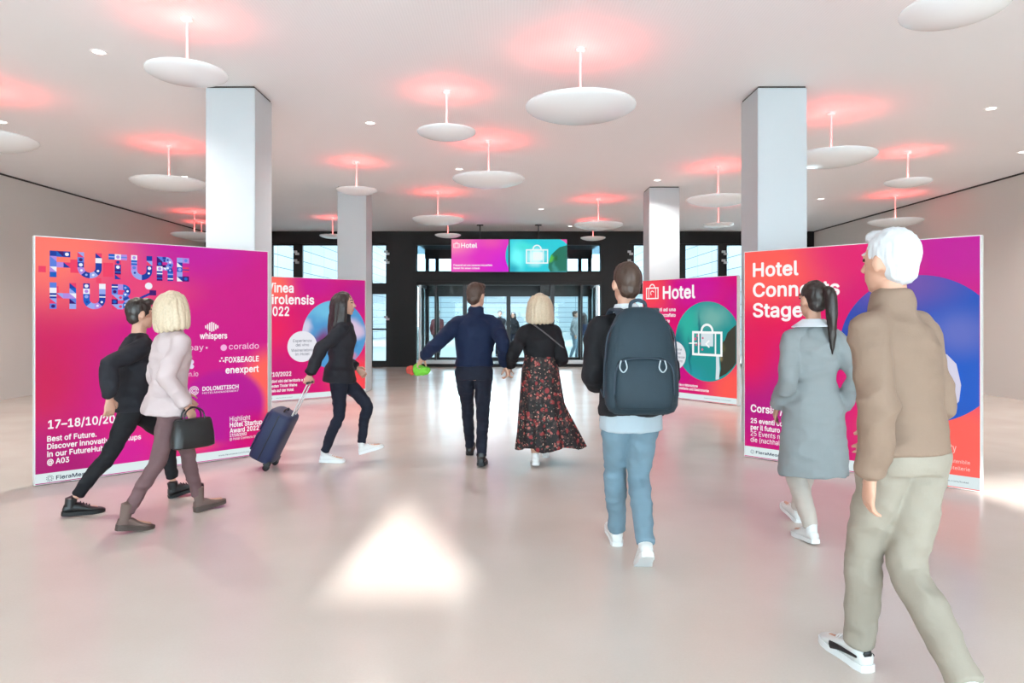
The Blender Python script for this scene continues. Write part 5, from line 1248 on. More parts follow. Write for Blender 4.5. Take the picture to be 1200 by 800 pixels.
scr_l = gradient_mat('screen_pink', (226, 44, 196), [(0.0, 0.9, 1.0, 0.7, (255, 140, 176), 0.1), (1.6, 0.1, 0.9, 0.7, (214, 24, 214), 0.1), (0.2, 0.1, 0.7, 0.5, (236, 84, 190), 0.1), (1.1, 0.85, 0.5, 0.3, (236, 80, 180), 0.1)])
scr_r = gradient_mat('screen_teal', (34, 172, 184), [(0.3, 0.5, 0.35, 0.6, (96, 214, 214), 0.1), (0.15, 0.15, 0.3, 0.3, (20, 140, 160), 0.1), (0.8, 0.5, 0.35, 0.35, (190, 228, 226), 0.1), (0.5, 0.8, 0.4, 0.2, (60, 190, 186), 0.1)], turb=0.15, strength=1.5)
for nm, a, b, art, lb in (('pink', 528.5, 596.6, scr_l, 'pink screen reading Hotel, left of the pair hanging over the entrance'),
                          ('teal', 596.9, 665, scr_r, 'teal screen with a suitcase outline, right of the pair hanging over the entrance')):
    W = sx(b) - sx(a)
    Hh = 0.93
    t = empty('display_screen', (sx(a), SCY, 2.74), label=lb, cat='screen', group='hanging screens over the entrance')
    bm = bmesh.new(); box(bm, 0, W, 0, 0.06, 0, Hh)
    obj('casing', bm, M['black_plastic'], t, bevel=0.005)
    bm = bmesh.new(); flat(bm, rect(0.015, 0.015, W - 0.015, Hh - 0.015), -0.002)
    obj('picture', bm, art, t)
    bm = bmesh.new()
    tube(bm, [(W / 2, 0.03, Hh), (W / 2, 0.03, CEIL - 2.74)], 0.018, 10)
    box(bm, W / 2 - 0.09, W / 2 + 0.09, 0.0, 0.06, CEIL - 2.74 - 0.03, CEIL - 2.74)
    obj('hanging_rod', bm, M['black_plastic'], t)
    if nm == 'pink':
        bm = bmesh.new(); suitcase_icon(bm, 0.07, 0.68, 0.17, 0.12, 0.014, -0.004)
        obj('screen_icon', bm, WHITE, t)
        lettering('screen_lettering', [('Hotel', 0.28, 0.685, 0.13, 0.034, 0.73)], t, WHITE, -0.004)
        lettering('screen_small_lettering', [('Preparati ad una vacanza mozzafiato', 0.07, 0.175, 0.05, 0.02, 1.15), ('Bereit f\u00fcr einen Urlaub', 0.07, 0.09, 0.05, 0.02, 0.8)], t, WHITE, -0.004)
        bm = bmesh.new()
        flat(bm, [(W - 0.016, 0.03)] + [(W + 0.62 - 0.72 * math.cos(q), 0.46 + 0.72 * math.sin(q)) for q in [(-0.52 + 1.04 * i / 20) for i in range(21)] if W + 0.62 - 0.72 * math.cos(q) < W - 0.016] + [(W - 0.016, 0.9)], -0.003)
        obj('picture_edge', bm, emat((40, 190, 200)), t)
    else:
        bm = bmesh.new(); suitcase_icon(bm, 0.46, 0.24, 0.62, 0.4, 0.035, -0.006)
        flat(bm, rect(0.66, 0.34, 0.92, 0.56), -0.0055)
        obj('screen_icon', bm, emat((240, 250, 250)), t)
        bm = bmesh.new()
        flat(bm, [(W - 0.016, 0.03), (W - 0.016, 0.75), (1.4, 0.7), (1.28, 0.6), (1.16, 0.48), (1.1, 0.3), (1.08, 0.12), (1.14, 0.02)], -0.004)
        obj('printed_leaves', bm, gradient_mat('screen_leaves', (36, 116, 96), [(1.3, 0.55, 0.22, 0.16, (92, 190, 70), 0.4), (1.5, 0.25, 0.12, 0.3, (60, 150, 140), 0.2), (1.25, 0.2, 0.1, 0.2, (120, 200, 190), 0.1), (1.5, 0.6, 0.1, 0.15, (30, 100, 50), 0.1)], turb=0.4), t)
        bm = bmesh.new()
        flat(bm, [(W - 0.016, 0.78), (W - 0.016, 0.914), (1.42, 0.914), (1.52, 0.86)], -0.0035)
        obj('picture_corner', bm, emat((236, 90, 170)), t)


# ------------------------------------------------------------------ people
def ellipsoid(bm, c, r, rot=None, seg=20, rings=12):
    mtx = Matrix.Translation(Vector(c)) @ (rot.to_4x4() if rot else Matrix.Identity(4)) @ Matrix.Diagonal((r[0], r[1], r[2], 1))
    bmesh.ops.create_uvsphere(bm, u_segments=seg, v_segments=rings, radius=1.0, matrix=mtx)


def ring_loft(bm, rings, n=28):
    """closed loft through elliptical rings = (centre, half-width vector, half-depth vector)"""
    vs = []
    for c, u, v in rings:
        vs.append([bm.verts.new(c + u * math.cos(2 * PI * k / n) + v * math.sin(2 * PI * k / n)) for k in range(n)])
    for a, b in zip(vs, vs[1:]):
        for k in range(n):
            bm.faces.new((a[k], a[(k + 1) % n], b[(k + 1) % n], b[k]))
    for ring, c in ((vs[0], rings[0][0]), (vs[-1], rings[-1][0])):
        cv = bm.verts.new(c)
        for k in range(n):
            bm.faces.new((ring[k], ring[(k + 1) % n], cv))


def grow(name, bm, mats, parent, voxel, smooth=3, fold=None, paint=None):
    """fuse overlapping closed shells into one continuous skin, relax it, press cloth folds or strands into it"""
    me = bpy.data.meshes.new(name)
    bmesh.ops.recalc_face_normals(bm, faces=bm.faces[:])
    bm.to_mesh(me)
    bm.free()
    o = bpy.data.objects.new(name, me)
    COL.objects.link(o)
    md = o.modifiers.new('fuse', 'REMESH')
    md.mode = 'VOXEL'
    md.voxel_size = voxel
    if smooth:
        sm = o.modifiers.new('relax', 'SMOOTH')
        sm.factor = 0.5
        sm.iterations = smooth
    dg = bpy.context.evaluated_depsgraph_get()
    new = bpy.data.meshes.new_from_object(o.evaluated_get(dg))
    o.modifiers.clear()
    o.data = new
    bpy.data.meshes.remove(me)
    new.name = name
    if fold:
        amp, fx, fz, seed = fold
        off = Vector((seed * 3.7, seed * 1.3, seed * 2.1))
        nrm = [v.normal.copy() for v in new.vertices]
        for v, nn in zip(new.vertices, nrm):
            p = v.co
            q = Vector((p.x * fx, p.y * fx, p.z * fz)) + off
            d = noise.noise(q) + 0.5 * noise.noise(q * 2.1)
            if amp > 0.005 and fz > 9.5:
                d = 0.6 * d + 0.9 * (0.35 - abs(noise.noise(Vector((q.x * 0.9 + q.z * 0.35, q.y * 0.9, q.z * 0.8 - q.x * 0.3)) + off)) * 1.6)
            v.co = p + nn * (amp * d)
    new.materials.clear()
    for m in (mats if isinstance(mats, (list, tuple)) else [mats]):
        new.materials.append(m)
    if paint:
        for f in new.polygons:
            f.material_index = paint(f.center)
    for f in new.polygons:
        f.use_smooth = True
    o.parent = parent
    return o


def ik(a, c, l1, l2, pole):
    a, c, pole = Vector(a), Vector(c), Vector(pole)
    d = c - a
    L = d.length
    mx = (l1 + l2) * 0.998
    if L > mx:
        c = a + d * (mx / L)
        d = c - a
        L = mx
    dn = d.normalized()
    t = (l1 * l1 - l2 * l2 + L * L) / (2 * L)
    h = math.sqrt(max(0, l1 * l1 - t * t))
    pp = pole - dn * pole.dot(dn)
    return a + dn * t + pp.normalized() * h, c


def hand(bm, wrist, d, thumb, right, curl, s=1.0):
    d = d.normalized()
    w = (thumb - d * thumb.dot(d)).normalized()      # towards the thumb side
    n = d.cross(w) * (-1 if right else 1)            # palm normal
    k = 1.0 * s
    ring_loft(bm, [(wrist - d * 0.02 * k, w * 0.026 * k, n * 0.02 * k), (wrist + d * 0.02 * k, w * 0.031 * k, n * 0.018 * k),
                   (wrist + d * 0.055 * k, w * 0.041 * k, n * 0.016 * k), (wrist + d * 0.092 * k, w * 0.042 * k, n * 0.013 * k)], 16)
    for i, (off, ln) in enumerate(((0.031, 0.072), (0.0105, 0.082), (-0.0105, 0.076), (-0.031, 0.060))):
        p = wrist + d * 0.085 * k + w * off * k
        dr = (d + w * off * 2.6).normalized()
        pts = [p.copy()]
        a = curl * 0.35
        for j in range(3):
            q = dr * math.cos(a) + n * math.sin(a)
            p = p + q * (ln * (0.42, 0.32, 0.26)[j] * k)
            pts.append(p.copy())
            a += curl * (0.75 if j == 0 else 0.6)
        tube(bm, pts, [0.0092 * k, 0.0086 * k, 0.008 * k, 0.0066 * k], 10)
    b = wrist + d * 0.022 * k + w * 0.024 * k
    t1 = b + (d * 0.55 + w * 0.75 + n * 0.25).normalized() * 0.042 * k
    t2 = t1 + (d * 0.85 + w * 0.3 + n * (0.25 + 0.4 * curl)).normalized() * 0.032 * k
    t3 = t2 + (d * 0.9 + n * (0.2 + 0.6 * curl)).normalized() * 0.024 * k
    tube(bm, [b, t1, t2, t3], [0.014 * k, 0.0115 * k, 0.0098 * k, 0.0078 * k], 10)


def shoe(name, R, T, m_up, m_sole, parent, s=1.0, kind='trainer', stripe=None):
    """R/T place the foot frame: +Y toe, origin under the ankle on the sole plane"""
    prof = [(-0.078, 0.016, 0.05), (-0.07, 0.030, 0.078), (-0.045, 0.036, 0.092), (-0.01, 0.038, 0.098), (0.03, 0.040, 0.092), (0.07, 0.044, 0.072),
            (0.11, 0.047, 0.056), (0.15, 0.044, 0.047), (0.18, 0.034, 0.041), (0.197, 0.018, 0.034)]
    base = 0.02 if kind != 'boot' else 0.026
    bm = bmesh.new()
    n = 16
    rings = []
    for y, w, h in prof:
        r = []
        for k in range(n):
            a = 2 * PI * k / n
            x = w * math.copysign(abs(math.cos(a)) ** 0.75, math.cos(a))
            zz = math.sin(a)
            z = base + (h - base) * (0.5 + 0.5 * zz) if zz > 0 else base + (h - base) * 0.5 * (1 - abs(zz) ** 0.6)
            if kind == 'boot':
                z += 0.012 * max(0, (0.06 - y) / 0.14)
            r.append(bm.verts.new(Vector((x * s, y * s, z * s))))
        rings.append(r)
    for a, b in zip(rings, rings[1:]):
        for k in range(n):
            bm.faces.new((a[k], a[(k + 1) % n], b[(k + 1) % n], b[k]))
    bm.faces.new(rings[0])
    bm.faces.new(rings[-1][::-1])
    # collar or shaft around the ankle
    top = 0.125 if kind == 'trainer' else (0.105 if kind == 'shoe' else 0.20)
    tube(bm, [(0, -0.03 * s, 0.05 * s), (0, -0.028 * s, 0.09 * s), (0, -0.026 * s, top * s)], [0.04 * s, 0.039 * s, (0.041 if kind != 'boot' else 0.047) * s], 16, flatten=None)
    xf = Matrix.Translation(T) @ R.to_4x4()
    bmesh.ops.transform(bm, matrix=xf, verts=bm.verts)
    o = obj(name, bm, m_up, parent, smooth=60)
    bm = bmesh.new()
    out = []
    hw = [(-0.083, 0.012), (-0.076, 0.030), (-0.045, 0.040), (0.0, 0.039), (0.05, 0.042), (0.11, 0.051), (0.155, 0.047), (0.187, 0.034), (0.203, 0.012)]
    for y, w in hw:
        out.append((w, y))
    for y, w in hw[::-1]:
        out.append((-w, y))
    z0 = 0.0
    lo = [bm.verts.new((x * s, y * s, z0)) for x, y in out]
    hi = [bm.verts.new((x * s, y * s, (base + 0.008 + (0.012 * max(0, (0.06 - y) / 0.14) if kind == 'boot' else 0)) * s)) for x, y in out]
    bm.faces.new(lo[::-1])
    bm.faces.new(hi)
    for i in range(len(out)):
        j = (i + 1) % len(out)
        bm.faces.new((lo[i], lo[j], hi[j], hi[i]))
    bmesh.ops.transform(bm, matrix=xf, verts=bm.verts)
    obj('sole', bm, m_sole, o, smooth=50)
    if kind != 'boot':
        bm = bmesh.new()
        for k in range(4):
            y = 0.035 + k * 0.02
            z = 0.094 - k * 0.0085
            tube(bm, spline([(-0.024 * s, y * s, (z - 0.014) * s), (0, y * s, (z + 0.003) * s), (0.024 * s, y * s, (z - 0.014) * s)], 4), 0.0032 * s, 6)
        bmesh.ops.transform(bm, matrix=xf, verts=bm.verts)
        obj('laces', bm, m_sole if kind == 'trainer' else m_up, o, smooth=60)
    if stripe:
        bm = bmesh.new()
        for sd in (-1, 1):
            pts = spline([(sd * 0.0385, -0.06, 0.055), (sd * 0.0415, 0.0, 0.05), (sd * 0.045, 0.05, 0.045), (sd * 0.048, 0.09, 0.036)], 5)
            pts = [p * s for p in pts]
            tube(bm, pts, [0.005 * s + 0.012 * s * i / len(pts) for i in range(len(pts))], 8, flatten=(Vector((1, 0, 0)), 0.35))
        tube(bm, [(-0.014 * s, -0.074 * s, 0.07 * s), (0.014 * s, -0.074 * s, 0.07 * s)], 0.012 * s, 8, flatten=(Vector((0, 1, 0)), 0.4))
        bmesh.ops.transform(bm, matrix=xf, verts=bm.verts)
        obj('side_stripe', bm, stripe, o, smooth=60)
    return o


SKIN = mat('skin', (196, 150, 128), rough=0.55, vary=(9, 0.06))
LIPS = mat('lips', (176, 96, 92), rough=0.5)
EYE = mat('eye_dark', (40, 32, 30), rough=0.2)
HAIR = {
    'brown': mat('brown_hair', (66, 46, 36), rough=0.5, vary=(60, 0.3)),
    'dark': mat('dark_hair', (36, 26, 24), rough=0.45, vary=(60, 0.3)),
    'blonde': mat('blonde_hair', (196, 176, 150), rough=0.45, vary=(70, 0.22)),
    'grey': mat('silver_hair', (196, 198, 202), rough=0.55, vary=(70, 0.1)),
}


def person(label, loc, heading, height, feet, hands, top, legs, shoes, hair, female=False, lean=3.0, head_yaw=0.0, head_pitch=0.0, head_tilt=0.0,
           sway=(0.0, 0.0), twist=0.0, voxel=0.008, curl=(0.7, 0.7), skirt=None, group=None, hip=None, ground=0.0, fingers=None, girth=1.0):
    """feet/hands: left then right; feet = (world x, y, lift, pitch heel-up deg, yaw deg); hands = (x, y, z) in the person's own frame (y ahead)"""
    S = height / 1.78
    rz = -math.radians(heading)
    root = empty('person', (loc[0], loc[1], ground), rz, label=label, cat='person', group=group)
    inv = Matrix.Rotation(-rz, 3, 'Z')
    fem = female
    # --- feet
    ank, frames = [], []
    for i, (fx, fy, lift, pitch, yaw) in enumerate(feet):
        p = inv @ Vector((fx - loc[0], fy - loc[1], 0))
        R = Matrix.Rotation(-math.radians(yaw), 3, 'Z') @ Matrix.Rotation(-math.radians(pitch), 3, 'X')
        piv = Vector((0, 0.125 * S, 0)) if pitch > 0 else Vector((0, -0.06 * S, 0))
        yawm = Matrix.Rotation(-math.radians(yaw), 3, 'Z')
        T = p + yawm @ piv - R @ piv + Vector((0, 0, lift))
        frames.append((R, T))
        ank.append(T + R @ Vector((0, -0.028 * S, 0.09 * S)))
    L1, L2 = 0.435 * S, 0.425 * S
    hz = hip or 0.945 * S
    for i, a in enumerate(ank):
        hx = (-1, 1)[i] * 0.085 * S
        h2 = (a.x - hx) ** 2 + a.y ** 2
        hz = min(hz, a.z + math.sqrt(max(0.05, ((L1 + L2) * 0.994) ** 2 - h2)) + 0.025 * S)
    pel = Vector((0, 0, hz))
    la = math.radians(lean)
    U = Vector((sway[0], math.sin(la), math.cos(la))).normalized()
    tw = Matrix.Rotation(math.radians(twist), 3, 'Z')
    F = Vector((0, math.cos(la), -math.sin(la)))

    def sp(t):
        return pel + U * (t * S) + Vector((0, 0, 0))

    shw = (0.158 if fem else 0.182) * S * girth
    XT = tw @ Vector((1, 0, 0))
    FT = tw @ F
    sh = [sp(0.452) - XT * shw, sp(0.452) + XT * shw]
    A1, A2 = 0.29 * S, 0.265 * S
    elb, wri = [], []
    for i in range(2):
        sd = (-1, 1)[i]
        e, w = ik(sh[i], hands[i], A1, A2, (sd * 0.28, -1.0, -0.35))
        elb.append(e)
        wri.append(w)
    hips = [pel + Vector((-0.088 * S * girth, 0, -0.025 * S)), pel + Vector((0.088 * S * girth, 0, -0.025 * S))]
    knee = []
    for i in range(2):
        k, a = ik(hips[i], ank[i], L1, L2, (0, 1, 0.1))
        knee.append(k)
        ank[i] = a
    hm = Matrix.Rotation(-math.radians(head_yaw), 3, 'Z') @ Matrix.Rotation(math.radians(head_tilt), 3, 'Y') @ Matrix.Rotation(-math.radians(head_pitch), 3, 'X')
    neck = sp(0.555)
    hc = neck + U * 0.05 * S + Vector((0, 0.012 * S, 0.118 * S))

    def hp(x, y, z):
        return hc + hm @ (Vector((x, y, z)) * S)

    # torso sections: (t along spine, half width, half depth)
    if fem:
        TOR = [(-0.13, 0.10, 0.08), (-0.06, 0.168, 0.122), (0.02, 0.165, 0.118), (0.10, 0.132, 0.095), (0.17, 0.122, 0.088), (0.27, 0.138, 0.105), (0.36, 0.146, 0.11), (0.42, 0.146, 0.096), (0.46, 0.128, 0.08), (0.495, 0.09, 0.068), (0.53, 0.054, 0.055)]
    else:
        TOR = [(-0.13, 0.10, 0.08), (-0.06, 0.160, 0.118), (0.02, 0.158, 0.115), (0.10, 0.146, 0.105), (0.17, 0.146, 0.103), (0.27, 0.160, 0.110), (0.36, 0.172, 0.114), (0.42, 0.170, 0.104), (0.46, 0.15, 0.088), (0.495, 0.108, 0.074), (0.53, 0.062, 0.06)]

    TOR = [(t_, w_ * girth, d_ * (1 + girth) / 2) for t_, w_, d_ in TOR]

    def tor_rings(lo, hi, ease, k0=1.0, flare=0.0):
        out = []
        ts = [lo + (hi - lo) * i / 14 for i in range(15)]
        for t in ts:
            j = 0
            while j < len(TOR) - 2 and TOR[j + 1][0] < t:
                j += 1
            a, b = TOR[j], TOR[j + 1]
            f = min(1, max(0, (t - a[0]) / (b[0] - a[0])))
            f = f * f * (3 - 2 * f)
            w, d = a[1] + (b[1] - a[1]) * f, a[2] + (b[2] - a[2]) * f
            if t < -0.06:
                w, d = TOR[1][1], TOR[1][2]
            if t < -0.03 and not flare:
                q_ = 1 - 2.2 * (-0.03 - t)
                w, d = w * q_, d * q_
            if flare and t < 0.12:
                w += flare * (0.12 - t)
                d += flare * 0.8 * (0.12 - t)
            blend = min(1, max(0, (t - 0.05) / 0.35))
            ax = Vector((1, 0, 0)).lerp(XT, blend)
            ay = F.lerp(FT, blend)
            cz = sp(t) if t > -0.02 else pel + Vector((0, 0, t * S)) + U * 0
            out.append((cz, ax * ((w * k0 + ease) * S), ay * ((d * k0 + ease) * S)))
        return out

    # --- body: one continuous skin
    bm = bmesh.new()
    tr_ = tor_rings(-0.09, 0.53, -0.008)
    if legs:
        tr_ = [(c, u * (0.74 if k < 5 else 1.0), v * (0.62 if k < 5 else 1.0)) for k, (c, u, v) in enumerate(tr_)]
    ring_loft(bm, tr_)
    tube(bm, [sp(0.50), neck, neck + (hc - neck) * 0.55], [0.062 * S, (0.05 if fem else 0.056) * S, (0.047 if fem else 0.054) * S], 16)
    for i in range(2):
        h0 = hips[i]
        tube(bm, spline([h0 + Vector((0, 0, 0.03)), h0.lerp(knee[i], 0.35), knee[i], knee[i].lerp(ank[i], 0.3) + Vector((0, -0.012 * S, 0)), ank[i].lerp(knee[i], 0.25), ank[i]], 4),
             [(r - (0.017 if legs else 0.0)) * S * girth for r in ([0.083, 0.082, 0.08, 0.078, 0.076, 0.072, 0.068, 0.063, 0.058, 0.054, 0.053, 0.053, 0.054, 0.055, 0.055, 0.053, 0.049, 0.045, 0.041, 0.038, 0.036])], 16)
        R, T = frames[i]
        tube(bm, [T + R @ (Vector((0, -0.05, 0.055)) * S), T + R @ (Vector((0, 0.0, 0.06)) * S), T + R @ (Vector((0, 0.08, 0.045)) * S), T + R @ (Vector((0, 0.16, 0.038)) * S)],
             [0.027 * S, 0.03 * S, 0.024 * S, 0.014 * S], 12)
        tube(bm, spline([sh[i] + (sp(0.47) - sh[i]) * 0.35, sh[i], sh[i].lerp(elb[i], 0.5), elb[i], elb[i].lerp(wri[i], 0.4), wri[i]], 3),
             [r * S * (0.88 if fem else 1.0) for r in [0.046, 0.047, 0.047, 0.046, 0.045, 0.043, 0.042, 0.041, 0.039, 0.037, 0.037, 0.036, 0.035, 0.032, 0.029, 0.027]], 14)
        sd = (-1, 1)[i]
        fd = (wri[i] - elb[i]).normalized()
        if fingers and fingers[i]:
            d_, t_ = Vector(fingers[i][0]), Vector(fingers[i][1])
        else:
            d_ = (fd + Vector((0, 0, -0.25))).normalized()
            t_ = Vector((-sd * 0.25, 1.0, 0.3))
        hand(bm, wri[i], d_, t_, i == 1, curl[i], (0.93 if fem else 1.03) * S)
    hk = 0.97 if fem else 1.0
    ellipsoid(bm, hp(0, -0.008, 0.02), (0.076 * S * hk, 0.096 * S * hk, 0.105 * S * hk), hm, 24, 16)
    ellipsoid(bm, hp(0, 0.022, -0.05), (0.058 * S * hk, 0.072 * S * hk, 0.072 * S * hk), hm)
    ellipsoid(bm, hp(0, 0.058, -0.096), (0.028 * S, 0.026 * S, 0.022 * S), hm)
    tube(bm, [hp(0, 0.084, 0.018), hp(0, 0.096, -0.005), hp(0, 0.108, -0.03)], [0.009 * S, 0.011 * S, 0.0155 * S], 10)
    ellipsoid(bm, hp(0, 0.086, -0.066), (0.022 * S, 0.012 * S, 0.0095 * S), hm)
    ellipsoid(bm, hp(0, 0.078, 0.034), (0.052 * S, 0.016 * S, 0.012 * S), hm)
    for sd in (-1, 1):
        ellipsoid(bm, hp(sd * 0.080 * hk, -0.008, -0.008), (0.010 * S, 0.021 * S, 0.034 * S), hm @ Matrix.Rotation(sd * -0.3, 3, 'Z'), 12, 8)
        ellipsoid(bm, hp(sd * 0.032, 0.080, 0.012), (0.014 * S, 0.01 * S, 0.008 * S), hm, 12, 8)
    hmi = hm.transposed()

    def paint(c):
        q = hmi @ (c - hc) / S
        if q.y > 0.05 and abs(q.z) < 0.12 and abs(q.x) < 0.08:
            if abs(abs(q.x) - 0.032) < 0.012 and abs(q.z - 0.012) < 0.006:
                return 2
            if abs(q.x) < 0.022 and abs(q.z + 0.066) < 0.008:
                return 1
            if 0.014 < abs(q.x) < 0.05 and abs(q.z - 0.037) < 0.005:
                return 3
        return 0
    grow('body', bm, [SKIN, LIPS, EYE, HAIR[hair[1]]], root, voxel * 0.8, 2, paint=paint)

    # --- hair
    st = hair[0]
    bm = bmesh.new()
    ellipsoid(bm, hp(0, -0.020, 0.034), (0.083 * S * hk, 0.100 * S * hk, 0.103 * S * hk), hm, 24, 16)
    if st == 'short':
        ellipsoid(bm, hp(0, -0.05, -0.03), (0.066 * S, 0.055 * S, 0.06 * S), hm)
        ellipsoid(bm, hp(0.01, 0.05, 0.10), (0.055 * S, 0.045 * S, 0.032 * S), hm)
    elif st == 'bob':
        for k in range(-6, 7):
            a = k / 6 * 2.0
            x, y = math.sin(a), -math.cos(a)
            tube(bm, spline([hp(0.05 * x, -0.01 + 0.06 * y, 0.09), hp(0.094 * x, -0.015 + 0.105 * y, 0.02), hp(0.112 * x, -0.012 + 0.112 * y, -0.08), hp(0.125 * x, -0.005 + 0.118 * y, -0.17 - 0.02 * math.cos(a))], 4),
                 [0.03 * S, 0.034 * S, 0.036 * S, 0.036 * S, 0.036 * S, 0.036 * S, 0.036 * S, 0.036 * S, 0.036 * S, 0.034 * S, 0.03 * S, 0.024 * S, 0.014 * S], 10)
        ellipsoid(bm, hp(0, -0.06, -0.06), (0.09 * S, 0.05 * S, 0.10 * S), hm)
    elif st == 'ponytail':
        ellipsoid(bm, hp(0, -0.05, -0.03), (0.064 * S, 0.055 * S, 0.055 * S), hm)
        ellipsoid(bm, hp(0, -0.115, 0.05), (0.03 * S, 0.03 * S, 0.03 * S), hm)
        tube(bm, spline([hp(0, -0.105, 0.055), hp(0.005, -0.15, 0.05), hp(0.012, -0.165, -0.05), hp(0.02, -0.16, -0.18), hp(0.028, -0.15, -0.30), hp(0.03, -0.15, -0.37)], 4),
             [(0.022 + 0.018 * math.sin(PI * min(1, i / 14))) * S if i < 14 else max(0.006, 0.030 - 0.004 * (i - 13)) * S for i in range(21)], 12)
    elif st == 'long':
        for k in range(-5, 6):
            a = k / 5 * 1.75
            x, y = math.sin(a), -math.cos(a)
            tube(bm, spline([hp(0.05 * x, -0.01 + 0.06 * y, 0.09), hp(0.094 * x, -0.015 + 0.105 * y, 0.02), hp(0.108 * x, -0.02 + 0.108 * y, -0.10), hp(0.12 * x, -0.03 + 0.115 * y, -0.22), hp(0.115 * x, -0.035 + 0.12 * y, -0.34)], 4),
                 [(0.034 if i < 12 else 0.034 - 0.004 * (i - 12)) * S for i in range(17)], 10)
        ellipsoid(bm, hp(0, -0.06, -0.12), (0.09 * S, 0.055 * S, 0.17 * S), hm)
    grow('hair', bm, HAIR[hair[1]], root, voxel * 0.85, 2, fold=(0.0045, 70, 9, len(label) % 7))

    # --- legs
    if legs:
        m, fit, hem = legs[0], legs[1], legs[2]      # fit = extra radius, hem = metres above the ankle
        bm = bmesh.new()
        ring_loft(bm, tor_rings(-0.085, 0.13, 0.016))
        for i in range(2):
            h0 = hips[i]
            end = ank[i] + (knee[i] - ank[i]).normalized() * (hem * S)
            tube(bm, spline([h0 + Vector((0, 0, 0.04)), h0.lerp(knee[i], 0.4), knee[i], knee[i].lerp(end, 0.35) + Vector((0, -0.008 * S, 0)), end], 5),
                 [(r + fit * g) * S * girth for r, g in zip([0.098, 0.099, 0.098, 0.094, 0.088, 0.085, 0.081, 0.077, 0.072, 0.068, 0.065, 0.064, 0.064, 0.064, 0.063, 0.062, 0.060, 0.057, 0.054, 0.052, 0.051],
                                                    [0.5] * 6 + [0.8] * 5 + [1.0] * 10)], 20)
        grow('trousers', bm, m, root, voxel, 3, fold=(0.0095, 8, 15, len(label)))
    if skirt:
        m, z1, z0, hemw, shift = skirt
        bm = bmesh.new()
        n, rows = 120, 30
        rr = []
        for j in range(rows + 1):
            f = j / rows
            z = z1 + (z0 - z1) * f
            ring = []
            for k in range(n):
                a = 2 * PI * k / n
                g = f ** 1.25
                w = 0.145 + 0.055 * min(1, f * 5) * 0.6 + (hemw - 0.20) * g
                dpt = 0.115 + 0.05 * min(1, f * 5) * 0.6 + (hemw * 0.85 - 0.16) * g
                pl = 1 + 0.07 * g * math.sin(11 * a + 2.0 * f) + 0.035 * g * math.sin(23 * a + 1.3)
                fl = max(0, math.cos(a - 0.1)) ** 2 * max(0, f - 0.55) * 0.30
                ring.append(bm.verts.new((w * pl * math.cos(a) + shift * g + fl, dpt * pl * math.sin(a) + 0.03 * g, z + 0.02 * g * math.sin(5 * a) + 0.05 * fl)))
            rr.append(ring)
        for a_, b_ in zip(rr, rr[1:]):
            for k in range(n):
                bm.faces.new((a_[k], a_[(k + 1) % n], b_[(k + 1) % n], b_[k]))
        bm.faces.new(rr[0])
        o = obj('skirt', bm, m, root)
        for f in o.data.polygons:
            f.use_smooth = True
        md = o.modifiers.new('cloth', 'SOLIDIFY')
        md.thickness = 0.004
    # --- upper garment
    m, hem, ease, flare, collar = top[:5]
    bm = bmesh.new()
    ring_loft(bm, tor_rings(hem, 0.525, ease, 1.0, flare), 32)
    for i in range(2):
        end = wri[i] + (elb[i] - wri[i]).normalized() * 0.012
        e2 = ease * 0.55
        tube(bm, spline([sh[i] + (sp(0.46) - sh[i]) * 0.45, sh[i] - XT * ((-1, 1)[i] * 0.006 * S), sh[i].lerp(elb[i], 0.5), elb[i], elb[i].lerp(wri[i], 0.5), end], 4),
             [(r + e2) * S for r in [(0.9 if fem else 1) * q for q in (0.058, 0.060, 0.061, 0.060, 0.059, 0.058, 0.057, 0.056, 0.055, 0.054, 0.053, 0.053, 0.052, 0.051, 0.049, 0.047, 0.046, 0.044, 0.042, 0.041, 0.040)]], 18)
    for i in range(2):
        tube(bm, [neck - U * 0.03 * S, (neck - U * 0.03 * S).lerp(sh[i], 0.55), sh[i]], [0.052 * S, (0.05 + ease * 0.4) * S, (0.055 + ease * 0.5) * S], 16)
    if collar == 'stand':
        tube(bm, [sp(0.49), neck + U * 0.012 * S, neck + U * 0.055 * S], [0.092 * S, 0.076 * S, 0.071 * S], 24)
    else:
        tube(bm, [sp(0.49), neck - U * 0.005 * S], [0.088 * S, 0.068 * S], 24)
    grow(top[5] if len(top) > 5 else 'jacket', bm, m, root, voxel * 1.1, 4, fold=(0.0135, 7, 11, len(label) + 2))
    if collar in ('shirt', 'wide'):
        cm = top[6]
        bm = bmesh.new()
        n = 40
        rings = []
        up = 0.07 if collar == 'shirt' else 0.06
        out = 0.028 if collar == 'shirt' else 0.075
        for (t, r) in ((0.0, 0.066), (up, 0.064), (up + 0.006, 0.070), (up - 0.045, 0.066 + out)):
            ring = []
            for k in range(n):
                a = -PI / 2 + 0.45 + (2 * PI - 0.9) * k / (n - 1) + PI
                c = neck + U * (t - 0.03) * S
                ring.append(bm.verts.new(c + (XT * math.cos(a) + FT * math.sin(a)) * r * S))
            rings.append(ring)
        for a_, b_ in zip(rings, rings[1:]):
            for k in range(n - 1):
                bm.faces.new((a_[k], a_[k + 1], b_[k + 1], b_[k]))
        o = obj('collar', bm, cm, root, smooth=60)
        md = o.modifiers.new('cloth', 'SOLIDIFY')
        md.thickness = 0.005
    # --- shoes
    for i in range(2):
        R, T = frames[i]
        shoe(shoes[0], R, T, shoes[1], shoes[2], root, S * (0.94 if fem else 1.04), shoes[3], shoes[4] if len(shoes) > 4 else None)
    return root, dict(pel=pel, U=U, sp=sp, sh=sh, wri=wri, elb=elb, neck=neck, S=S, F=F, XT=XT)


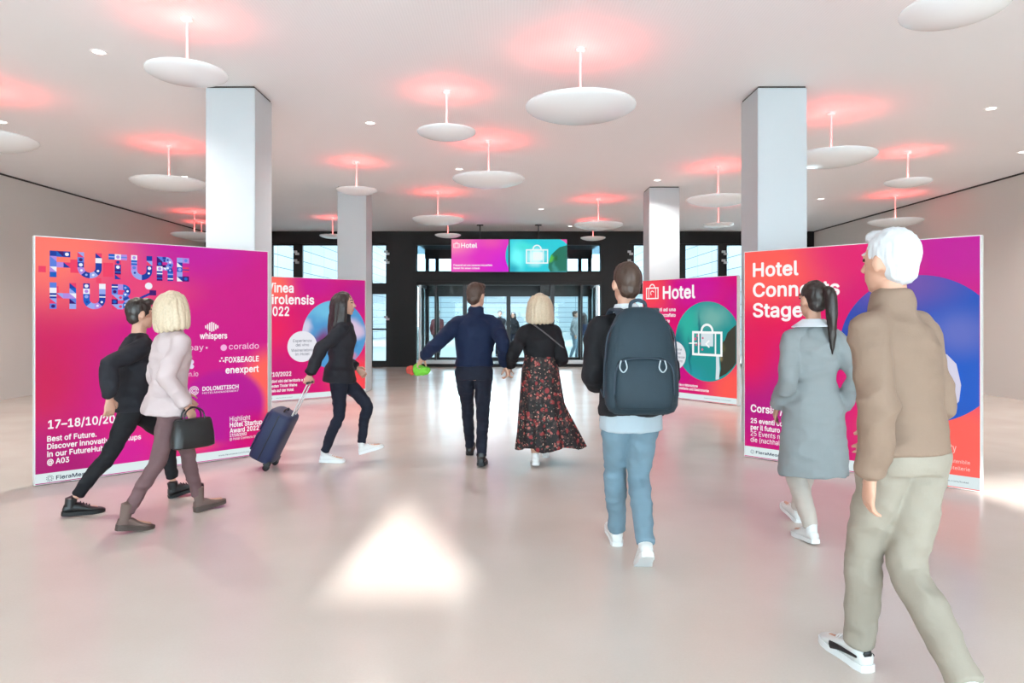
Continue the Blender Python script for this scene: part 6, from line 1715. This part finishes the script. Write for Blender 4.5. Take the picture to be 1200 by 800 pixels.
def floral_material():
    m = mat('dark_floral_print', (22, 16, 18), rough=0.7)
    nt = m.node_tree
    b = nt.nodes['Principled BSDF']
    tc = nt.nodes.new('ShaderNodeTexCoord')
    cur = None
    for sc, lo, hi, c, thr in ((24, 0.34, 0.46, (64, 46, 44), 0.2), (17, 0.30, 0.40, (140, 44, 46), 0.3), (23, 0.26, 0.34, (168, 92, 84), 0.45), (38, 0.22, 0.3, (84, 92, 84), 0.6), (44, 0.2, 0.28, (200, 160, 140), 0.7)):
        nz = nt.nodes.new('ShaderNodeTexNoise')
        nz.inputs['Scale'].default_value = 18
        nt.links.new(tc.outputs['Object'], nz.inputs['Vector'])
        va = nt.nodes.new('ShaderNodeVectorMath')
        va.operation = 'MULTIPLY_ADD'
        va.inputs[1].default_value = (0.05, 0.05, 0.05)
        nt.links.new(nz.outputs['Color'], va.inputs[0])
        nt.links.new(tc.outputs['Object'], va.inputs[2])
        v = nt.nodes.new('ShaderNodeTexVoronoi')
        v.inputs['Scale'].default_value = sc
        nt.links.new(va.outputs[0], v.inputs['Vector'])
        r = nt.nodes.new('ShaderNodeMapRange')
        r.inputs['From Min'].default_value = lo
        r.inputs['From Max'].default_value = hi
        r.inputs['To Min'].default_value = 1
        r.inputs['To Max'].default_value = 0
        nt.links.new(v.outputs['Distance'], r.inputs['Value'])
        sp_ = nt.nodes.new('ShaderNodeSeparateColor')
        nt.links.new(v.outputs['Color'], sp_.inputs[0])
        gt = nt.nodes.new('ShaderNodeMath')
        gt.operation = 'GREATER_THAN'
        gt.inputs[1].default_value = thr
        nt.links.new(sp_.outputs[0], gt.inputs[0])
        ml = nt.nodes.new('ShaderNodeMath')
        ml.operation = 'MULTIPLY'
        nt.links.new(r.outputs[0], ml.inputs[0])
        nt.links.new(gt.outputs[0], ml.inputs[1])
        mx = nt.nodes.new('ShaderNodeMix')
        mx.data_type = 'RGBA'
        nt.links.new(ml.outputs[0], mx.inputs[0])
        if cur is None:
            mx.inputs[6].default_value = (*lin((20, 14, 16)), 1)
        else:
            nt.links.new(cur, mx.inputs[6])
        mx.inputs[7].default_value = (*lin(c), 1)
        cur = mx.outputs[2]
    nt.links.new(cur, b.inputs['Base Color'])
    return m


def cloth(name, rgb, v=0.12, bump=140, rough=0.8):
    return mat(name, rgb, rough=rough, vary=(5, v), bump=(bump, 0.12), spec=0.3)


K = {}
K['navy'] = cloth('navy_jacket_cloth', (14, 28, 56))
K['midnight'] = cloth('midnight_trouser_cloth', (24, 28, 42))
K['black'] = cloth('black_knit', (22, 22, 26))
K['charcoal'] = cloth('charcoal_cloth', (34, 34, 40))
K['jeans'] = cloth('light_blue_denim', (110, 134, 148), 0.15)
K['greycoat'] = cloth('grey_wool', (134, 139, 141), 0.08)
K['tan'] = cloth('tan_jacket_cloth', (132, 110, 95), 0.1)
K['beige'] = cloth('greige_trouser_cloth', (148, 139, 127), 0.1)
K['cream'] = cloth('cream_trouser_cloth', (186, 174, 164), 0.08)
K['blush'] = cloth('pale_blush_cloth', (190, 172, 172), 0.08)
K['taupe'] = cloth('taupe_legging_cloth', (104, 78, 80), 0.12)
K['white'] = cloth('white_shirt_cloth', (214, 218, 224), 0.04)
K['shirt'] = cloth('pale_shirt_cloth', (168, 180, 188), 0.06)
K['blue_grey'] = cloth('blue_grey_nylon', (34, 50, 60), 0.3, 200, 0.6)
K['blue_grey_dark'] = cloth('blue_grey_webbing', (52, 62, 74), 0.1, 240, 0.7)
K['maroon'] = cloth('maroon_cloth', (92, 44, 48))
LE = {'black': mat('black_leather', (20, 20, 22), rough=0.42), 'white': mat('white_leather', (214, 214, 212), rough=0.45), 'brown': mat('taupe_suede', (104, 84, 78), rough=0.8),
      'sole_white': mat('white_rubber', (222, 224, 224), rough=0.55), 'sole_black': mat('black_rubber', (16, 16, 17), rough=0.6), 'sole_brown': mat('brown_rubber', (72, 58, 52), rough=0.6)}

# man in navy
P1, j1 = person('person in a navy jacket and dark trousers, hand in hand with the floral skirt wearer',
                (-0.345, 6.96), 0, 1.885, [(-0.41, 7.42, 0.0, -14, 0), (-0.262, 6.79, 0.0, 6, 2)], [(-0.52, 0.02, 1.08), (0.318, -0.02, 1.0)],
                (K['navy'], 0.045, 0.03, 0.06, 'stand'), (K['midnight'], -0.004, 0.0), ('shoe', LE['black'], LE['sole_black'], 'shoe'), ('short', 'brown'),
                head_yaw=32, head_pitch=3, sway=(0.035, 0), lean=3, fingers=[((-0.45, 0.15, -0.85), (0.3, 1, -0.1)), ((0.25, 0.0, -1), (-0.2, 1, 0.2))], curl=(1.3, 1.3))
# blonde woman
P2, j2 = person('person in a short black jacket and long dark floral skirt, walking beside the navy jacket',
                (0.325, 6.90), 0, 1.75, [(0.276, 6.775, 0.0, 8, 0), (0.40, 7.28, 0.0, -12, 0)], [(-0.30, 0.04, 0.985), (0.17, 0.21, 1.06)],
                (K['black'], 0.10, 0.036, 0.0, 'plain'), None, ('shoe', LE['white'], LE['sole_white'], 'trainer'), ('bob', 'blonde'), female=True,
                skirt=(floral_material(), 1.13, 0.17, 0.30, 0.04), fingers=[((-0.2, 0.0, -1), (0.2, 1, 0.2)), None], curl=(1.3, 0.8), lean=2)
# man with rucksack
P3, j3 = person('person in a black sweater and light jeans wearing the blue-grey backpack',
                (0.75, 4.16), 0, 1.825, [(0.71, 4.50, 0.0, -10, 0), (0.80, 3.93, 0.0, 34, 2)], [(-0.17, 0.25, 1.04), (0.19, 0.25, 1.04)],
                (K['black'], -0.06, 0.026, 0.05, 'shirt', 'sweater', K['white']), (K['jeans'], 0.004, 0.0), ('shoe', LE['white'], LE['sole_white'], 'trainer'), ('short', 'brown'),
                head_yaw=-14, sway=(-0.03, 0), lean=4, fingers=[((0.3, 0.9, 0.1), (0.2, 0.1, 1)), ((-0.3, 0.9, 0.1), (-0.2, 0.1, 1))])
bm = bmesh.new()
S3p = j3['S']
ring_loft(bm, [(j3['pel'] + Vector((0, 0, z)), Vector((w, 0, 0)), Vector((0, dd, 0))) for z, w, dd in ((0.06, 0.17, 0.13), (0.0, 0.186, 0.147), (-0.06, 0.19, 0.15), (-0.12, 0.195, 0.152), (-0.15, 0.192, 0.15))], 32)
grow('shirt_tail', bm, K['shirt'], P3, 0.009, 3, fold=(0.008, 10, 6, 3))
# ponytail woman
P4, j4 = person('person with a dark ponytail and knee-length grey coat, left of the tan jacket',
                (2.05, 4.58), -4, 1.765, [(1.99, 4.50, 0.0, 4, -4), (2.10, 5.0, 0.0, -14, 0)], [(-0.2, 0.1, 0.87), (0.2, 0.0, 0.87)],
                (K['greycoat'], -0.46, 0.03, 0.06, 'wide', 'coat', K['white']), (K['cream'], 0.0, 0.01), ('shoe', LE['white'], LE['sole_white'], 'trainer'), ('ponytail', 'dark'), female=True,
                head_yaw=-12, sway=(0.02, 0), lean=2)
# tan jacket
P5, j5 = person('person in a tan jacket and greige trousers, nearest the viewer at the right',
                (1.55, 2.66), -10, 1.83, [(1.49, 2.93, 0.0, 0, 0), (1.61, 2.30, 0.02, 42, 4)], [(-0.2, -0.06, 0.88), (0.12, 0.26, 0.98)],
                (K['tan'], -0.005, 0.026, 0.03, 'stand'), (K['beige'], 0.014, 0.01), ('shoe', LE['white'], LE['sole_white'], 'trainer', LE['black']), ('short', 'grey'),
                head_yaw=-15, lean=5, sway=(-0.03, 0), twist=18, girth=0.9)
# suitcase traveller
P6, j6 = person('person in dark clothes and white trainers pulling the navy suitcase',
                (-1.72, 6.98), 82, 1.73, [(-1.46, 7.06, 0.07, -16, 0), (-1.85, 6.97, 0.0, 2, 0)], [(-0.20, 0.16, 0.95), (0.22, -0.26, 0.92)],
                (K['charcoal'], -0.10, 0.04, 0.06, 'stand'), (K['midnight'], -0.004, 0.03), ('shoe', LE['white'], LE['sole_white'], 'trainer'), ('long', 'dark'), female=True, lean=4,
                fingers=[None, ((0.05, -0.35, -0.9), (0, 0.9, -0.3))], curl=(0.7, 1.4))
# the two in front of the left stand
P7, j7 = person('person in dark clothes with cropped black trousers and black lace-ups, farthest left',
                (-2.95, 5.36), 48, 1.70, [(-2.72, 5.65, 0.0, -12, 0), (-3.24, 5.10, 0.0, 4, 4)], [(-0.2, 0.25, 0.95), (0.22, -0.2, 0.88)],
                (K['charcoal'], -0.08, 0.03, 0.05, 'plain'), (K['black'], -0.004, 0.075), ('shoe', LE['black'], LE['sole_black'], 'trainer'), ('short', 'dark'), lean=5)
P8, j8 = person('person in a pale blush jacket and taupe boots before the FUTURE HUB lightbox',
                (-2.47, 4.96), 40, 1.68, [(-2.34, 5.25, 0.0, -6, 0), (-2.62, 4.69, 0.0, 10, 4)], [(-0.2, 0.2, 0.88), (0.23, 0.03, 0.86)],
                (K['blush'], -0.10, 0.034, 0.10, 'stand'), (K['taupe'], -0.008, 0.04), ('boot', LE['brown'], LE['sole_brown'], 'boot'), ('bob', 'blonde'), female=True, lean=4)

# people out on the forecourt
for lb, x, y, hd, h, tc_, lc_, hr, fm in (
        ('person in a maroon jacket outside, seen through the left door pane', -2.62, 25.4, 20, 1.78, 'maroon', 'charcoal', ('short', 'dark'), False),
        ('person in dark clothes outside behind the doors, just left of the centre post', -0.32, 27.0, 170, 1.80, 'charcoal', 'midnight', ('short', 'brown'), False),
        ('person in black outside behind the doors, just right of the centre post', 0.22, 27.8, 190, 1.74, 'black', 'midnight', ('long', 'dark'), True),
        ('person in a grey top and light jeans outside, seen through the right door pane', 2.45, 25.2, 100, 1.76, 'greycoat', 'jeans', ('short', 'brown'), False),
        ('person in a navy top outside, right of the grey top in the right door pane', 2.95, 26.4, -20, 1.70, 'navy', 'jeans', ('long', 'dark'), True)):
    f = Vector((math.sin(math.radians(hd)), math.cos(math.radians(hd)), 0))
    r_ = Vector((f.y, -f.x, 0))
    a, b = Vector((x, y, 0)) - r_ * 0.10 + f * 0.1, Vector((x, y, 0)) + r_ * 0.10 - f * 0.1
    person(lb, (x, y), hd, h, [(a.x, a.y, 0, 0, 0), (b.x, b.y, 0, 0, 0)], [(-0.22, 0.08, 0.88), (0.22, 0.04, 0.88)],
           (K[tc_], -0.06, 0.03, 0.04, 'stand'), (K[lc_], 0.004, 0.0), ('shoe', LE['black'], LE['sole_black'], 'shoe'), hr, female=fm, voxel=0.014, ground=-0.05)


# ------------------------------------------------------------------ things people carry
def rounded_section(w, d, z, y, n=32, p=3.2):
    out = []
    for k in range(n):
        a = 2 * PI * k / n
        c, s = math.cos(a), math.sin(a)
        out.append(Vector((w * math.copysign(abs(c) ** (2 / p), c), y + d * math.copysign(abs(s) ** (2 / p), s), z)))
    return out


def sections(bm, secs):
    rings = [[bm.verts.new(p) for p in s] for s in secs]
    n = len(rings[0])
    for a, b in zip(rings, rings[1:]):
        for k in range(n):
            bm.faces.new((a[k], a[(k + 1) % n], b[(k + 1) % n], b[k]))
    bm.faces.new(rings[0][::-1])
    bm.faces.new(rings[-1])


# backpack, in the wearer's frame
bp = empty('backpack', (0.765, 4.16, 0.93), 0, label='blue-grey backpack worn over a black sweater, with two looped zip pulls', cat='backpack')
def back_y(z):
    return -0.150 + 0.055 * (z / 0.6)


bm = bmesh.new()
prof = [(0.0, 0.155, 0.05), (0.015, 0.185, 0.078), (0.05, 0.204, 0.096), (0.15, 0.212, 0.105), (0.28, 0.205, 0.10), (0.40, 0.19, 0.09), (0.50, 0.165, 0.076), (0.565, 0.132, 0.06), (0.60, 0.09, 0.04), (0.612, 0.04, 0.02)]
sections(bm, [rounded_section(w, d, z, back_y(z) - 0.10) for z, w, d in prof])
obj('main_bag', bm, K['blue_grey'], bp, smooth=60)
bm = bmesh.new()
prof = [(0.035, 0.13, 0.03), (0.05, 0.158, 0.045), (0.12, 0.17, 0.055), (0.24, 0.162, 0.05), (0.30, 0.145, 0.04), (0.325, 0.11, 0.024)]
sections(bm, [rounded_section(w, d, z, back_y(z) - 0.178) for z, w, d in prof])
fp = obj('front_pocket', bm, K['blue_grey'], bp, smooth=60)
bm = bmesh.new()
tube(bm, spline([(-0.168, back_y(0.1) - 0.20, 0.12), (-0.155, back_y(0.2) - 0.215, 0.27), (-0.08, back_y(0.3) - 0.212, 0.318), (0.08, back_y(0.3) - 0.212, 0.318), (0.155, back_y(0.2) - 0.215, 0.27), (0.168, back_y(0.1) - 0.20, 0.12)], 6), 0.0045, 6)
obj('pocket_zip', bm, K['blue_grey_dark'], fp)
bm = bmesh.new()
tube(bm, spline([(-0.212, back_y(0.1) - 0.10, 0.1), (-0.207, back_y(0.3) - 0.12, 0.3), (-0.17, back_y(0.5) - 0.14, 0.49), (0, back_y(0.6) - 0.142, 0.58), (0.17, back_y(0.5) - 0.14, 0.49), (0.207, back_y(0.3) - 0.12, 0.3), (0.212, back_y(0.1) - 0.10, 0.1)], 6), 0.0055, 6)
obj('main_zip', bm, K['blue_grey_dark'], bp)
for x, z in ((-0.12, 0.30), (0.10, 0.30)):
    bm = bmesh.new()
    y = back_y(z) - 0.226
    tube(bm, spline([(x - 0.012, y, z + 0.01), (x - 0.02, y - 0.006, z - 0.03), (x, y - 0.008, z - 0.055), (x + 0.02, y - 0.006, z - 0.03), (x + 0.012, y, z + 0.01)], 5), 0.004, 6)
    obj('zip_pull', bm, mat('pale_cord', (168, 180, 186), rough=0.7), fp)
bm = bmesh.new()
tube(bm, spline([(-0.045, back_y(0.6) - 0.05, 0.585), (-0.04, back_y(0.6) - 0.05, 0.635), (0.0, back_y(0.6) - 0.05, 0.652), (0.04, back_y(0.6) - 0.05, 0.635), (0.045, back_y(0.6) - 0.05, 0.585)], 5), 0.011, 8, flatten=(Vector((0, 1, 0)), 0.5))
obj('haul_loop', bm, K['blue_grey_dark'], bp)
for s in (-1, 1):
    bm = bmesh.new()
    pts = spline([(s * 0.08, -0.15, 0.54), (s * 0.10, -0.115, 0.585), (s * 0.118, -0.02, 0.598), (s * 0.13, 0.085, 0.545), (s * 0.15, 0.145, 0.42), (s * 0.17, 0.125, 0.26), (s * 0.19, 0.03, 0.14), (s * 0.185, -0.10, 0.08)], 6)
    rings = []
    for i, p in enumerate(pts):
        a, b = pts[max(0, i - 1)], pts[min(len(pts) - 1, i + 1)]
        t_ = (b - a).normalized()
        side = Vector((1, 0, 0)) - t_ * t_.x
        side.normalize()
        nn = t_.cross(side)
        hw_ = 0.032 if i < 30 else 0.032 - 0.018 * min(1, (i - 30) / 6)
        rings.append([p + side * (hw_ * cx_) + nn * (0.009 * cy_) for cx_, cy_ in ((-1, -0.6), (-0.8, -1), (0.8, -1), (1, -0.6), (1, 0.6), (0.8, 1), (-0.8, 1), (-1, 0.6))])
    sections(bm, rings)
    obj('shoulder_strap', bm, K['blue_grey_dark'], bp, smooth=60)

# crossbody bag of the blonde woman
sb = empty('shoulder_bag', (0.325, 6.90, 0), 0, label='small black crossbody bag on a thin strap over the black jacket', cat='bag')
bm = bmesh.new()
sections(bm, [rounded_section(w, d, z, 0.235) for z, w, d in ((0.99, 0.10, 0.02), (1.0, 0.112, 0.03), (1.08, 0.112, 0.03), (1.15, 0.105, 0.024), (1.16, 0.09, 0.014))])
bmesh.ops.translate(bm, vec=(0.06, 0, 0), verts=bm.verts)
obj('bag_body', bm, LE['black'], sb, smooth=50)
from mathutils.bvhtree import BVHTree
jk = next(c for c in P2.children if c.name.startswith('jacket'))
bvh = BVHTree.FromPolygons([v.co for v in jk.data.vertices], [tuple(p.vertices) for p in jk.data.polygons])
path = []
cen = Vector((0.03, 0.01, 1.33))
nrm = Vector((0.62, 0.06, 0.78)).normalized()
e1 = nrm.cross(Vector((0, 1, 0))).normalized()
e2 = nrm.cross(e1)
for k in range(73):
    a = 2 * PI * k / 72
    dr = e1 * math.cos(a) + e2 * math.sin(a)
    hit = bvh.ray_cast(cen + dr * 0.6, -dr)
    path.append((hit[0] if hit[0] else cen + dr * 0.2) + dr * 0.006)
sm_ = [sum((path[(k + q) % 72] for q in (-2, -1, 0, 1, 2)), Vector()) / 5 for k in range(72)]
sm_ = [cen + (p - cen) * 1.02 for p in sm_]
bm = bmesh.new()
tube(bm, sm_ + [sm_[0]], 0.007, 8, cap=False)
obj('strap', bm, mat('grey_leather_strap', (92, 88, 90), rough=0.5), sb, smooth=60)

# green and red bundle in the navy man's left hand
hw3 = Matrix.Translation(P1.location) @ Vector(j1['wri'][0])
gb = empty('cloth_bundle', (hw3.x - 0.06, hw3.y + 0.02, hw3.z - 0.215), 0, label='small bright green bundle with a red end, carried in the navy jacket wearer\'s left hand', cat='bundle')
bm = bmesh.new()
ellipsoid(bm, (0.02, 0, 0.075), (0.085, 0.055, 0.055))
ellipsoid(bm, (0.075, 0.0, 0.07), (0.06, 0.042, 0.045))
ellipsoid(bm, (0.0, 0.0, 0.105), (0.04, 0.035, 0.045))
grow('green_cloth', bm, cloth('bright_green_cloth', (112, 190, 60), 0.2), gb, 0.008, 2, fold=(0.012, 22, 22, 4))
bm = bmesh.new()
ellipsoid(bm, (-0.07, 0.0, 0.075), (0.05, 0.045, 0.05))
grow('red_end', bm, cloth('red_cloth', (190, 78, 66), 0.2), gb, 0.008, 2, fold=(0.01, 24, 24, 5))

# black handbag of the blush jacket
hb = empty('handbag', (-2.47 + 0.235, 4.96 - 0.115, 0.56), -math.radians(40), label='black handbag hanging beside the pale blush jacket', cat='handbag')
bm = bmesh.new()
sections(bm, [rounded_section(d, w, z, 0, p=3.6) for z, w, d in ((0.0, 0.13, 0.05), (0.012, 0.15, 0.062), (0.10, 0.145, 0.058), (0.19, 0.13, 0.042), (0.205, 0.12, 0.03))])
obj('bag_body', bm, LE['black'], hb, smooth=50)
for s in (-1, 1):
    bm = bmesh.new()
    tube(bm, spline([(s * 0.03, -0.075, 0.18), (s * 0.022, -0.06, 0.255), (s * 0.012, 0.0, 0.285), (s * 0.022, 0.06, 0.255), (s * 0.03, 0.075, 0.18)], 6), 0.006, 8)
    obj('handle', bm, LE['black'], hb, smooth=60)

# navy cabin suitcase, tilted as it is pulled
tilt = math.radians(26)
wr = Matrix.Translation(P6.location) @ Matrix.Rotation(-math.radians(82), 4, 'Z') @ Vector(j6['wri'][1])
ax = Vector((math.sin(tilt), 0, math.cos(tilt)))
grip = Vector((wr.x - 0.005, wr.y, wr.z - 0.085))
Lh = (grip.z - 0.03) / math.cos(tilt)
basep = grip - ax * Lh
sc_ = empty('suitcase', (basep.x, basep.y, 0.0), 0, label='navy cabin suitcase on wheels, tilted and pulled past the lightbox titled FUTURE HUB', cat='suitcase')
Mt = Matrix.Translation((0, 0, 0.03)) @ Matrix.Rotation(tilt, 4, 'Y')


def sc_part(name, bm, m, parent=None, smooth=50):
    bmesh.ops.transform(bm, matrix=Mt, verts=bm.verts)
    return obj(name, bm, m, parent or sc_, smooth=smooth)


navy_shell = mat('navy_suitcase_fabric', (26, 38, 74), rough=0.55, bump=(160, 0.15), vary=(6, 0.1))
bm = bmesh.new()
sections(bm, [rounded_section(w, d, z, 0, p=4.5) for z, w, d in ((0.03, 0.10, 0.15), (0.04, 0.115, 0.168), (0.06, 0.12, 0.175), (0.50, 0.12, 0.175), (0.525, 0.115, 0.168), (0.54, 0.095, 0.145))])
sh_ = sc_part('shell', bm, navy_shell)
for z0 in (0.09, 0.30):
    bm = bmesh.new()
    sections(bm, [rounded_section(0.012, d, z, 0, p=4) for z, d in ((z0, 0.12), (z0 + 0.01, 0.135), (z0 + 0.17, 0.135), (z0 + 0.18, 0.12))])
    bmesh.ops.translate(bm, vec=(-0.122, 0, 0), verts=bm.verts)
    sc_part('pocket', bm, navy_shell, sh_)
for y in (-0.172, 0.172):
    bm = bmesh.new()
    tube(bm, [(0.0, y, 0.045), (0.0, y, 0.515)], 0.006, 8)
    sc_part('zip', bm, LE['black'], sh_)
for y in (-0.13, 0.13):
    bm = bmesh.new()
    tube(bm, [(0.095, y - 0.018, 0.0), (0.095, y + 0.018, 0.0)], 0.03, 20)
    sc_part('wheel', bm, LE['sole_black'])
    bm = bmesh.new()
    box(bm, 0.06, 0.118, y - 0.03, y + 0.03, 0.018, 0.07)
    sc_part('wheel_housing', bm, M['black_plastic'], smooth=None)
bm = bmesh.new()
for y in (-0.055, 0.055):
    tube(bm, [(0.085, y, 0.50), (0.085 - 0.0, y, Lh - 0.0)], 0.008, 10)
th = sc_part('telescopic_handle', bm, M['lightmetal'])
bm = bmesh.new()
tube(bm, [(0.085, -0.075, Lh), (0.085, 0.075, Lh)], 0.014, 12)
sc_part('grip', bm, M['black_plastic'], th)
bm = bmesh.new()
tube(bm, spline([(0.0, -0.06, 0.54), (0.0, -0.05, 0.565), (0.0, 0.05, 0.565), (0.0, 0.06, 0.54)], 5), 0.009, 8)
sc_part('top_handle', bm, LE['black'])
# bring the grip under the hand and the wheels onto the floor
off = Mt @ Vector((0.085, 0, Lh))
sc_.location = (grip.x - off.x, grip.y, 0.0)
lowest = min((Mt @ Vector((0.095, 0, 0))).z - 0.03, 9)
sc_.location.z = -lowest
